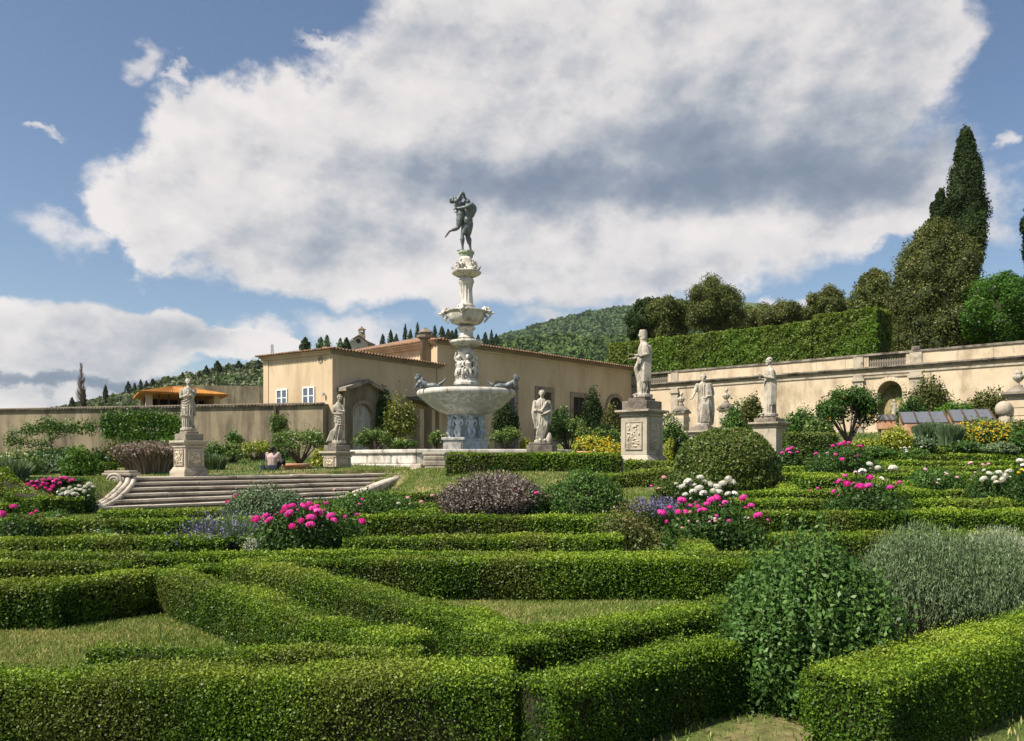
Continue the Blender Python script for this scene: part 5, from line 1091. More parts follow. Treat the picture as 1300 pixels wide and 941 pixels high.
# ---------------------------------------------------------------- hills and far woods
def hill(name, x0, x1, nx, prof, Ynear, Yr, foot, mat='hill', ny=24, back=1.25):
    """heightfield whose skyline follows prof: list of (px, py) seen at depth Yr"""
    V = []; xs = np.linspace(x0, x1, nx)
    def h(X, Y):                         # the slope climbs along every sight line up to the crest
        px = 650+X/Y*FPX; py = np.interp(px, [p[0] for p in prof], [p[1] for p in prof]); e = (585-py)/FPX
        t = np.clip((Y-Ynear)/(Yr-Ynear), 0, 1); dn = np.clip((Y-Yr)/(Yr*(back-1)), 0, 1)
        return foot*(1-t)+(EYE*t+e*np.minimum(Y, Yr)*(t**.7))*(1-.5*dn**2)
    ys = np.concatenate([np.linspace(Ynear, Yr, ny), np.linspace(Yr, Yr*back, 6)[1:]])
    X, Y = np.meshgrid(xs, ys); Z = h(X, Y); nx_ = len(xs); V = np.stack([X, Y, Z], -1).reshape(-1, 3)
    i, j = np.meshgrid(np.arange(nx_-1), np.arange(len(ys)-1)); a = (j*nx_+i).ravel(); F = np.stack([a, a+1, a+nx_+1, a+nx_], 1)
    o = quads(name, V, F, M[mat], smooth_=True); tag(o, kind='structure'); return h
def woods(name, h, x0, x1, y0, y1, n, size, mat, label, keep=None, per=28, tall=1.0):
    X = R.uniform(x0, x1, n*3); Y = np.sqrt(R.uniform(y0**2, y1**2, n*3)); px = 650+X/Y*FPX; ok = (px > -80) & (px < 1380)
    if keep is not None: ok &= keep(px, X, Y)
    X, Y = X[ok][:n], Y[ok][:n]; n = len(X); s = size*R.uniform(.5, 1.3, n); Z = h(X, Y)-s*.2
    d = unit(R.normal(size=(n*per, 3))); d[:, 2] = np.abs(d[:, 2])*.9-.1
    C = np.repeat(np.stack([X, Y, Z+s*.25*tall], 1), per, 0); S_ = np.repeat(s, per)
    P = C+d*S_[:, None]*np.array((.55, .55, .6*tall))*R.uniform(.75, 1.05, (n*per, 1))
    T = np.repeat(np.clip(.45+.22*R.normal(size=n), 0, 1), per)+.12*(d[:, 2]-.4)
    v, f, t = leaf_geo(P, d, S_*.42, .9, 1.3, T, .3); N_LEAF[0] += n*per
    return tag(quads(name, v, f, M[mat], None, t), label, 'woodland', kind='stuff')
hl = hill('olive_hill', -190, 40, 60, [(20, 535), (75, 521), (100, 514), (135, 506), (175, 495), (215, 482), (255, 474), (300, 464), (340, 459), (400, 452), (470, 446), (540, 444), (640, 444), (700, 450), (760, 480)], 90, 300, 1.0)
woods('olive_grove', hl, -185, 30, 100, 296, 4200, 2.6, 'olive_hill', 'grey-green olive groves covering the left hillside')
woods('hillside_shrubbery', hl, -185, 30, 110, 296, 420, 3.4, 'wood_far', 'scattered brighter green trees among the hillside olives')
hm = hill('wooded_ridge', -120, 230, 50, [(300, 530), (450, 500), (560, 452), (600, 440), (640, 438), (680, 434), (720, 430), (760, 434), (800, 432), (900, 420), (1000, 420), (1100, 430), (1300, 440)], 150, 480, 1.0)
woods('ridge_woodland', hm, -60, 220, 170, 490, 4200, 6.5, 'wood_far', 'dark green woodland on the nearer ridge behind the orangery', per=30)
hf = hill('distant_hill', -500, 900, 70, [(100, 570), (300, 530), (450, 480), (560, 455), (620, 438), (660, 423), (700, 412), (740, 402), (790, 394), (850, 387), (950, 384), (1060, 395), (1200, 420), (1350, 450)], 520, 1150, 5.0)
woods('distant_forest', hf, -260, 700, 560, 1160, 7000, 11, 'wood_far2', 'blue-green forest on the distant hill', keep=lambda p, X, Y: (p > 480) & (p < 900), per=24)
def ridge_tree(px, yt, yb, hw, Y, mat, label, group, name='cypress_tree', cat='tree', ragged=.0):
    b = at(px, yb, Y); t = at(px, yt, Y); H = (t.z-b.z)*random.uniform(.92, 1.06); w = hw*Y/FPX*random.uniform(.85, 1.3); r = empty(name, (b.x, b.y, b.z), 0, label, cat, group); n = 260
    z = R.uniform(.04, 1, n); rad = w*np.interp(z, [0, .12, .45, .8, 1], [.55, 1, .85, .42, .05])*(1+ragged*R.normal(size=n)); a = R.uniform(0, 2*PI, n)
    P = np.stack([rad*np.cos(a), rad*np.sin(a), z*H], 1); Nn = np.stack([np.cos(a), np.sin(a), 0*a+.3], 1)
    v, f, t_ = leaf_geo(P, Nn, max(.55, w*.55), .6, 1.2, .45, up=.4); quads('foliage', v, f, M[mat], r, t_)
    mb = MB(); mb.tube([(0, 0, -1), (0, 0, H*.5), (0, 0, H*.93)], [w*.35, w*.5, w*.08], 8); mb.build('trunk', M['core'], r)
far_lab = ['from the left end of the row beside the chapel', 'just right of the first', 'shorter, with a rounded tip', 'slim and tall', 'broad-based', 'leaning slightly', 'short and stubby', 'tall with narrow tip', 'beside the chimney', 'right of the chimney', 'twin-tipped', 'low and wide']
cyp = [(486, 424, 441, 4.5), (496, 419, 439, 3.4), (503, 423, 439, 3.2), (514.5, 411, 436, 3.2), (521, 417, 436, 4.5), (530, 411, 434, 3.0), (552, 413, 434, 3.6), (561, 414, 433, 4.2), (569, 418, 433, 3.6), (574, 420, 433, 3.2), (579, 418, 434, 3.6), (586, 421, 434, 4.0), (607, 424, 438, 3.6), (616, 421, 438, 3.8), (624, 420, 440, 3.2), (630, 425, 441, 3.4)]
where = ['dark rounded cypress just right of the chapel', 'second cypress right of the chapel, pointed', 'small cypress in the dip beside the tallest one', 'tallest slim cypress on the skyline left of the chimney', 'broad cypress close right of the tallest slim one', 'slim cypress touching the left side of the chimney', 'cypress immediately right of the chimney', 'wide cypress a little right of the chimney', 'small cypress over the orangery corner', 'shortest cypress over the orangery corner', 'pointed cypress left of the fountain stem', 'low wide cypress next to the fountain stem', 'first cypress right of the fountain stem', 'taller cypress right of the fountain stem', 'slim pale-edged cypress right of the fountain stem', 'last low cypress of the skyline row, right of the fountain']
for (px, yt, yb, hw), w in zip(cyp, where): ridge_tree(px, yt, yb, hw, 285, 'cypress', w, 'cypresses on the skyline behind the orangery')
hs = [(163, 483, 502, 4), (171, 486, 502, 3.6), (178.5, 483, 500, 4), (186, 484, 500, 4), (194, 482, 498, 4.5), (204, 483, 496, 4), (219, 480, 494, 5), (232, 474, 490, 5), (253, 470, 486, 4), (262, 464, 482, 4), (276, 460, 478, 6), (288, 463, 478, 5), (303, 459, 472, 5), (315, 461, 472, 4), (328, 457, 468, 5)]
hw_ = ['tallest pointed conifer at the left end of the hillside row', 'small conifer second in the hillside row', 'third conifer of the hillside row, pointed', 'fourth conifer of the hillside row', 'fifth conifer, broader than its neighbours', 'sixth conifer, above the orange roof tip', 'round dark pine above the orange roof', 'dark pine touching the holding-chin statue head level', 'slim conifer right of the first statue head', 'pointed conifer higher up the hillside', 'wide dark pine on the hill shoulder', 'dark pine just right of the hill shoulder', 'round pine near the garden house', 'small pine next to the garden house roof', 'last pine half behind the garden house']
for (px, yt, yb, hw), w in zip(hs, hw_): ridge_tree(px, yt, yb, hw, 280, 'cypress', w, 'dark conifers along the hillside crest', name='conifer', ragged=.15)
ridge_tree(134, 490, 507, 2.6, 200, 'cypress', 'lone slim cypress at the foot of the hillside', None)
ridge_tree(91.5, 505, 517, 3.0, 200, 'cypress', 'small dark fir peeping over the garden wall at the left', None, name='fir_tree')
ridge_tree(106.5, 496, 517, 3.0, 150, 'cypress', 'slim dark cypress at the foot of the tall bare tree', None)
ridge_tree(387.5, 429, 446, 6, 120, 'cypress', 'dark fir showing above the garden house roof', None, name='fir_tree', ragged=.3)
ridge_tree(407, 428, 446, 3.5, 130, 'blue_green', 'thin pale conifer above the garden house roof', None, name='conifer', ragged=.5)
ridge_tree(415, 425, 446, 4.0, 130, 'blue_green', 'taller thin pale conifer above the garden house roof', None, name='conifer', ragged=.5)
ridge_tree(432, 430, 446, 2.6, 130, 'blue_green', 'faint small conifer between roof and chapel', None, name='conifer', ragged=.4)
ridge_tree(440, 428, 446, 3.6, 130, 'cypress', 'dark conifer just left of the chapel', None, name='conifer', ragged=.3)
def bare_tree():
    b = at(103, 522, 110); r = empty('bare_tree', (b.x, b.y, b.z), 0, 'tall bare poplar rising above the garden wall at the left', 'tree'); H = 61*110/FPX; mb = MB()
    mb.tube([(0, 0, -1), (0, 0, H*.5), (0, 0, H)], [.16, .10, .02], 6); mb.build('trunk', M['bark'], r); tw = MB()
    for i in range(230):
        z = random.uniform(.12, .97)*H; a = random.uniform(0, 2*PI); l = random.uniform(.5, 1)*(1.25 if z < H*.7 else .8)*(1-z/H*.6)*.9
        p = [(0, 0, z), (math.cos(a)*l*.5, math.sin(a)*l*.5, z+l*.55), (math.cos(a)*l*.75, math.sin(a)*l*.75, z+l*1.3)]; tw.tube(p, [.035, .025, .012], 4, cap=False)
    tw.build('branches', M['twig'], r)
bare_tree()
def chapel():
    Y = 270; b = at(455, 450, Y); r = empty('chapel', (b.x, b.y, b.z), math.radians(24), 'small cream chapel with bell tower on the hilltop', 'chapel'); k = Y/FPX; z = lambda py: (450-py)*k
    mb = MB(); w = 12.0*k; v = [(-w, z(435)), (-w*.85, z(433.5)), (0, z(427)), (w*.85, z(433)), (w, z(434.5)), (w, -2), (-w, -2)]; mb.prism_y(v[::-1], 0, 8); mb.build('wall', M['plaster_wall'], r)
    mb = MB(); mb.prism_y([(-w*1.08, z(434.6)), (0, z(426.2)), (w*1.08, z(434.2)), (w*1.08, z(433.4)), (0, z(425.2)), (-w*1.08, z(433.8))], -.35, 8.2); mb.build('roof', M['tile'], r)
    q = MB(); q.lathe([(.8, -.02), (.8, .04)], 16); o = q.build('round_window', M['interior'], r); o.location = (0, -.02, z(433)); o.rotation_euler = (PI/2, 0, 0)
    t = MB(); tw = 4.0*k; x0 = 7*k; t.box(x0-tw, x0+tw, 2, 2+2*tw, -1, z(423)); 
    for sx in (-1, 1):
        for sy in (0, 1): t.box(x0+sx*tw*.72-.3*k*2, x0+sx*tw*.72+.3*k*2, 2+sy*tw*1.5, 2+sy*tw*1.5+.5*k*2, z(423), z(417))
    t.box(x0-tw*1.15, x0+tw*1.15, 2-.1*tw, 2+2.1*tw, z(417), z(416)); tt = t.build('bell_tower', M['plaster'], r)
    t = MB(); t.lathe([(tw*1.3, z(416)), (tw*.5, z(414)), (.1, z(412))], 4, c=(x0, 2+tw), rot=PI/4); t.build('tower_roof', M['tile'], tt); t = MB(); t.lathe([(.7, z(423)), (.5, z(420.5)), (.15, z(419))], 10, c=(x0, 2+tw)); t.build('bell', M['bronze'], tt)
    t = MB(); t.box(w, w+11*k, 2, 8, -2, z(436)); t.build('side_wing', M['plaster'], r); t = MB(); t.prism_y([(w, z(436)+.01), (w+12*k, z(436)+.01), (w+11*k, z(435)), (w, z(431))], 1.5, 8.2); t.build('wing_roof', M['tile'], r)
chapel()
def mast():
    b = at(345.5, 452, 260); r = MB(); H = 15*.25
    for sx in (-.35, .35):
        for sy in (-.35, .35): r.tube([(sx, sy, 0), (sx*.6, sy*.6, H)], [.06, .05], 4, cap=False)
    for i in range(6): z = i*H/6; r.tube([(-.35, -.35, z), (.35, -.35, z+H/6)], [.05, .05], 4, cap=False); r.box(-.4, .4, -.4, .4, z, z+.08)
    o = r.build('radio_mast', M['iron'], None, loc=tuple(b)); tag(o, 'thin lattice mast on the far hill left of the garden house', 'mast')
mast()
# small farmhouse walls on the hillside
o = MB().box(-6, 6, -3, 3, -3, 1.4).build('hillside_shed', M['plaster_old'], None, loc=tuple(at(300, 508, 95)), rz=.15); tag(o, 'low weathered shed roof on the hillside between the pavilion and the garden house', 'shed')

# ---------------------------------------------------------------- upper terrace: tall hedge and trees
UZ = 6.3
def wall_pt(px, back):                     # point on the line parallel to the retaining wall, 'back' metres behind it
    o = WC-WN*back; s = on_line(o, WD, px); p = o+WD*s; return np.array((float(p[0]), float(p[1])))
a, b = wall_pt(783, 2.4), wall_pt(1122, 2.4)
m1 = a+(b-a)*.33; m2 = a+(b-a)*.80
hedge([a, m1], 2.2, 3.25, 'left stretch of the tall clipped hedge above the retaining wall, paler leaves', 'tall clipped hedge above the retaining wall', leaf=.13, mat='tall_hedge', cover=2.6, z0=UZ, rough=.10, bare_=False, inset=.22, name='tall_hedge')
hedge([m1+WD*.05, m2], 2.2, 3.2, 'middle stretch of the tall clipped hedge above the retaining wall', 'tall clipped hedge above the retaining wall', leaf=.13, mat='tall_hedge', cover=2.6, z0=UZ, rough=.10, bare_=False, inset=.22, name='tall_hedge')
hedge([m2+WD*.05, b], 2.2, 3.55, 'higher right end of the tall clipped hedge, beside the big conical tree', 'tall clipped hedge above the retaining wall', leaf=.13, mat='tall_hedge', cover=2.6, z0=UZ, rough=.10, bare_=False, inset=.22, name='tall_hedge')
def tree(label, px, yt, yb, hw, Y, mat, name='tree', form='round', zb=UZ, n=14000, leaf=.20, clumps=42, group=None, depth=1.0, trunk=True, aspect=.6, clr=.30, tint=.0, dense=True):
    n = int(n*1.9); leaf *= .85
    c = at(px, (yt+yb)/2, Y); H = (yb-yt)*Y/FPX/2; w = hw*Y/FPX; r = empty(name, (c.x, c.y, zb), 0, label, 'tree', group); cz = c.z-zb; gs = []; core = MB(); limbs = MB()
    for k in range(clumps):
        if form == 'round':
            d = unit(R.normal(size=(1, 3)))[0]; q = R.uniform(.45, .80); C = np.array((d[0]*w*q, d[1]*w*depth*q, cz+d[2]*H*q)); rr = clr*min(w, H)*R.uniform(.8, 1.3); rv = (rr, rr, rr*1.0)
        elif form == 'cone':
            t = (k+.5)/clumps; z = t**1.15; rad = w*np.interp(z, [0, .18, .45, .75, .92, 1], [.72, .95, 1.0, .70, .38, .12]); an = k*2.4; q = R.uniform(.50, .78); C = np.array((math.cos(an)*rad*q, math.sin(an)*rad*q*depth, cz-H+2*H*z*.95)); rr = clr*w*R.uniform(.8, 1.25)*np.interp(z, [0, .8, 1], [1, .85, .5]); rv = (rr, rr, rr*1.15)
        else:                                  # spindle
            t = (k+.5)/clumps; rad = w*np.interp(t, [0, .1, .42, .72, .90, 1], [.55, .85, 1.0, .78, .42, .10]); an = k*2.4; q = R.uniform(.30, .78); C = np.array((math.cos(an)*rad*q, math.sin(an)*rad*q, cz-H+2*H*t*.97)); rr = max(.5*rad, .25*w)*R.uniform(.9, 1.2); rv = (rr, rr, rr*1.9)
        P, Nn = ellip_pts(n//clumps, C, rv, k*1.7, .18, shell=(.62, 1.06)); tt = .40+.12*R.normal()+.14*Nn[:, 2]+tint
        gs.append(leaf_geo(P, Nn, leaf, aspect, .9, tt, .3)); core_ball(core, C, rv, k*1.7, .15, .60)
        if k % 3 == 0: limbs.tube([(0, 0, max(.5, cz-H*.7)), tuple(C*.5+np.array((0, 0, cz-H*.3))*.5), tuple(C)], [.12, .09, .03], 6)
    V, F, T = join_geo(gs); N_LEAF[0] += n; quads('crown', V, F, M[mat], r, T); core.build('inner_branches', M['tree_core'], r, True)
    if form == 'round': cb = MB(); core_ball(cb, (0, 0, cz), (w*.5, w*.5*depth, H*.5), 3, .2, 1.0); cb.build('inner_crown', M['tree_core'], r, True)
    limbs.build('limbs', M['bark'], r, True)
    mb = MB(); mb.tube([(0, 0, -.3), (.05, 0, cz*.5), (0, 0, cz+H*.3)], [.06*w+.18, .05*w+.12, .05], 9); mb.build('trunk', M['bark'], r, True)
    return r
tree('dark ragged pine at the left end above the tall hedge', 822, 368, 446, 31, 70, 'cypress', 'pine_tree', clumps=34, clr=.30, tint=.14, leaf=.24)
tree('dark brownish holm oak between the pine and the rounded oak', 850, 371, 442, 32, 68, 'oak', 'holm_oak', clumps=36, clr=.32, leaf=.2)
tree('large rounded holm oak above the left half of the tall hedge', 908, 350, 436, 42, 65, 'oak', 'holm_oak', n=22000, clumps=54, clr=.26, leaf=.17)
tree('low yellowish tree spreading behind the tall hedge', 985, 384, 430, 48, 74, 'olive_tree', 'laurel_tree', n=13000, clumps=44, clr=.45, leaf=.2, tint=.1)
tree('small dark bushy tree with upright shoots above the hedge', 1051, 360, 424, 32, 68, 'oak', 'holm_oak', n=13000, clumps=40, clr=.30, leaf=.18, tint=-.08)
tree('slim dark tree leaning against the big conical tree', 1108, 344, 420, 30, 62, 'oak', 'holm_oak', form='cone', n=11000, clumps=30, clr=.45, leaf=.2)
tree('big broad conical evergreen, the largest tree on the right', 1190, 276, 450, 66, 50, 'olive_tree', 'conical_evergreen', form='cone', n=48000, clumps=120, clr=.26, leaf=.155)
tree('tallest cypress, behind the big conical evergreen', 1227, 168, 345, 26, 62, 'cypress', 'cypress_tree', form='spindle', n=26000, clumps=60, leaf=.2, tint=.04)
tree('short narrow cypress left of the tallest one', 1194, 243, 320, 14, 60, 'cypress', 'cypress_tree', form='spindle', n=9000, clumps=24, leaf=.19)
tree('greener small cypress in front of the tallest one', 1236, 262, 330, 16, 56, 'cypress', 'cypress_tree', form='spindle', n=9000, clumps=24, leaf=.18, tint=.16)
tree('cypress cut off by the right edge of the view', 1313, 212, 360, 15, 56, 'cypress', 'cypress_tree', form='spindle', n=12000, clumps=34, leaf=.2)
tree('bright green leafy tree at the right above the wall', 1268, 342, 450, 52, 47, 'bright_tree', 'leafy_tree', n=32000, clumps=70, clr=.28, leaf=.17)
tree('dark shaded tree behind the base of the bright green one', 1225, 400, 450, 40, 52, 'deep', 'leafy_tree', n=9000, clumps=30, clr=.35, leaf=.2, tint=-.1)
tree('dark trees filling the gap right of the tall hedge', 1135, 395, 452, 30, 54, 'oak', 'holm_oak', n=11000, clumps=30, clr=.35, leaf=.2, tint=-.15)
# second row deeper in the park
for px, yt, hw, Y, lab in ((935, 385, 30, 90, 'dark tree crown in the second row right of the rounded oak'), (1018, 392, 30, 88, 'dull green crown in the second row behind the tall hedge'), (1085, 386, 26, 84, 'dark crown in the second row left of the slim tree')): tree(lab, px, yt, 430, hw, Y, 'oak', n=5000, clumps=24, clr=.35, leaf=.28, group='second row of park trees')

# ---------------------------------------------------------------- parterre hedges, foreground
HD = hedge
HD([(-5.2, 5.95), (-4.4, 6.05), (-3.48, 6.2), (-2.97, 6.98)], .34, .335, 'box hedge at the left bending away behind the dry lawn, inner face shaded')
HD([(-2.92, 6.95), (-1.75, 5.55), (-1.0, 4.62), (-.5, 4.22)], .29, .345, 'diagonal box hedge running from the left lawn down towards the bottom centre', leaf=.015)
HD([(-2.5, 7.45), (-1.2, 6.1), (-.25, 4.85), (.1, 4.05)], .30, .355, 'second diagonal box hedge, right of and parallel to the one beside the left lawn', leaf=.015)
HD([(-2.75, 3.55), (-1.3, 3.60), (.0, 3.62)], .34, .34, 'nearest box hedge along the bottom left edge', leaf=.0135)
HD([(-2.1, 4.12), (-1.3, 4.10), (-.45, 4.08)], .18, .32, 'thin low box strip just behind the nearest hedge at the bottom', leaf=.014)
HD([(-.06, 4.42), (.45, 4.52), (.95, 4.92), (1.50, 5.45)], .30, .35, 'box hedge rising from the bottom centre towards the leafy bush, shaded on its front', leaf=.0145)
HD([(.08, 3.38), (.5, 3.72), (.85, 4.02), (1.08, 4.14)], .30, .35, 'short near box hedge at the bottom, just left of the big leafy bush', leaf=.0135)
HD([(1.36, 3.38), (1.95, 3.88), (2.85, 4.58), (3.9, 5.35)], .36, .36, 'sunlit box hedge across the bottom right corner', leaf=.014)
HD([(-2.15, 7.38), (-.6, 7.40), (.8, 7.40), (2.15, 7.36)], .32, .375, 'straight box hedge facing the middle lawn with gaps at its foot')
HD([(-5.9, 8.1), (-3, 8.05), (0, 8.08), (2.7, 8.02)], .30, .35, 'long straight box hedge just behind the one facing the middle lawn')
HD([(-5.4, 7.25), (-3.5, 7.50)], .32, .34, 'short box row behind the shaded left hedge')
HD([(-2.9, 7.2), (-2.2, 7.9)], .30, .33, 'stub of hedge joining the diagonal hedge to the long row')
rows = [
 (9.3, -6.6, -3.2, .36, 'box row under the lavender at the left'), (9.4, -1.9, 1.25, .37, 'box row with thin brown patches below the lavender mound'), (9.6, 2.2, 7.0, .36, 'box row left to right behind the silver lavender'),
 (11.0, -7.6, -3.0, .40, 'thick box row at the foot of the wide steps'), (11.1, -2.1, 1.6, .44, 'tall box row directly in front of the dry lavender mound'), (11.3, 2.3, 8.4, .40, 'long box row behind the right peony bush'),
 (12.7, -6.3, -2.6, .36, 'box row just below the bottom step'), (12.8, -1.9, -.2, .36, 'short box row left of the lavender mound'), (12.9, 3.4, 9.0, .36, 'box row beneath the white peonies on the right'),
 (14.3, -4.1, -.9, .32, 'box row between the pale roses and the steps'), (14.4, 4.0, 9.8, .36, 'second box row behind the right white peonies'),
 (16.0, -3.2, .6, .38, 'box row at the foot of the grassy bank'), (16.0, 4.6, 11.2, .36, 'third box row climbing the right slope'),
 (17.8, 5.2, 12.2, .36, 'fourth box row on the right slope'), (19.6, 6.5, 13.4, .36, 'fifth box row on the right slope'), (21.6, 7.2, 14.6, .36, 'sixth box row on the right slope'), (23.8, 8.2, 16.0, .36, 'seventh box row below the yellow flowers'), (26.0, 9.4, 17.4, .38, 'topmost box row below the cold frames'),
 (14.0, -9.6, -8.6, .34, 'short box hedge at the far left below the pink bed')]
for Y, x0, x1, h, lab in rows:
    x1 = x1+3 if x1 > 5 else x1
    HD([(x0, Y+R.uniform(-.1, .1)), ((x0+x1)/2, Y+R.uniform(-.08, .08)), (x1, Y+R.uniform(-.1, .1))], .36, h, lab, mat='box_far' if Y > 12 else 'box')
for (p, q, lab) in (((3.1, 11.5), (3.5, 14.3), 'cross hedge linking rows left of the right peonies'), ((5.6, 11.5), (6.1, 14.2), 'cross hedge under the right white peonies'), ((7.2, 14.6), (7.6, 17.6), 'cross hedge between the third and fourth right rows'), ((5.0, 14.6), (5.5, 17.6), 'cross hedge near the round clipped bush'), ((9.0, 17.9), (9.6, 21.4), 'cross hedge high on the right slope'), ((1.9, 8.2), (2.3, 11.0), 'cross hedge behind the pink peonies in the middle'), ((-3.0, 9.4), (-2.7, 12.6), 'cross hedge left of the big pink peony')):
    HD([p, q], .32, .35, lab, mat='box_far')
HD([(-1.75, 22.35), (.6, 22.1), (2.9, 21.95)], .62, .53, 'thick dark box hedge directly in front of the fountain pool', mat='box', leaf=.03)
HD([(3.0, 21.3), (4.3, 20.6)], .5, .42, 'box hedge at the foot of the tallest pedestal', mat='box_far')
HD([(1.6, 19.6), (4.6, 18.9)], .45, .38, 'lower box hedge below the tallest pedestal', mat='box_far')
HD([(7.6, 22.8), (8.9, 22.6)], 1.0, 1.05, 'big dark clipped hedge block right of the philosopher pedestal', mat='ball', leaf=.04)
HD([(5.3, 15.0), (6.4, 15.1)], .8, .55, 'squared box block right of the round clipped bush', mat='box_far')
# curved hedges at the far left
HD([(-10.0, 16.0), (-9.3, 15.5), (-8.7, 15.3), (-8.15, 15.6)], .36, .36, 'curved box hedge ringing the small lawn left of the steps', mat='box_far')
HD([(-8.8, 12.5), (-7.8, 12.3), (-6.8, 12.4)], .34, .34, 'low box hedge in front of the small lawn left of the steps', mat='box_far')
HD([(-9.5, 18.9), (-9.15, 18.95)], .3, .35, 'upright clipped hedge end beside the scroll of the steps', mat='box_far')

# ---------------------------------------------------------------- grass
def grass(name, label, test, x0, x1, y0, y1, n, h=.045, mat='grass', tintf=None):
    X = R.uniform(x0, x1, n); Y = R.uniform(y0, y1, n); k = test(X, Y); X, Y = X[k], Y[k]; n = len(X); Z = terrain(X, Y); N_LEAF[0] += n
    P = np.stack([X, Y, Z+h*.35], 1); D = np.hypot(X, Y); s = np.maximum(h*1.1, D*.004)
    w = wave(P, 1.6, 4)*.9+wave(P, 4.3, 2)*.5
    d = R.normal(size=(n, 3)); d[:, 2] = 0; v, f, t = leaf_geo(P, unit(d), s, .16, 2.0, .52+.22*w, .6, up=1.1)
    return tag(quads(name, v, f, M[mat], None, t), label, 'grass', kind='stuff')
grass('lawn', 'short half-dry grass of the small lawn at the bottom left', lambda X, Y: Y < 6.0+np.clip(X+3.5, 0, 1)*.9, -5.4, -1.0, 3.8, 6.9, 90000, h=.030)
grass('lawn', 'short half-dry grass between the diagonal and straight hedges in the middle', lambda X, Y: Y > 4.7, -1.8, 2.0, 4.7, 7.25, 70000, h=.032)
grass('grass', 'grass strips between the nearer parterre hedges', lambda X, Y: np.abs(X) < Y*.66, -6, 6, 3.2, 9.2, 42000, h=.04)
grass('grass', 'grass between the middle parterre hedges', lambda X, Y: np.abs(X) < Y*.66, -9, 9, 9.2, 16, 60000, h=.06)
grass('grass', 'dry grass on the bank right of the steps and below the hedge', lambda X, Y: (np.abs(X) < Y*.66) & (X < 3) & ~inside(X, Y, STAIR), -5, 3, 16, 24.5, 52000, h=.08)
grass('grass', 'grass on the small lawn left of the steps', lambda X, Y: X < -6.2, -12, -6, 13.5, 18, 26000, h=.07)
grass('grass', 'grass on the upper terrace among the shrubs', lambda X, Y: np.abs(X) < Y*.66, -22, 22, 20, 40, 60000, h=.055, mat='shrub')

# ---------------------------------------------------------------- flowers
def blossom_mesh(name, petals=46, s=1.0):
    gs_v = []; gs_f = []; tt = []; k = 0
    for i in range(petals):
        t = (i+.5)/petals; th = math.acos(1-1.35*t); a = i*2.4; d = np.array((math.sin(th)*math.cos(a), math.sin(th)*math.sin(a), math.cos(th)*1.0)); r = .55+.45*t
        sd = np.cross(d, (0, 0, 1.0001)); sd = sd/max(1e-6, np.linalg.norm(sd)); up = np.cross(sd, d); c = d*r*.52; w = .20+.12*t; h = .24+.10*t
        pts = [c-sd*w*.6-up*h*.5, c+sd*w*.6-up*h*.5, c+sd*w+up*h*.4+d*.10, c+up*h*.75+d*.02, c-sd*w+up*h*.4+d*.10]
        gs_v += pts; gs_f.append(tuple(range(k, k+5))); k += 5; tt += [min(1, max(0, .35+.4*t+random.uniform(-.2, .25)))]*5
    me = bpy.data.meshes.new(name); me.from_pydata([tuple(p*s) for p in gs_v], [], gs_f); at_ = me.attributes.new('tint', 'FLOAT', 'POINT'); at_.data.foreach_set('value', np.array(tt, np.float32)); me.update(); return me
BL = {}
for c, mt in (('pink', 'magenta'), ('white', 'white_petal'), ('rose', 'rose'), ('yellow', 'yellow_petal')):
    me = blossom_mesh('blossom_'+c); me.materials.append(M[mt]); BL[c] = me
def blossom(root, c, p, r, name='blossom'):
    o = bpy.data.objects.new(name, BL[c]); COL.objects.link(o); o.parent = root; o.location = p; o.scale = (r, r, r*.95); o.rotation_euler = (R.uniform(-.2, .9), R.uniform(-.5, .5), R.uniform(0, 6)); return o
def peony(label, px, Y, hw, yt, flowers, mat='deep', depth=None, name='peony_bush', leaf=.055, cat='flowering bush', group=None, lob=None, stems=True, base=None):
    x, y, z = gd(px, Y); w = hw*Y/FPX; top = at(px, yt, Y).z-z; H = top/1.75; dp = depth or w*.8
    lobes = lob or [((0, 0, H*.72), (w*.82, dp, H)), ((-w*.5, -.05, H*.55), (w*.5, dp*.8, H*.72)), ((w*.5, 0, H*.55), (w*.5, dp*.8, H*.72))]
    r = bush(label, lobes, mat, (x, y, z), leaf=leaf, cover=1.5, lump=.2, name=name, cat=cat, group=group, aspect=.42, shell=(.6, 1.08), corek=.62)
    st = MB()
    flowers = list(flowers)
    if len(flowers) > 12: flowers += [(c, fx+random.uniform(-9, 9), fy+random.uniform(-3, 8), fr*random.uniform(.28, .5)) for c, fx, fy, fr in random.sample(flowers, 12)]
    for c, fx, fy, fr in flowers:
        fr *= random.uniform(.82, 1.15)
        p0 = at(fx, fy, Y); q0 = max(.0, 1-min(1, abs(p0.x-x)/(w*1.05))**2-min(1, max(0, p0.z-z-H*.72)/(H*1.05))**2); yy = Y-dp*(.12+.98*math.sqrt(q0)); p = at(fx, fy, yy); q = Vector((p.x-x, p.y-y, p.z-z)); blossom(r, c, q, fr*1.22*yy/FPX)
        st.tube([(q.x*.7, q.y*.7, max(0, q.z-.3)), (q.x, q.y, q.z-.01)], [.006, .004], 4, cap=False)
    if flowers: st.build('flower_stems', M['shrub'], r)
    return r
def scatter(c, x0, x1, y0, y1, n, r0, r1): return [(c, random.uniform(x0, x1), random.uniform(y0, y1), random.uniform(r0, r1)) for _ in range(n)]
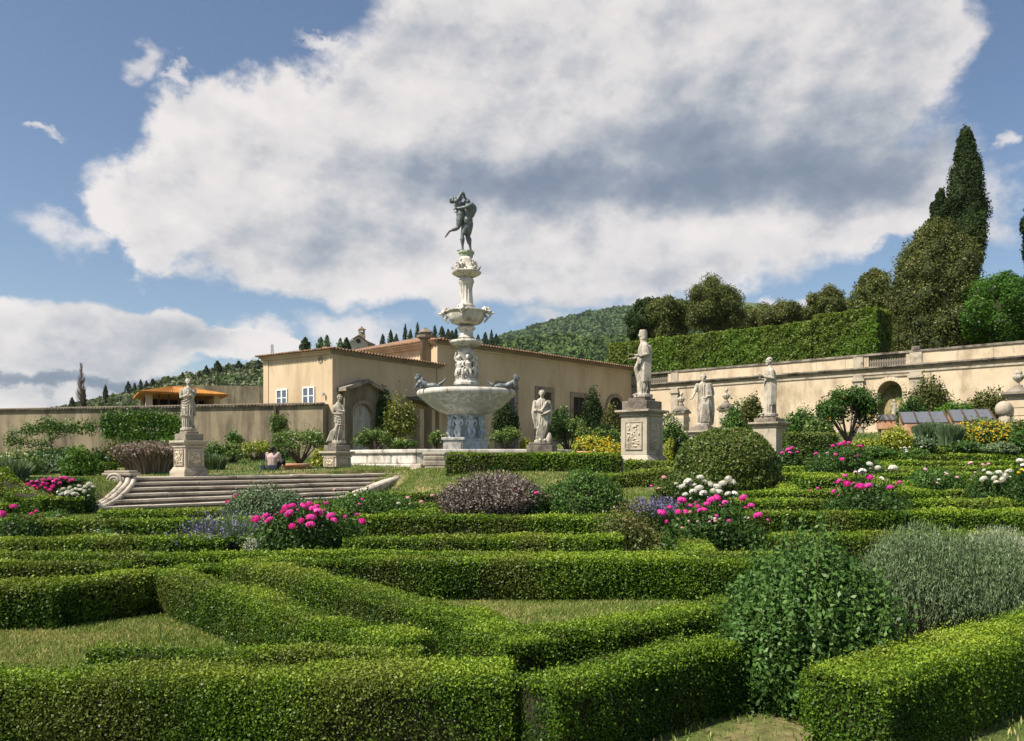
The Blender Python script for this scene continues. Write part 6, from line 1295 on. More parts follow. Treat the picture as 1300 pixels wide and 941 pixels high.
# big pink peony, left centre
peony('large peony bush with many magenta blooms, left of centre', 392, 9.6, 72, 640, [('pink', 325, 659, 8), ('pink', 338, 655, 7), ('pink', 343, 659, 6), ('pink', 362, 645, 8), ('pink', 367, 652, 8), ('pink', 371, 642, 7), ('pink', 386, 643, 8), ('pink', 392, 640, 7), ('pink', 398, 646, 8), ('pink', 404, 650, 7), ('pink', 382, 661, 6), ('pink', 395, 657, 9), ('pink', 394, 666, 9), ('pink', 371, 668, 7), ('pink', 402, 643, 6), ('pink', 420, 655, 9), ('pink', 424, 660, 7), ('pink', 414, 639, 4), ('pink', 460, 662, 7), ('pink', 438, 656, 3.5), ('pink', 453, 653, 3.5), ('pink', 358, 650, 4), ('pink', 460, 634, 3), ('pink', 457, 640, 3)])
r_ = gd(336, 12.2)
bush('grey-green bushy herb behind the large magenta peony', [((0, 0, .30), (.50, .42, .45)), ((-.3, .1, .28), (.35, .3, .34)), ((.34, 0, .30), (.30, .3, .36))], 'blue_green', r_, leaf=.035, lump=.22, up=.5, shell=(.6, 1.1), cover=1.7)
peony('small peony stems with two magenta blooms at the left of the steps foot', 300, 12.3, 16, 636, [('pink', 299, 630, 6), ('pink', 290, 638, 5)], leaf=.05)
bush('pale silver herb between the purple spikes and the magenta peony', [((0, 0, .16), (.14, .13, .20)), ((.05, 0, .10), (.16, .14, .13))], 'pale_silver', gd(320, 9.2), leaf=.018, cover=1.6, lump=.2, up=.6, shell=(.7, 1.1))
x, y, z = gd(296, 10.0); tuft('catmint with purple spikes left of the large magenta peony', (x, y, z), (.26, .22), .54, 'blue_green', 1200, .5, .009, spike='purple', spike_n=110)
x, y, z = gd(262, 9.6); tuft('sparse lavender with purple spikes over the long box hedge', (x, y, z), (.30, .2), .42, 'blue_green', 800, .55, .009, spike='purple', spike_n=80)
x, y, z = gd(232, 9.7); tuft('few thin purple lavender spikes at the left', (x, y, z), (.22, .15), .34, 'blue_green', 400, .6, .008, spike='purple', spike_n=40, core=False)
peony('low creeping plant dotted with tiny white flowers at the left', 128, 9.9, 34, 672, scatter('white', 100, 160, 672, 690, 26, 1.4, 2.4), mat='shrub', leaf=.03, depth=.3)
peony('pink and red bloom stems at the far left edge', 18, 10.6, 34, 656, [('pink', 3, 652, 6), ('pink', 17, 643, 6.5), ('pink', 4, 656, 4), ('pink', 40, 652, 4), ('pink', 46, 649, 3)], leaf=.045)
peony('leafy plant with pale buds below the steps scroll', 72, 11.6, 26, 648, scatter('rose', 55, 92, 655, 668, 4, 1.5, 2.2), mat='shrub', leaf=.05)
# lavender mound
x, y, z = gd(628, 12.3); w = 56*12.3/FPX
tuft('large mound of dry grey-mauve lavender below the fountain', (x, y, z), (w*.80, .50), .80, 'dry', 9000, .40, .010, name='lavender', shape=.55, spike='dry', spike_n=4500)
peony('young peony with two magenta blooms between the lavender and the green bush', 674, 11.9, 22, 618, [('pink', 657, 624, 5), ('pink', 681, 626, 5), ('pink', 668, 634, 2.5)], leaf=.045)
bush('rounded leafy green bush right of the dry lavender', [((0, 0, .38), (.56, .45, .54)), ((-.3, 0, .34), (.4, .4, .46)), ((.34, 0, .36), (.34, .35, .46)), ((.05, 0, .68), (.26, .28, .30))], 'shrub', gd(738, 12.2), leaf=.04, lump=.22, up=.6, shell=(.6, 1.12), cover=1.7)
x, y, z = gd(832, 12.4); tuft('lavender in violet-blue flower between green bush and pink peonies', (x, y, z), (.36, .3), .44, 'blue_green', 1600, .55, .011, name='lavender', spike='purple', spike_n=420)
bush('straggly plant with reddish young leaves beside the violet lavender', [((0, 0, .30), (.34, .3, .36)), ((.2, 0, .2), (.3, .3, .26))], 'redtip', gd(792, 10.2), leaf=.035, lump=.3, shell=(.4, 1.15), cover=.8, corek=.3, name='shrub')
peony('small rose bush with pale blooms left of the round clipped bush', 745, 15.0, 34, 612, [('white', 728, 611, 3), ('white', 711, 622, 2.5), ('rose', 747, 618, 3), ('pink', 763, 615, 3), ('rose', 740, 628, 3), ('pink', 827, 617, 3)], mat='shrub', leaf=.05, name='rose_bush')
peony('pale rose bush standing close to the left edge of the round clipped bush', 846, 14.6, 20, 606, [('rose', 843, 606, 4), ('white', 858, 614, 4), ('rose', 836, 620, 3)], mat='ball', leaf=.045, name='rose_bush')
# white peonies, centre right
peony('white peonies clustered in front of the round clipped bush', 898, 11.9, 42, 618, [('white', 866, 618, 6), ('white', 873, 612, 7), ('white', 880, 624, 7), ('white', 887, 620, 8), ('white', 893, 626, 7), ('white', 889, 606, 7), ('white', 894, 611, 6), ('white', 902, 615, 7), ('white', 910, 618, 7), ('white', 917, 614, 7), ('white', 924, 608, 6), ('white', 931, 612, 7), ('white', 913, 625, 6), ('white', 924, 627, 6), ('white', 933, 627, 6), ('white', 870, 628, 5), ('white', 881, 616, 5), ('white', 905, 623, 5)], leaf=.05)
peony('wide bush of magenta peonies right of centre', 905, 9.7, 66, 640, [('pink', 840, 651, 7), ('pink', 850, 644, 5), ('pink', 861, 650, 6), ('pink', 866, 635, 7), ('pink', 876, 642, 5), ('pink', 886, 643, 5), ('pink', 897, 640, 7), ('pink', 903, 635, 8), ('pink', 911, 632, 6), ('pink', 888, 648, 5), ('pink', 920, 639, 6), ('pink', 943, 632, 8), ('pink', 953, 642, 7), ('pink', 962, 654, 7), ('pink', 910, 655, 4), ('pink', 925, 661, 3.5), ('pink', 846, 662, 3), ('pink', 894, 647, 5), ('pink', 871, 650, 5), ('pink', 884, 638, 4), ('pink', 975, 660, 3)]+scatter('rose', 850, 960, 645, 672, 9, 2, 3))
x, y, z = gd(827, 9.3); tuft('little clump of light green iris leaves in front of the reddish plant', (x, y, z), (.05, .05), .17, 'citrus', 16, 1.0, .022, core=False, name='iris')
x, y, z = gd(466, 9.3); tuft('tuft of broad green blades right of the large magenta peony', (x, y, z), (.05, .05), .20, 'citrus', 16, .8, .02, core=False, name='iris')
# right beds
peony('peony bush with magenta and white blooms in the right parterre', 1100, 11.7, 58, 612, [('pink', 1092, 617, 7), ('pink', 1104, 606, 7), ('pink', 1102, 617, 8), ('pink', 1058, 624, 5), ('pink', 1065, 611, 5), ('pink', 1075, 614, 6), ('pink', 1073, 604, 4), ('pink', 1130, 619, 5.5), ('pink', 1143, 612, 4), ('white', 1095, 599, 6), ('white', 1104, 589, 6), ('white', 1114, 594, 6), ('white', 1134, 594, 7), ('white', 1120, 608, 4.5), ('rose', 1086, 600, 3), ('pink', 1038, 620, 3.5)])
peony('loose rose bush with small pink blooms in the right parterre', 1185, 16.0, 40, 592, [('rose', 1175, 596, 4), ('rose', 1202, 602, 3), ('white', 1192, 609, 3), ('rose', 1215, 606, 3), ('rose', 1190, 613, 2.5), ('white', 1200, 600, 2.5), ('rose', 1232, 588, 3.5), ('rose', 1248, 590, 3), ('rose', 1255, 589, 3), ('rose', 1238, 600, 2.5), ('pink', 1258, 622, 3)], mat='shrub', leaf=.05, name='rose_bush')
peony('dense white peonies near the right edge', 1262, 14.0, 36, 600, [('white', 1248, 608, 6), ('white', 1256, 601, 6), ('white', 1262, 607, 6), ('white', 1268, 600, 6), ('white', 1275, 604, 6), ('white', 1281, 599, 6), ('white', 1272, 609, 6), ('white', 1283, 607, 5), ('white', 1265, 612, 4), ('white', 1249, 597, 3)])
peony('tall white and yellow blooms cut by the right edge', 1297, 13.0, 22, 592, [('white', 1295, 585, 6), ('white', 1300, 592, 6), ('yellow', 1298, 597, 4), ('yellow', 1293, 600, 3.5), ('white', 1303, 583, 5)], leaf=.05)
peony('magenta peonies at the foot of the philosopher pedestal', 1003, 21.0, 17, 570, [('pink', 993, 575, 3.5), ('pink', 1000, 571, 4), ('pink', 1005, 569, 4), ('pink', 1003, 575, 3.5), ('pink', 1012, 574, 3), ('pink', 1036, 576, 3)], leaf=.07)
peony('row of magenta peonies in front of the terracotta-potted citrus tree', 1070, 19.0, 46, 566, [('pink', 1066, 564, 4), ('pink', 1072, 562, 4.5), ('pink', 1078, 562, 4), ('pink', 1092, 567, 5), ('pink', 1069, 583, 4), ('pink', 1088, 579, 2.5), ('pink', 1061, 577, 3), ('pink', 1057, 566, 3.5), ('rose', 1050, 575, 2)], leaf=.07)
peony('small white daisies on the right slope', 1160, 24.0, 24, 569, scatter('white', 1142, 1182, 566, 574, 8, 1.8, 2.6), mat='shrub', leaf=.07)
# left pink and white beds
peony('bed of magenta peonies at the far left on the terrace edge', 62, 16.8, 46, 606, [('pink', x+random.uniform(-1.5, 1.5), y, random.uniform(3.2, 4.6)) for x, y in ((27, 622), (35, 624), (36, 615), (43, 617), (47, 612), (52, 616), (56, 609), (60, 614), (64, 608), (68, 612), (72, 609), (77, 607), (83, 607), (88, 610), (94, 609), (49, 620), (58, 619), (66, 618), (75, 613), (63, 622), (41, 612), (70, 616), (55, 613))], leaf=.06, depth=.45)
peony('bed of white peonies next to the magenta ones at the far left', 96, 16.0, 26, 616, [('white', x, y, random.uniform(3.6, 5)) for x, y in ((75, 625), (80, 621), (84, 625), (88, 619), (91, 623), (97, 621), (101, 617), (103, 622), (109, 618), (113, 615), (118, 618), (86, 627), (78, 628), (94, 627), (107, 624))], leaf=.06, depth=.35)
peony('pale and pink rose stems on the bank right of the steps', 470, 13.7, 66, 622, [('white', 451, 629, 3.5), ('pink', 460, 634, 3), ('white', 506, 639, 3.2), ('rose', 518, 632, 3.8), ('rose', 535, 637, 4), ('rose', 549, 629, 3.5), ('rose', 562, 636, 4), ('rose', 425, 622, 3), ('rose', 520, 640, 2.5)], mat='shrub', leaf=.05, name='rose_bush', depth=.4)

# ---------------------------------------------------------------- big foreground plants
x, y, z = gd(1024, 4.2)
r_ = bush('large leafy green bush in the right foreground', [((0, 0, .36), (.36, .34, .44)), ((-.20, -.05, .26), (.22, .26, .30)), ((.20, 0, .32), (.22, .26, .36)), ((.10, .05, .54), (.22, .22, .24)), ((-.14, .05, .48), (.18, .22, .22)), ((.22, .0, .46), (.16, .2, .2)), ((-.06, -.14, .16), (.26, .2, .2))], 'herb', (x, y, z), leaf=.029, cover=1.9, lump=.32, shell=(.55, 1.12), corek=.6, aspect=.52, up=.0, tintup=.05, name='herb_bush')
sv = []; st = MB()
for i in range(110):
    a = R.uniform(0, 2*PI); q = R.uniform(.15, 1.05); bx, by = math.cos(a)*.36*q, math.sin(a)*.34*q; h = (.96-.32*q*q)*R.uniform(.74, 1.05); ex, ey = bx*1.15+R.normal()*.02, by*1.15; st.tube([(bx*.5, by*.5, .1), (bx, by, h*.6), (ex, ey, h)], [.004, .003, .0015], 5, cap=False)
    k = 38; t = np.linspace(.42, 1.0, k)[:, None]; P = np.array((bx, by, 0))*(1-t)+np.array((ex, ey, h))*t; P[:, 2] = h*t[:, 0]; aa = np.arange(k)*2.2; off = np.stack([np.cos(aa), np.sin(aa), .15+0*aa], 1); sv.append(leaf_geo(P+off*(.020+.008*np.sin(aa*3)[:, None]), unit(off+np.array((0, 0, .9))), .036*(1.35-.6*t[:, 0]), .55, 1.5, .62+.1*R.normal(size=k), .4, up=-.1))
V, F, T = join_geo(sv); quads('shoots', V, F, M['herb'], r_, T); st.build('stalks', surf('green_stalk', (.06, .11, .03), (.10, .15, .04)), r_)
bush('shady green shrub between the middle hedge and the large leafy bush', [((0, 0, .24), (.20, .24, .28)), ((-.10, -.1, .12), (.15, .2, .17))], 'deep', gd(962, 4.4), leaf=.032, cover=1.6, lump=.25, shell=(.5, 1.1), corek=.6)
def sprigs(label, px, Y, w, dpt, H, mat, n, seed):
    """dense bush of thin upright sprigs, each carrying narrow leaves"""
    x, y, z = gd(px, Y); root = empty('lavender', (x, y, z), 0, label, 'shrub', 'silver lavenders on the right'); k = 9
    a = R.uniform(0, 2*PI, n); q = np.sqrt(R.uniform(0, 1, n)); bx = np.stack([np.cos(a)*q*w*.62, np.sin(a)*q*dpt*.62, 0*a], 1)
    dome = np.sqrt(np.clip(1-q**2*.80, 0, 1)); hh = H*dome*R.uniform(.72, 1.06, n); lean = np.stack([np.cos(a)*q*w*.42, np.sin(a)*q*dpt*.42, 0*a], 1)+R.normal(size=(n, 3))*.035; lean[:, 2] = 0
    t0 = R.uniform(.25, .8, n); t = (t0[:, None]+(1-t0)[:, None]*np.linspace(0, 1, k)[None, :]).reshape(-1)
    P = np.repeat(bx, k, 0)+np.repeat(lean, k, 0)*(t**1.5)[:, None]; P[:, 2] += np.repeat(hh, k)*t; P += R.normal(size=P.shape)*.004
    N_LEAF[0] += len(P); tt = np.repeat(.45+.18*R.normal(size=n), k)+.25*(t-.6)
    v, f, tc = leaf_geo(P, unit(R.normal(size=P.shape)*np.array((1, 1, .3))), .030, .20, 1.2, tt, .3, up=1.4); quads('foliage', v, f, M[mat], root, tc)
    V, F, p1, p2 = blades(n//7, (w*.55, dpt*.55), H*1.08, w*.55, .005, shape=.6, curve=.1); quads('stalks', V, F, M[mat], root, np.full(len(V), .6))
    mb = MB(); core_ball(mb, (0, 0, H*.30), (w*.72, dpt*.72, H*.42), seed, .15, 1.0, zmin=-.02); mb.build('branches', M['core'], root, True)
sprigs('large grey-green lavender bush on the right', 1172, 5.6, .46, .40, .80, 'silver', 5600, 1)
sprigs('second grey-green lavender merging with the first at the right', 1256, 5.5, .46, .40, .74, 'silver', 5200, 2)
sprigs('paler silvery lavender at the right edge', 1268, 7.2, .40, .36, .64, 'pale_silver', 3200, 3)
sprigs('pale silvery lavender cut by the right edge', 1325, 6.5, .40, .36, .66, 'pale_silver', 3000, 4)
bush('young rose shoot with bronze leaves in the shade at the bottom centre', [((0, 0, .13), (.13, .10, .10)), ((-.10, 0, .08), (.10, .08, .05)), ((.07, 0, .2), (.06, .06, .07))], 'redtip', gd(752, 4.15), leaf=.035, cover=.35, lump=.3, core=False, shell=(.2, 1.1))
x, y, z = gd(206, 5.6); tuft('single dark grass blade standing on the left lawn', (x, y, z), (.008, .008), .26, 'deep', 3, .15, .012, core=False, name='grass_blade')
q = MB()
for i in range(40):
    a = R.uniform(0, 2*PI); q.tube([(R.normal()*.05, R.normal()*.03, R.uniform(.01, .05)), (R.normal()*.08, R.normal()*.04, R.uniform(.03, .08))], [.005, .004], 4)
q.ball((0, 0, .02), (.13, .08, .06)); o = q.build('dry_clipping_heap', M['twig'], None, True, loc=tuple(at(100, 780, 6.55)-Vector((0, 0, .0)))); o.location.z = 0.0; tag(o, 'little heap of dry clippings at the foot of the shaded left hedge', 'clippings')

# ---------------------------------------------------------------- round clipped bush
x, y, z = gd(922, 16.2)
bush('big round clipped evergreen bush right of the tallest pedestal', [((0, 0, .62), (1.02, .95, .78)), ((-.12, 0, .35), (1.00, .9, .50)), ((.12, 0, .38), (.96, .9, .55))], 'ball', (x, y, z), leaf=.045, cover=1.9, lump=.05, name='clipped_bush', shell=(.93, 1.02), corek=.93, aspect=.6, tintup=.1)

# ---------------------------------------------------------------- terrace shrubs, pots
def pot(px, py, w_px, Y, label, mat='terracotta'):
    c = at(px, py, Y); w = w_px*Y/FPX/2; H = w*1.15; o = MB(); o.lathe([(w*.62, -H), (w*.66, -H*.95), (w*.86, -H*.25), (w*.88, -H*.2), (w, -H*.17), (w*1.02, -.03), (w*.97, 0), (w*.88, 0), (w*.84, -.06)], 28, capt=False)
    r = empty('terracotta_pot', (c.x, c.y, c.z), 0, label, 'pot', 'terracotta pots of the citrus trees'); o.build('pot_body', M[mat], r, True)
    s = MB(); s.lathe([(w*.86, -.055), (w*.4, -.045), (.01, -.04)], 20, capb=False, capt=False); s.build('soil', M['twig'], r); return c
def citrus(label, px, Y, hw, yt, yb, mat='citrus', n=5200, leaf=.085, zb=None, sparse=True, name='citrus_tree', cat='tree', tint=.05, fruit=0):
    g = at(px, yb, Y); z = g.z if zb is None else zb; w = hw*Y/FPX; H = (yb-yt)*Y/FPX; r = empty(name, (g.x, g.y, z), 0, label, cat, None); gs = []; mb = MB(); k = 22
    for i in range(k):
        d = unit(R.normal(size=(1, 3)))[0]; d[2] = abs(d[2])*.9-.15; C = np.array((d[0]*w*.68, d[1]*w*.6, H*.52+d[2]*H*.42)); rr = np.array((w*.30, w*.28, H*.17))*R.uniform(.8, 1.3)
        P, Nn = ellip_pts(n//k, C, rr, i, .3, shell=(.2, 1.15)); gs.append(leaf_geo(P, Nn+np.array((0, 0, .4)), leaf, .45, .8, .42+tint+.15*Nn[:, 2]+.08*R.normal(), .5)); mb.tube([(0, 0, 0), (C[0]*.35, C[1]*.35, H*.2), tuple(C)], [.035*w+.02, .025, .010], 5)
    V, F, T = join_geo(gs); N_LEAF[0] += n; quads('foliage', V, F, M[mat], r, T); mb.build('stem', M['bark'], r, True)
    for i in range(fruit):
        q = MB(); d = unit(R.normal(size=(1, 3)))[0]; q.ball((d[0]*w*.75, -abs(d[1])*w*.75, H*.5+d[2]*H*.35), .045, 8, 6); q.build('fruit', M['orange_roof'], r, True)
    return r
def tbush(label, px, Y, hw, yt, yb, mat, name='shrub', leaf=.06, group=None, cover=1.2, lump=.25, shell=(.5, 1.12), up=0.0, cat='shrub', corek=.55):
    g = at(px, yb, Y); w = hw*Y/FPX; H = (yb-yt)*Y/FPX; lobes = [((0, 0, H*.5), (w*.75, w*.6, H*.5)), ((-w*.5, 0, H*.38), (w*.5, w*.45, H*.38)), ((w*.5, 0, H*.40), (w*.5, w*.45, H*.40)), ((w*.1, -.1, H*.28), (w*.8, w*.5, H*.28))]
    return bush(label, lobes, mat, (g.x, g.y, g.z), leaf=leaf, cover=cover, lump=lump, name=name, group=group, shell=shell, up=up, cat=cat, corek=corek)
pot(375, 588.5, 36, 24.9, 'widest terracotta pot, at the top of the steps beside the seated woman'); citrus('large lemon tree with bare lower branches in the widest pot by the woman', 380, 25.5, 40, 541, 590, n=4200, leaf=.08)
pot(290, 588.5, 18, 30, 'smaller terracotta pot left of the seated woman'); citrus('potted lemon tree left of the seated woman', 295, 30, 24, 562, 591, n=2400, leaf=.1)
pot(308, 585, 14, 33, 'terracotta pot half hidden behind the lemon trees'); citrus('lemon tree deeper on the terrace left of the woman', 325, 33, 26, 558, 588, n=2400, leaf=.1, mat='yellowish', tint=-.2)
tbush('yellow-green shrub behind the seated woman', 408, 27, 14, 565, 597, 'yellowish')
citrus('lemon tree behind the pool, in front of the arched grey door', 476, 33.5, 28, 543, 576, n=3400, leaf=.1)
citrus('lower lemon bush behind the pool right of the arched door', 510, 33.5, 22, 556, 576, n=2400, leaf=.1)
citrus('lemon tree showing left of the fountain base', 556, 35.5, 14, 545, 576, n=2000, leaf=.1)
citrus('lemon tree behind the fountain, right of its base', 642, 35, 24, 541, 574, n=3400, leaf=.1)
citrus('big lemon tree right of the toga statue', 722, 33, 32, 527, 576, n=5200, leaf=.1)
citrus('lemon tree between the toga statue and the tallest pedestal', 765, 34, 26, 537, 576, n=3200, leaf=.1)
pot(745, 573, 26, 26, 'low pale terracotta rim right of the pool'); 
tbush('yellow flowering bush behind the pool, right', 752, 26.5, 27, 552, 580, 'yellowish', cover=1.0); tbush('yellow flowering bush beside the tallest pedestal', 782, 26, 14, 560, 590, 'yellowish')
tbush('small yellow flowering plant right of the fountain base', 612, 35.5, 10, 556, 574, 'yellowish'); tbush('pale yellow plant left of the toga statue', 668, 35, 9, 556, 572, 'yellowish')
def yellow_dots(px0, px1, py0, py1, Y, n, label, host):
    x, y, z = gd((px0+px1)/2, Y)
    for _ in range(n):
        px, py = random.uniform(px0, px1), random.uniform(py0, py1); p = at(px, py, Y-random.uniform(.3, .6)); l = host.location; blossom(host, 'yellow', (p.x-l.x, p.y-l.y, p.z-l.z), random.uniform(1.3, 2.0)*Y/FPX)
hosts = [o for o in COL.objects if o.get('label', '').startswith('yellow flowering bush')]
yellow_dots(728, 778, 554, 577, 26, 90, '', hosts[0]); yellow_dots(772, 794, 563, 585, 25.5, 34, '', hosts[1])
h1 = tbush('broad bush covered in golden yellow flowers below the cold frames', 1250, 27.5, 36, 531, 566, 'citrus', cover=1.3); yellow_dots(1218, 1284, 535, 562, 27, 230, '', h1)
tbush('bright yellow-green shrub left of the grey grasses', 1136, 25, 22, 541, 574, 'yellowish', leaf=.06); tbush('yellow leaved shrub at the base of the potted citrus', 1100, 25, 18, 556, 574, 'yellowish')
pot(1085, 562, 34, 25.5, 'terracotta rim under the big glossy citrus tree'); citrus('big glossy citrus tree with small orange fruit on the right', 1077, 25.5, 44, 490, 563, mat='deep', n=9000, leaf=.11, fruit=5, tint=.12)
tbush('grey dome-shaped herb left of the potted citrus', 1060, 24.5, 8, 552, 570, 'silver', lump=.05)
x, y, z = gd(1182, 27.5); o = tuft('upright grey-green grasses below the cold frames', (x, y, at(1182, 562, 27.5).z), (.5, .35), .68, 'blue_green', 2600, .25, .02)
x, y, z = gd(1206, 26.5); o = tuft('second clump of grey-green grasses beside the yellow bush', (x, y, at(1206, 566, 26.5).z), (.30, .25), .72, 'blue_green', 1800, .25, .02)
tbush('pale grey dome of santolina below the golden flowers', 1270, 24, 24, 561, 577, 'silver', lump=.04, cover=1.8, shell=(.9, 1.03), corek=.9)
tbush('dark foliage between the grasses and the santolina', 1228, 24.5, 26, 560, 575, 'deep'); tbush('leafy plant at the right edge next to the santolina', 1298, 24, 18, 545, 572, 'shrub')
tbush('greenish mound left of the yellow-green shrub, low', 1160, 26, 26, 553, 570, 'blue_green')
tbush('tall olive-brown shrub climbing before the niche', 1180, 36, 28, 478, 545, 'olive_tree', leaf=.09, cover=1.4); tbush('round dark green shrub in front of the olive-brown one', 1157, 33, 20, 504, 545, 'deep', leaf=.08, cover=1.5)
tbush('light olive shrub against the retaining wall at the right', 1256, 36, 30, 494, 540, 'olive_tree', leaf=.09); tbush('bright green low shrub behind the cold frames', 1212, 35, 26, 510, 540, 'bright_tree', leaf=.09, cover=1.5)
tbush('bushy dark plant before the urn pillar', 1290, 30, 16, 532, 552, 'ball')
tbush('climbing rose foliage behind the philosopher statue, left', 942, 34, 26, 508, 562, 'shrub', leaf=.09); tbush('loose shrub between the philosopher and bearded statues, pale tips', 955, 32, 14, 500, 540, 'olive_tree', leaf=.08)
tbush('green shrub right of the philosopher statue', 1018, 33, 24, 518, 562, 'shrub', leaf=.09, cover=1.4); tbush('low shrub before the dark clipped block', 1040, 30, 20, 528, 560, 'citrus')
tbush('leafy mass between the tallest pedestal and the busts', 852, 33, 20, 528, 590, 'shrub', leaf=.09); tbush('yellow-flowered clump right of the tallest pedestal', 852, 24, 11, 556, 596, 'yellowish'); tbush('green clump hugging the left of the round bush', 866, 22, 12, 545, 596, 'deep')
tbush('dark evergreen shrub by the orangery between two windows', 712, 44, 16, 516, 560, 'deep', leaf=.11, cover=1.5); tbush('tall dark ivy-like shrub at the orangery arched portal', 752, 47, 15, 496, 560, 'cypress', leaf=.12, cover=1.8); tbush('olive-green climber before the arched portal', 776, 44, 14, 514, 565, 'olive_tree', leaf=.12)
tbush('dark creeper beside the arched grey door', 489, 38.5, 15, 496, 562, 'deep', leaf=.10, cover=1.7); tbush('golden-green wisteria over the lean-to porch', 508, 37.5, 24, 504, 556, 'wisteria', leaf=.11, cover=.9, lump=.5, shell=(.3, 1.2), corek=.4); tbush('dark shrub under the great bowl', 642, 40, 18, 510, 560, 'cypress', leaf=.1)
# left terrace
tbush('rose shrub at the far left of the terrace', 20, 21, 34, 572, 606, 'citrus'); tbush('dull green shrub second from the left of the terrace', 66, 22, 30, 580, 606, 'blue_green'); 
x, y, z = gd(14, 16.6); tuft('clump of pale grey iris leaves at the far left', (x, y, z), (.32, .25), .48, 'silver', 500, .35, .022, name='iris')
tbush('dense bright leafy shrub left of the scroll', 100, 20.5, 24, 567, 606, 'bright_tree', leaf=.07, cover=1.7); tbush('dark shaded shrub behind the leafy one left of the scroll', 124, 22.5, 16, 570, 604, 'deep', cover=1.6)
tbush('tall weedy shrub below the dense espalier', 150, 26, 26, 558, 600, 'olive_tree', leaf=.07); x, y, z = gd(192, 21.8); tuft('dusty pink heather-like bush left of the carved pedestal', (x, y, z), (.62, .45), .72, 'heath', 3800, .45, .016, spike='heath', spike_n=1400, name='heather')
tbush('leafy shrub just left of the carved pedestal under the espalier', 212, 26, 14, 556, 598, 'bright_tree', leaf=.07); x, y, z = gd(270, 24); tuft('silvery upright herb right of the carved pedestal', (x, y, z), (.34, .3), .48, 'blue_green', 1300, .35, .016)
tbush('leafy shrub right of the carved pedestal', 272, 29, 14, 560, 596, 'shrub'); tbush('low dark plants at the foot of the garden wall near the house', 350, 34, 30, 568, 592, 'deep'); tbush('low dark plants at the foot of the garden wall, left', 70, 34, 44, 568, 592, 'deep')
tbush('green shrubs under the garden wall in the centre left', 215, 34, 40, 562, 594, 'shrub')
for i, (px, yt, yb, hw, Y, lab) in enumerate(((1030, 552, 566, 22, 27, 'low green plants behind the magenta row'), (905, 546, 570, 30, 30, 'green growth between the round bush and the statues'), (1110, 566, 580, 28, 22, 'low plants between the peonies and yellow shrub'))): tbush(lab, px, Y, hw, yt, yb, 'shrub')

# espaliers on the garden wall
def espalier(label, trunk_px, base_py, arms, Yw, mat='bright_tree', leaf=.10, dens=1.0):
    b = at(trunk_px, base_py, Yw); r = empty('espalier', (b.x, b.y, b.z), 0, label, 'espalier tree', None); mb = MB(); gs = []
    for pts, th, lf in arms:
        P = [at(px, py, Yw)-b for px, py in pts]; mb.tube([tuple(p) for p in P], [th]*len(P), 6)
        for (p, q) in zip(P[:-1], P[1:]):
            L = (q-p).length; n = int(L*lf*230*dens)
            if n < 2: continue
            t = R.uniform(0, 1, n)[:, None]; Q = np.array(p)*(1-t)+np.array(q)*t; Q += R.normal(size=(n, 3))*np.array((.10, .07, .16)); gs.append(leaf_geo(Q, np.tile((0, -1., .3), (n, 1)), leaf, .6, .8, .42+.2*wave(Q, 3), .5))
    V, F, T = join_geo(gs); N_LEAF[0] += len(F); quads('foliage', V, F, M[mat], r, T); mb.build('branches', M['bark'], r, True)
espalier('T-shaped espalier tree with two leafy tiers at the left of the garden wall', 67, 590, [([(67, 590), (66, 572), (64, 562)], .06, 0), ([(64, 562), (62, 545), (60, 538)], .04, .5), ([(64, 562), (45, 565), (28, 560), (12, 566)], .035, 1.2), ([(66, 560), (74, 552), (76, 545)], .03, .3), ([(30, 545), (60, 543), (90, 544), (120, 542)], .03, 2.4), ([(52, 538), (62, 536), (72, 540)], .02, 1.2), ([(8, 562), (15, 552), (24, 548)], .02, 1.2)], 37.6)
espalier('dense espalier mass on the garden wall left of the carved pedestal', 180, 575, [([(180, 575), (180, 550)], .06, 1), ([(130, 540), (160, 538), (200, 536), (228, 540)], .04, 5), ([(132, 550), (160, 552), (200, 552), (226, 550)], .04, 5), ([(150, 562), (180, 566), (215, 562)], .04, 4), ([(128, 532), (150, 530), (190, 529), (225, 534)], .03, 3.5)], 37.2, mat='bright_tree')
espalier('little tuft of vine on the garden wall right of the carved pedestal', 296, 562, [([(296, 562), (296, 552)], .03, 3), ([(288, 556), (304, 558)], .02, 2)], 37.0)
espalier('small vine on the garden wall below the garden house windows', 350, 545, [([(350, 545), (352, 532)], .03, 3), ([(344, 537), (362, 534)], .02, 3), ([(346, 541), (358, 541)], .02, 3)], 36.6, mat='citrus')

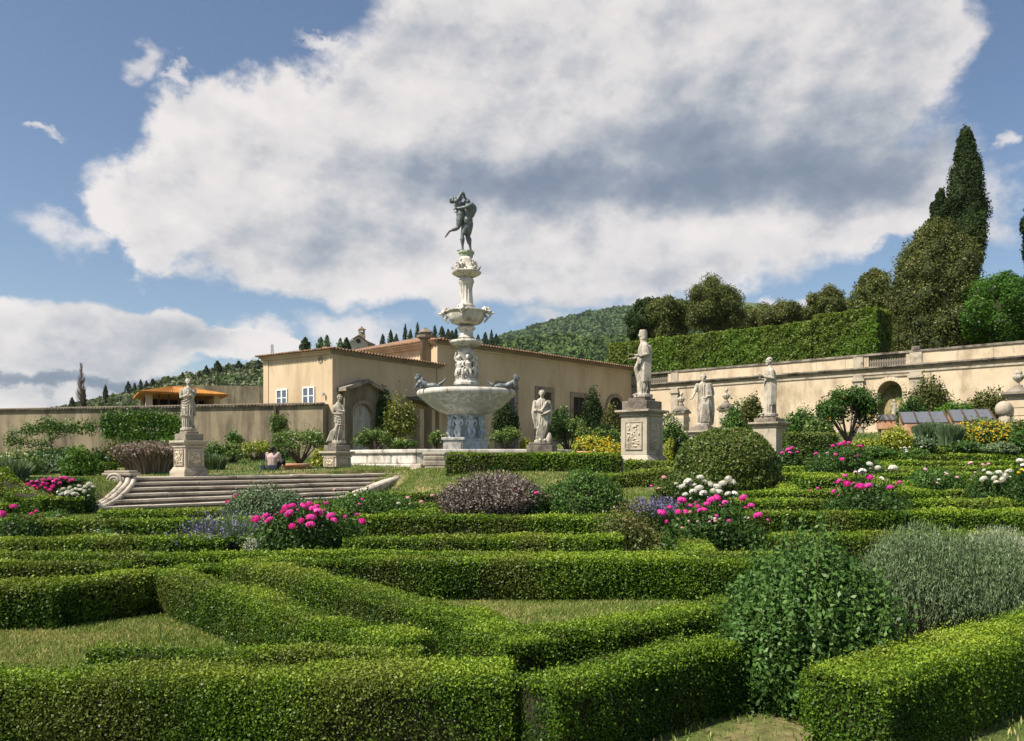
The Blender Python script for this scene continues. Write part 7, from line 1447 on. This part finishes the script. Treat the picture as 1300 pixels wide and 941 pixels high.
# ---------------------------------------------------------------- cold frames
def cold_frame(px0, px1, yt, yb, Y, label):
    a = at(px0, yb, Y); b = at(px1, yb, Y); w = b.x-a.x; r = empty('cold_frame', ((a.x+b.x)/2, Y, a.z), -.35, label, 'cold frame', 'glazed cold frames on the right terrace'); h = (yb-yt)*Y/FPX*1.0; d = 1.2
    mb = MB(); sh = .3
    mb.add([(-w/2, -d/2, -sh), (w/2, -d/2, -sh), (w/2, d/2, -sh), (-w/2, d/2, -sh), (-w/2, -d/2, 0), (w/2, -d/2, 0), (w/2, d/2, h), (-w/2, d/2, h)], [(0, 3, 2, 1), (0, 1, 5, 4), (1, 2, 6, 5), (2, 3, 7, 6), (3, 0, 4, 7), (4, 5, 6, 7)]); mb.build('frame_wall', M['terracotta'], r)
    n = 3; sl = Matrix.Translation((0, 0, 0))
    for i in range(n):
        x0 = -w/2+w*i/n+.03; x1 = -w/2+w*(i+1)/n-.03; g = MB(); g.add([(x0, -d/2-.03, .03), (x1, -d/2-.03, .03), (x1, d/2+.02, h+.04), (x0, d/2+.02, h+.04), (x0, -d/2-.03, .01), (x1, -d/2-.03, .01), (x1, d/2+.02, h+.02), (x0, d/2+.02, h+.02)], [(0, 1, 2, 3), (7, 6, 5, 4), (0, 4, 5, 1), (1, 5, 6, 2), (2, 6, 7, 3), (3, 7, 4, 0)]); g.build('glass_pane', M['cold_glass'], r)
    for i in range(n+1):
        x = -w/2+w*i/n; g = MB(); g.add([(x-.03, -d/2-.05, 0), (x+.03, -d/2-.05, 0), (x+.03, d/2+.04, h), (x-.03, d/2+.04, h), (x-.03, -d/2-.05, .06), (x+.03, -d/2-.05, .06), (x+.03, d/2+.04, h+.07), (x-.03, d/2+.04, h+.07)], [(0, 3, 2, 1), (4, 5, 6, 7), (0, 1, 5, 4), (1, 2, 6, 5), (2, 3, 7, 6), (3, 0, 4, 7)]); g.build('glazing_bar', M['dark_wood'], r)
cold_frame(1115, 1134, 527, 535, 31, 'leftmost small cold frame, behind the big citrus tree'); cold_frame(1146, 1198, 523, 538, 31, 'middle cold frame with tilted glass above the grey grasses'); cold_frame(1209, 1256, 520, 536, 31, 'right cold frame with tilted glass above the golden flowers')
tag(MB().box(-.8, .8, -.12, .12, -.3, -.06).build('planter_edge', M['terracotta'], None, loc=tuple(at(1150, 545, 29.5)), rz=-.2), 'low terracotta bed edging below the middle cold frame', 'edging')

# ---------------------------------------------------------------- the seated woman
def woman():
    Y = 23.9; c = at(346, 599.5, Y); x, y = c.x, c.y; g = tz(x, y); root = empty('person', (x, y, g-.02), -.15, 'woman in pink top and dark trousers seated with her back to us above the steps', 'person')
    s = .92; b = MB()
    torso(b, (0, 0, .13), (0, -.02, .28), (0, 0, .45), (0, .03, .60), (0, .045, .64), s, 1.0); head(b, (0, .05, .70), s, (.35, 1, -.25), hair=0)
    limb(b, [(-.1, .02, .12), (-.22, .42, .34), (-.16, .62, .08)], 'leg', s); limb(b, [(.1, .02, .12), (.2, .42, .34), (.15, .62, .08)], 'leg', s); foot(b, (-.16, .62, .08), (0, 1, 0), s); foot(b, (.15, .62, .08), (0, 1, 0), s)
    limb(b, [(-.19, .02, .56), (-.25, .10, .34), (-.08, .30, .36)], 'arm', s); limb(b, [(.19, .02, .56), (.26, .08, .32), (.10, .28, .36)], 'arm', s); hand(b, (-.08, .3, .36), (.7, .7, 0)); hand(b, (.10, .28, .36), (-.7, .7, 0), side=-1)
    skin = surf('skin', (.50, .30, .21), (.56, .35, .25), scale=6, rough=.6, bump=0); link('body', fuse_mesh(b, 'body', .012, 2), skin, root, True)
    t = MB(); torso(t, (0, 0, .16), (0, -.02, .28), (0, 0, .45), (0, .03, .575), (0, .035, .60), s, 1.18); limb(t, [(-.19, .02, .56), (-.25, .10, .34), (-.13, .25, .355)], 'arm', s*1.35); limb(t, [(.19, .02, .56), (.26, .08, .32), (.14, .23, .355)], 'arm', s*1.35)
    link('sweater', fuse_mesh(t, 'sweater', .013, 2), surf('pink_knit', (.40, .29, .28), (.50, .38, .37), scale=20, rough=.95), root, True)
    t = MB(); t.tube([(-.08, 0, .09), (.08, 0, .09)], [.15, .15], 12); t.ball((0, 0, .12), (.17, .15, .13)); limb(t, [(-.1, .02, .12), (-.22, .42, .34), (-.16, .60, .12)], 'leg', s*1.15); limb(t, [(.1, .02, .12), (.2, .42, .34), (.15, .60, .12)], 'leg', s*1.15)
    link('trousers', fuse_mesh(t, 'trousers', .013, 2), surf('navy', (.015, .017, .03), (.03, .03, .05), scale=9, rough=.9), root, True)
    t = MB(); t.ball((0, .03, .725), (.098, .10, .105)); t.ball((0, -.02, .69), (.085, .07, .08)); t.ball((0, -.055, .75), (.05, .045, .045))
    for i in range(16): t.ball((R.normal()*.05, -.03+R.normal()*.03, .70+R.normal()*.04), .03)
    link('hair', fuse_mesh(t, 'hair', .010, 1), surf('dark_hair', (.012, .009, .007), (.03, .022, .016), scale=20, rough=.6), root, True)
    t = MB(); t.box(-.06, .06, -.05, .05, 0, .14); t.tube([(0, 0, .15), (-.02, .03, .32), (.05, .04, .5)], [.01, .01, .01], 5); o = t.build('bag', surf('bag', (.02, .03, .06), (.04, .05, .09), rough=.8), None, bevel=.02, loc=(x-.27, y-.03, g)); tag(o, 'small dark blue shoulder bag by the left hip of the seated woman', 'bag')
woman()
# ---------------------------------------------------------------- HAZE: thin even air that softens the far hills
hz = MB().box(-1300, 1400, -40, 1500, -1.2, 240).build('haze', None)
hm_, N_, L_ = new_mat('haze_air'); pv = N_.new('ShaderNodeVolumePrincipled'); pv.inputs['Color'].default_value = (.86, .92, 1, 1); pv.inputs['Density'].default_value = .00007; pv.inputs['Anisotropy'].default_value = .2
oo = N_.new('ShaderNodeOutputMaterial'); L_.new(pv.outputs[0], oo.inputs['Volume']); hz.data.materials.clear(); hz.data.materials.append(hm_); tag(hz, kind='stuff')
PERSON = [o for o in COL.objects if o.name == 'person'][0]; PERSON.scale = (.88, .88, .88)
print('LEAVES', N_LEAF[0], 'objects', len(bpy.data.objects))
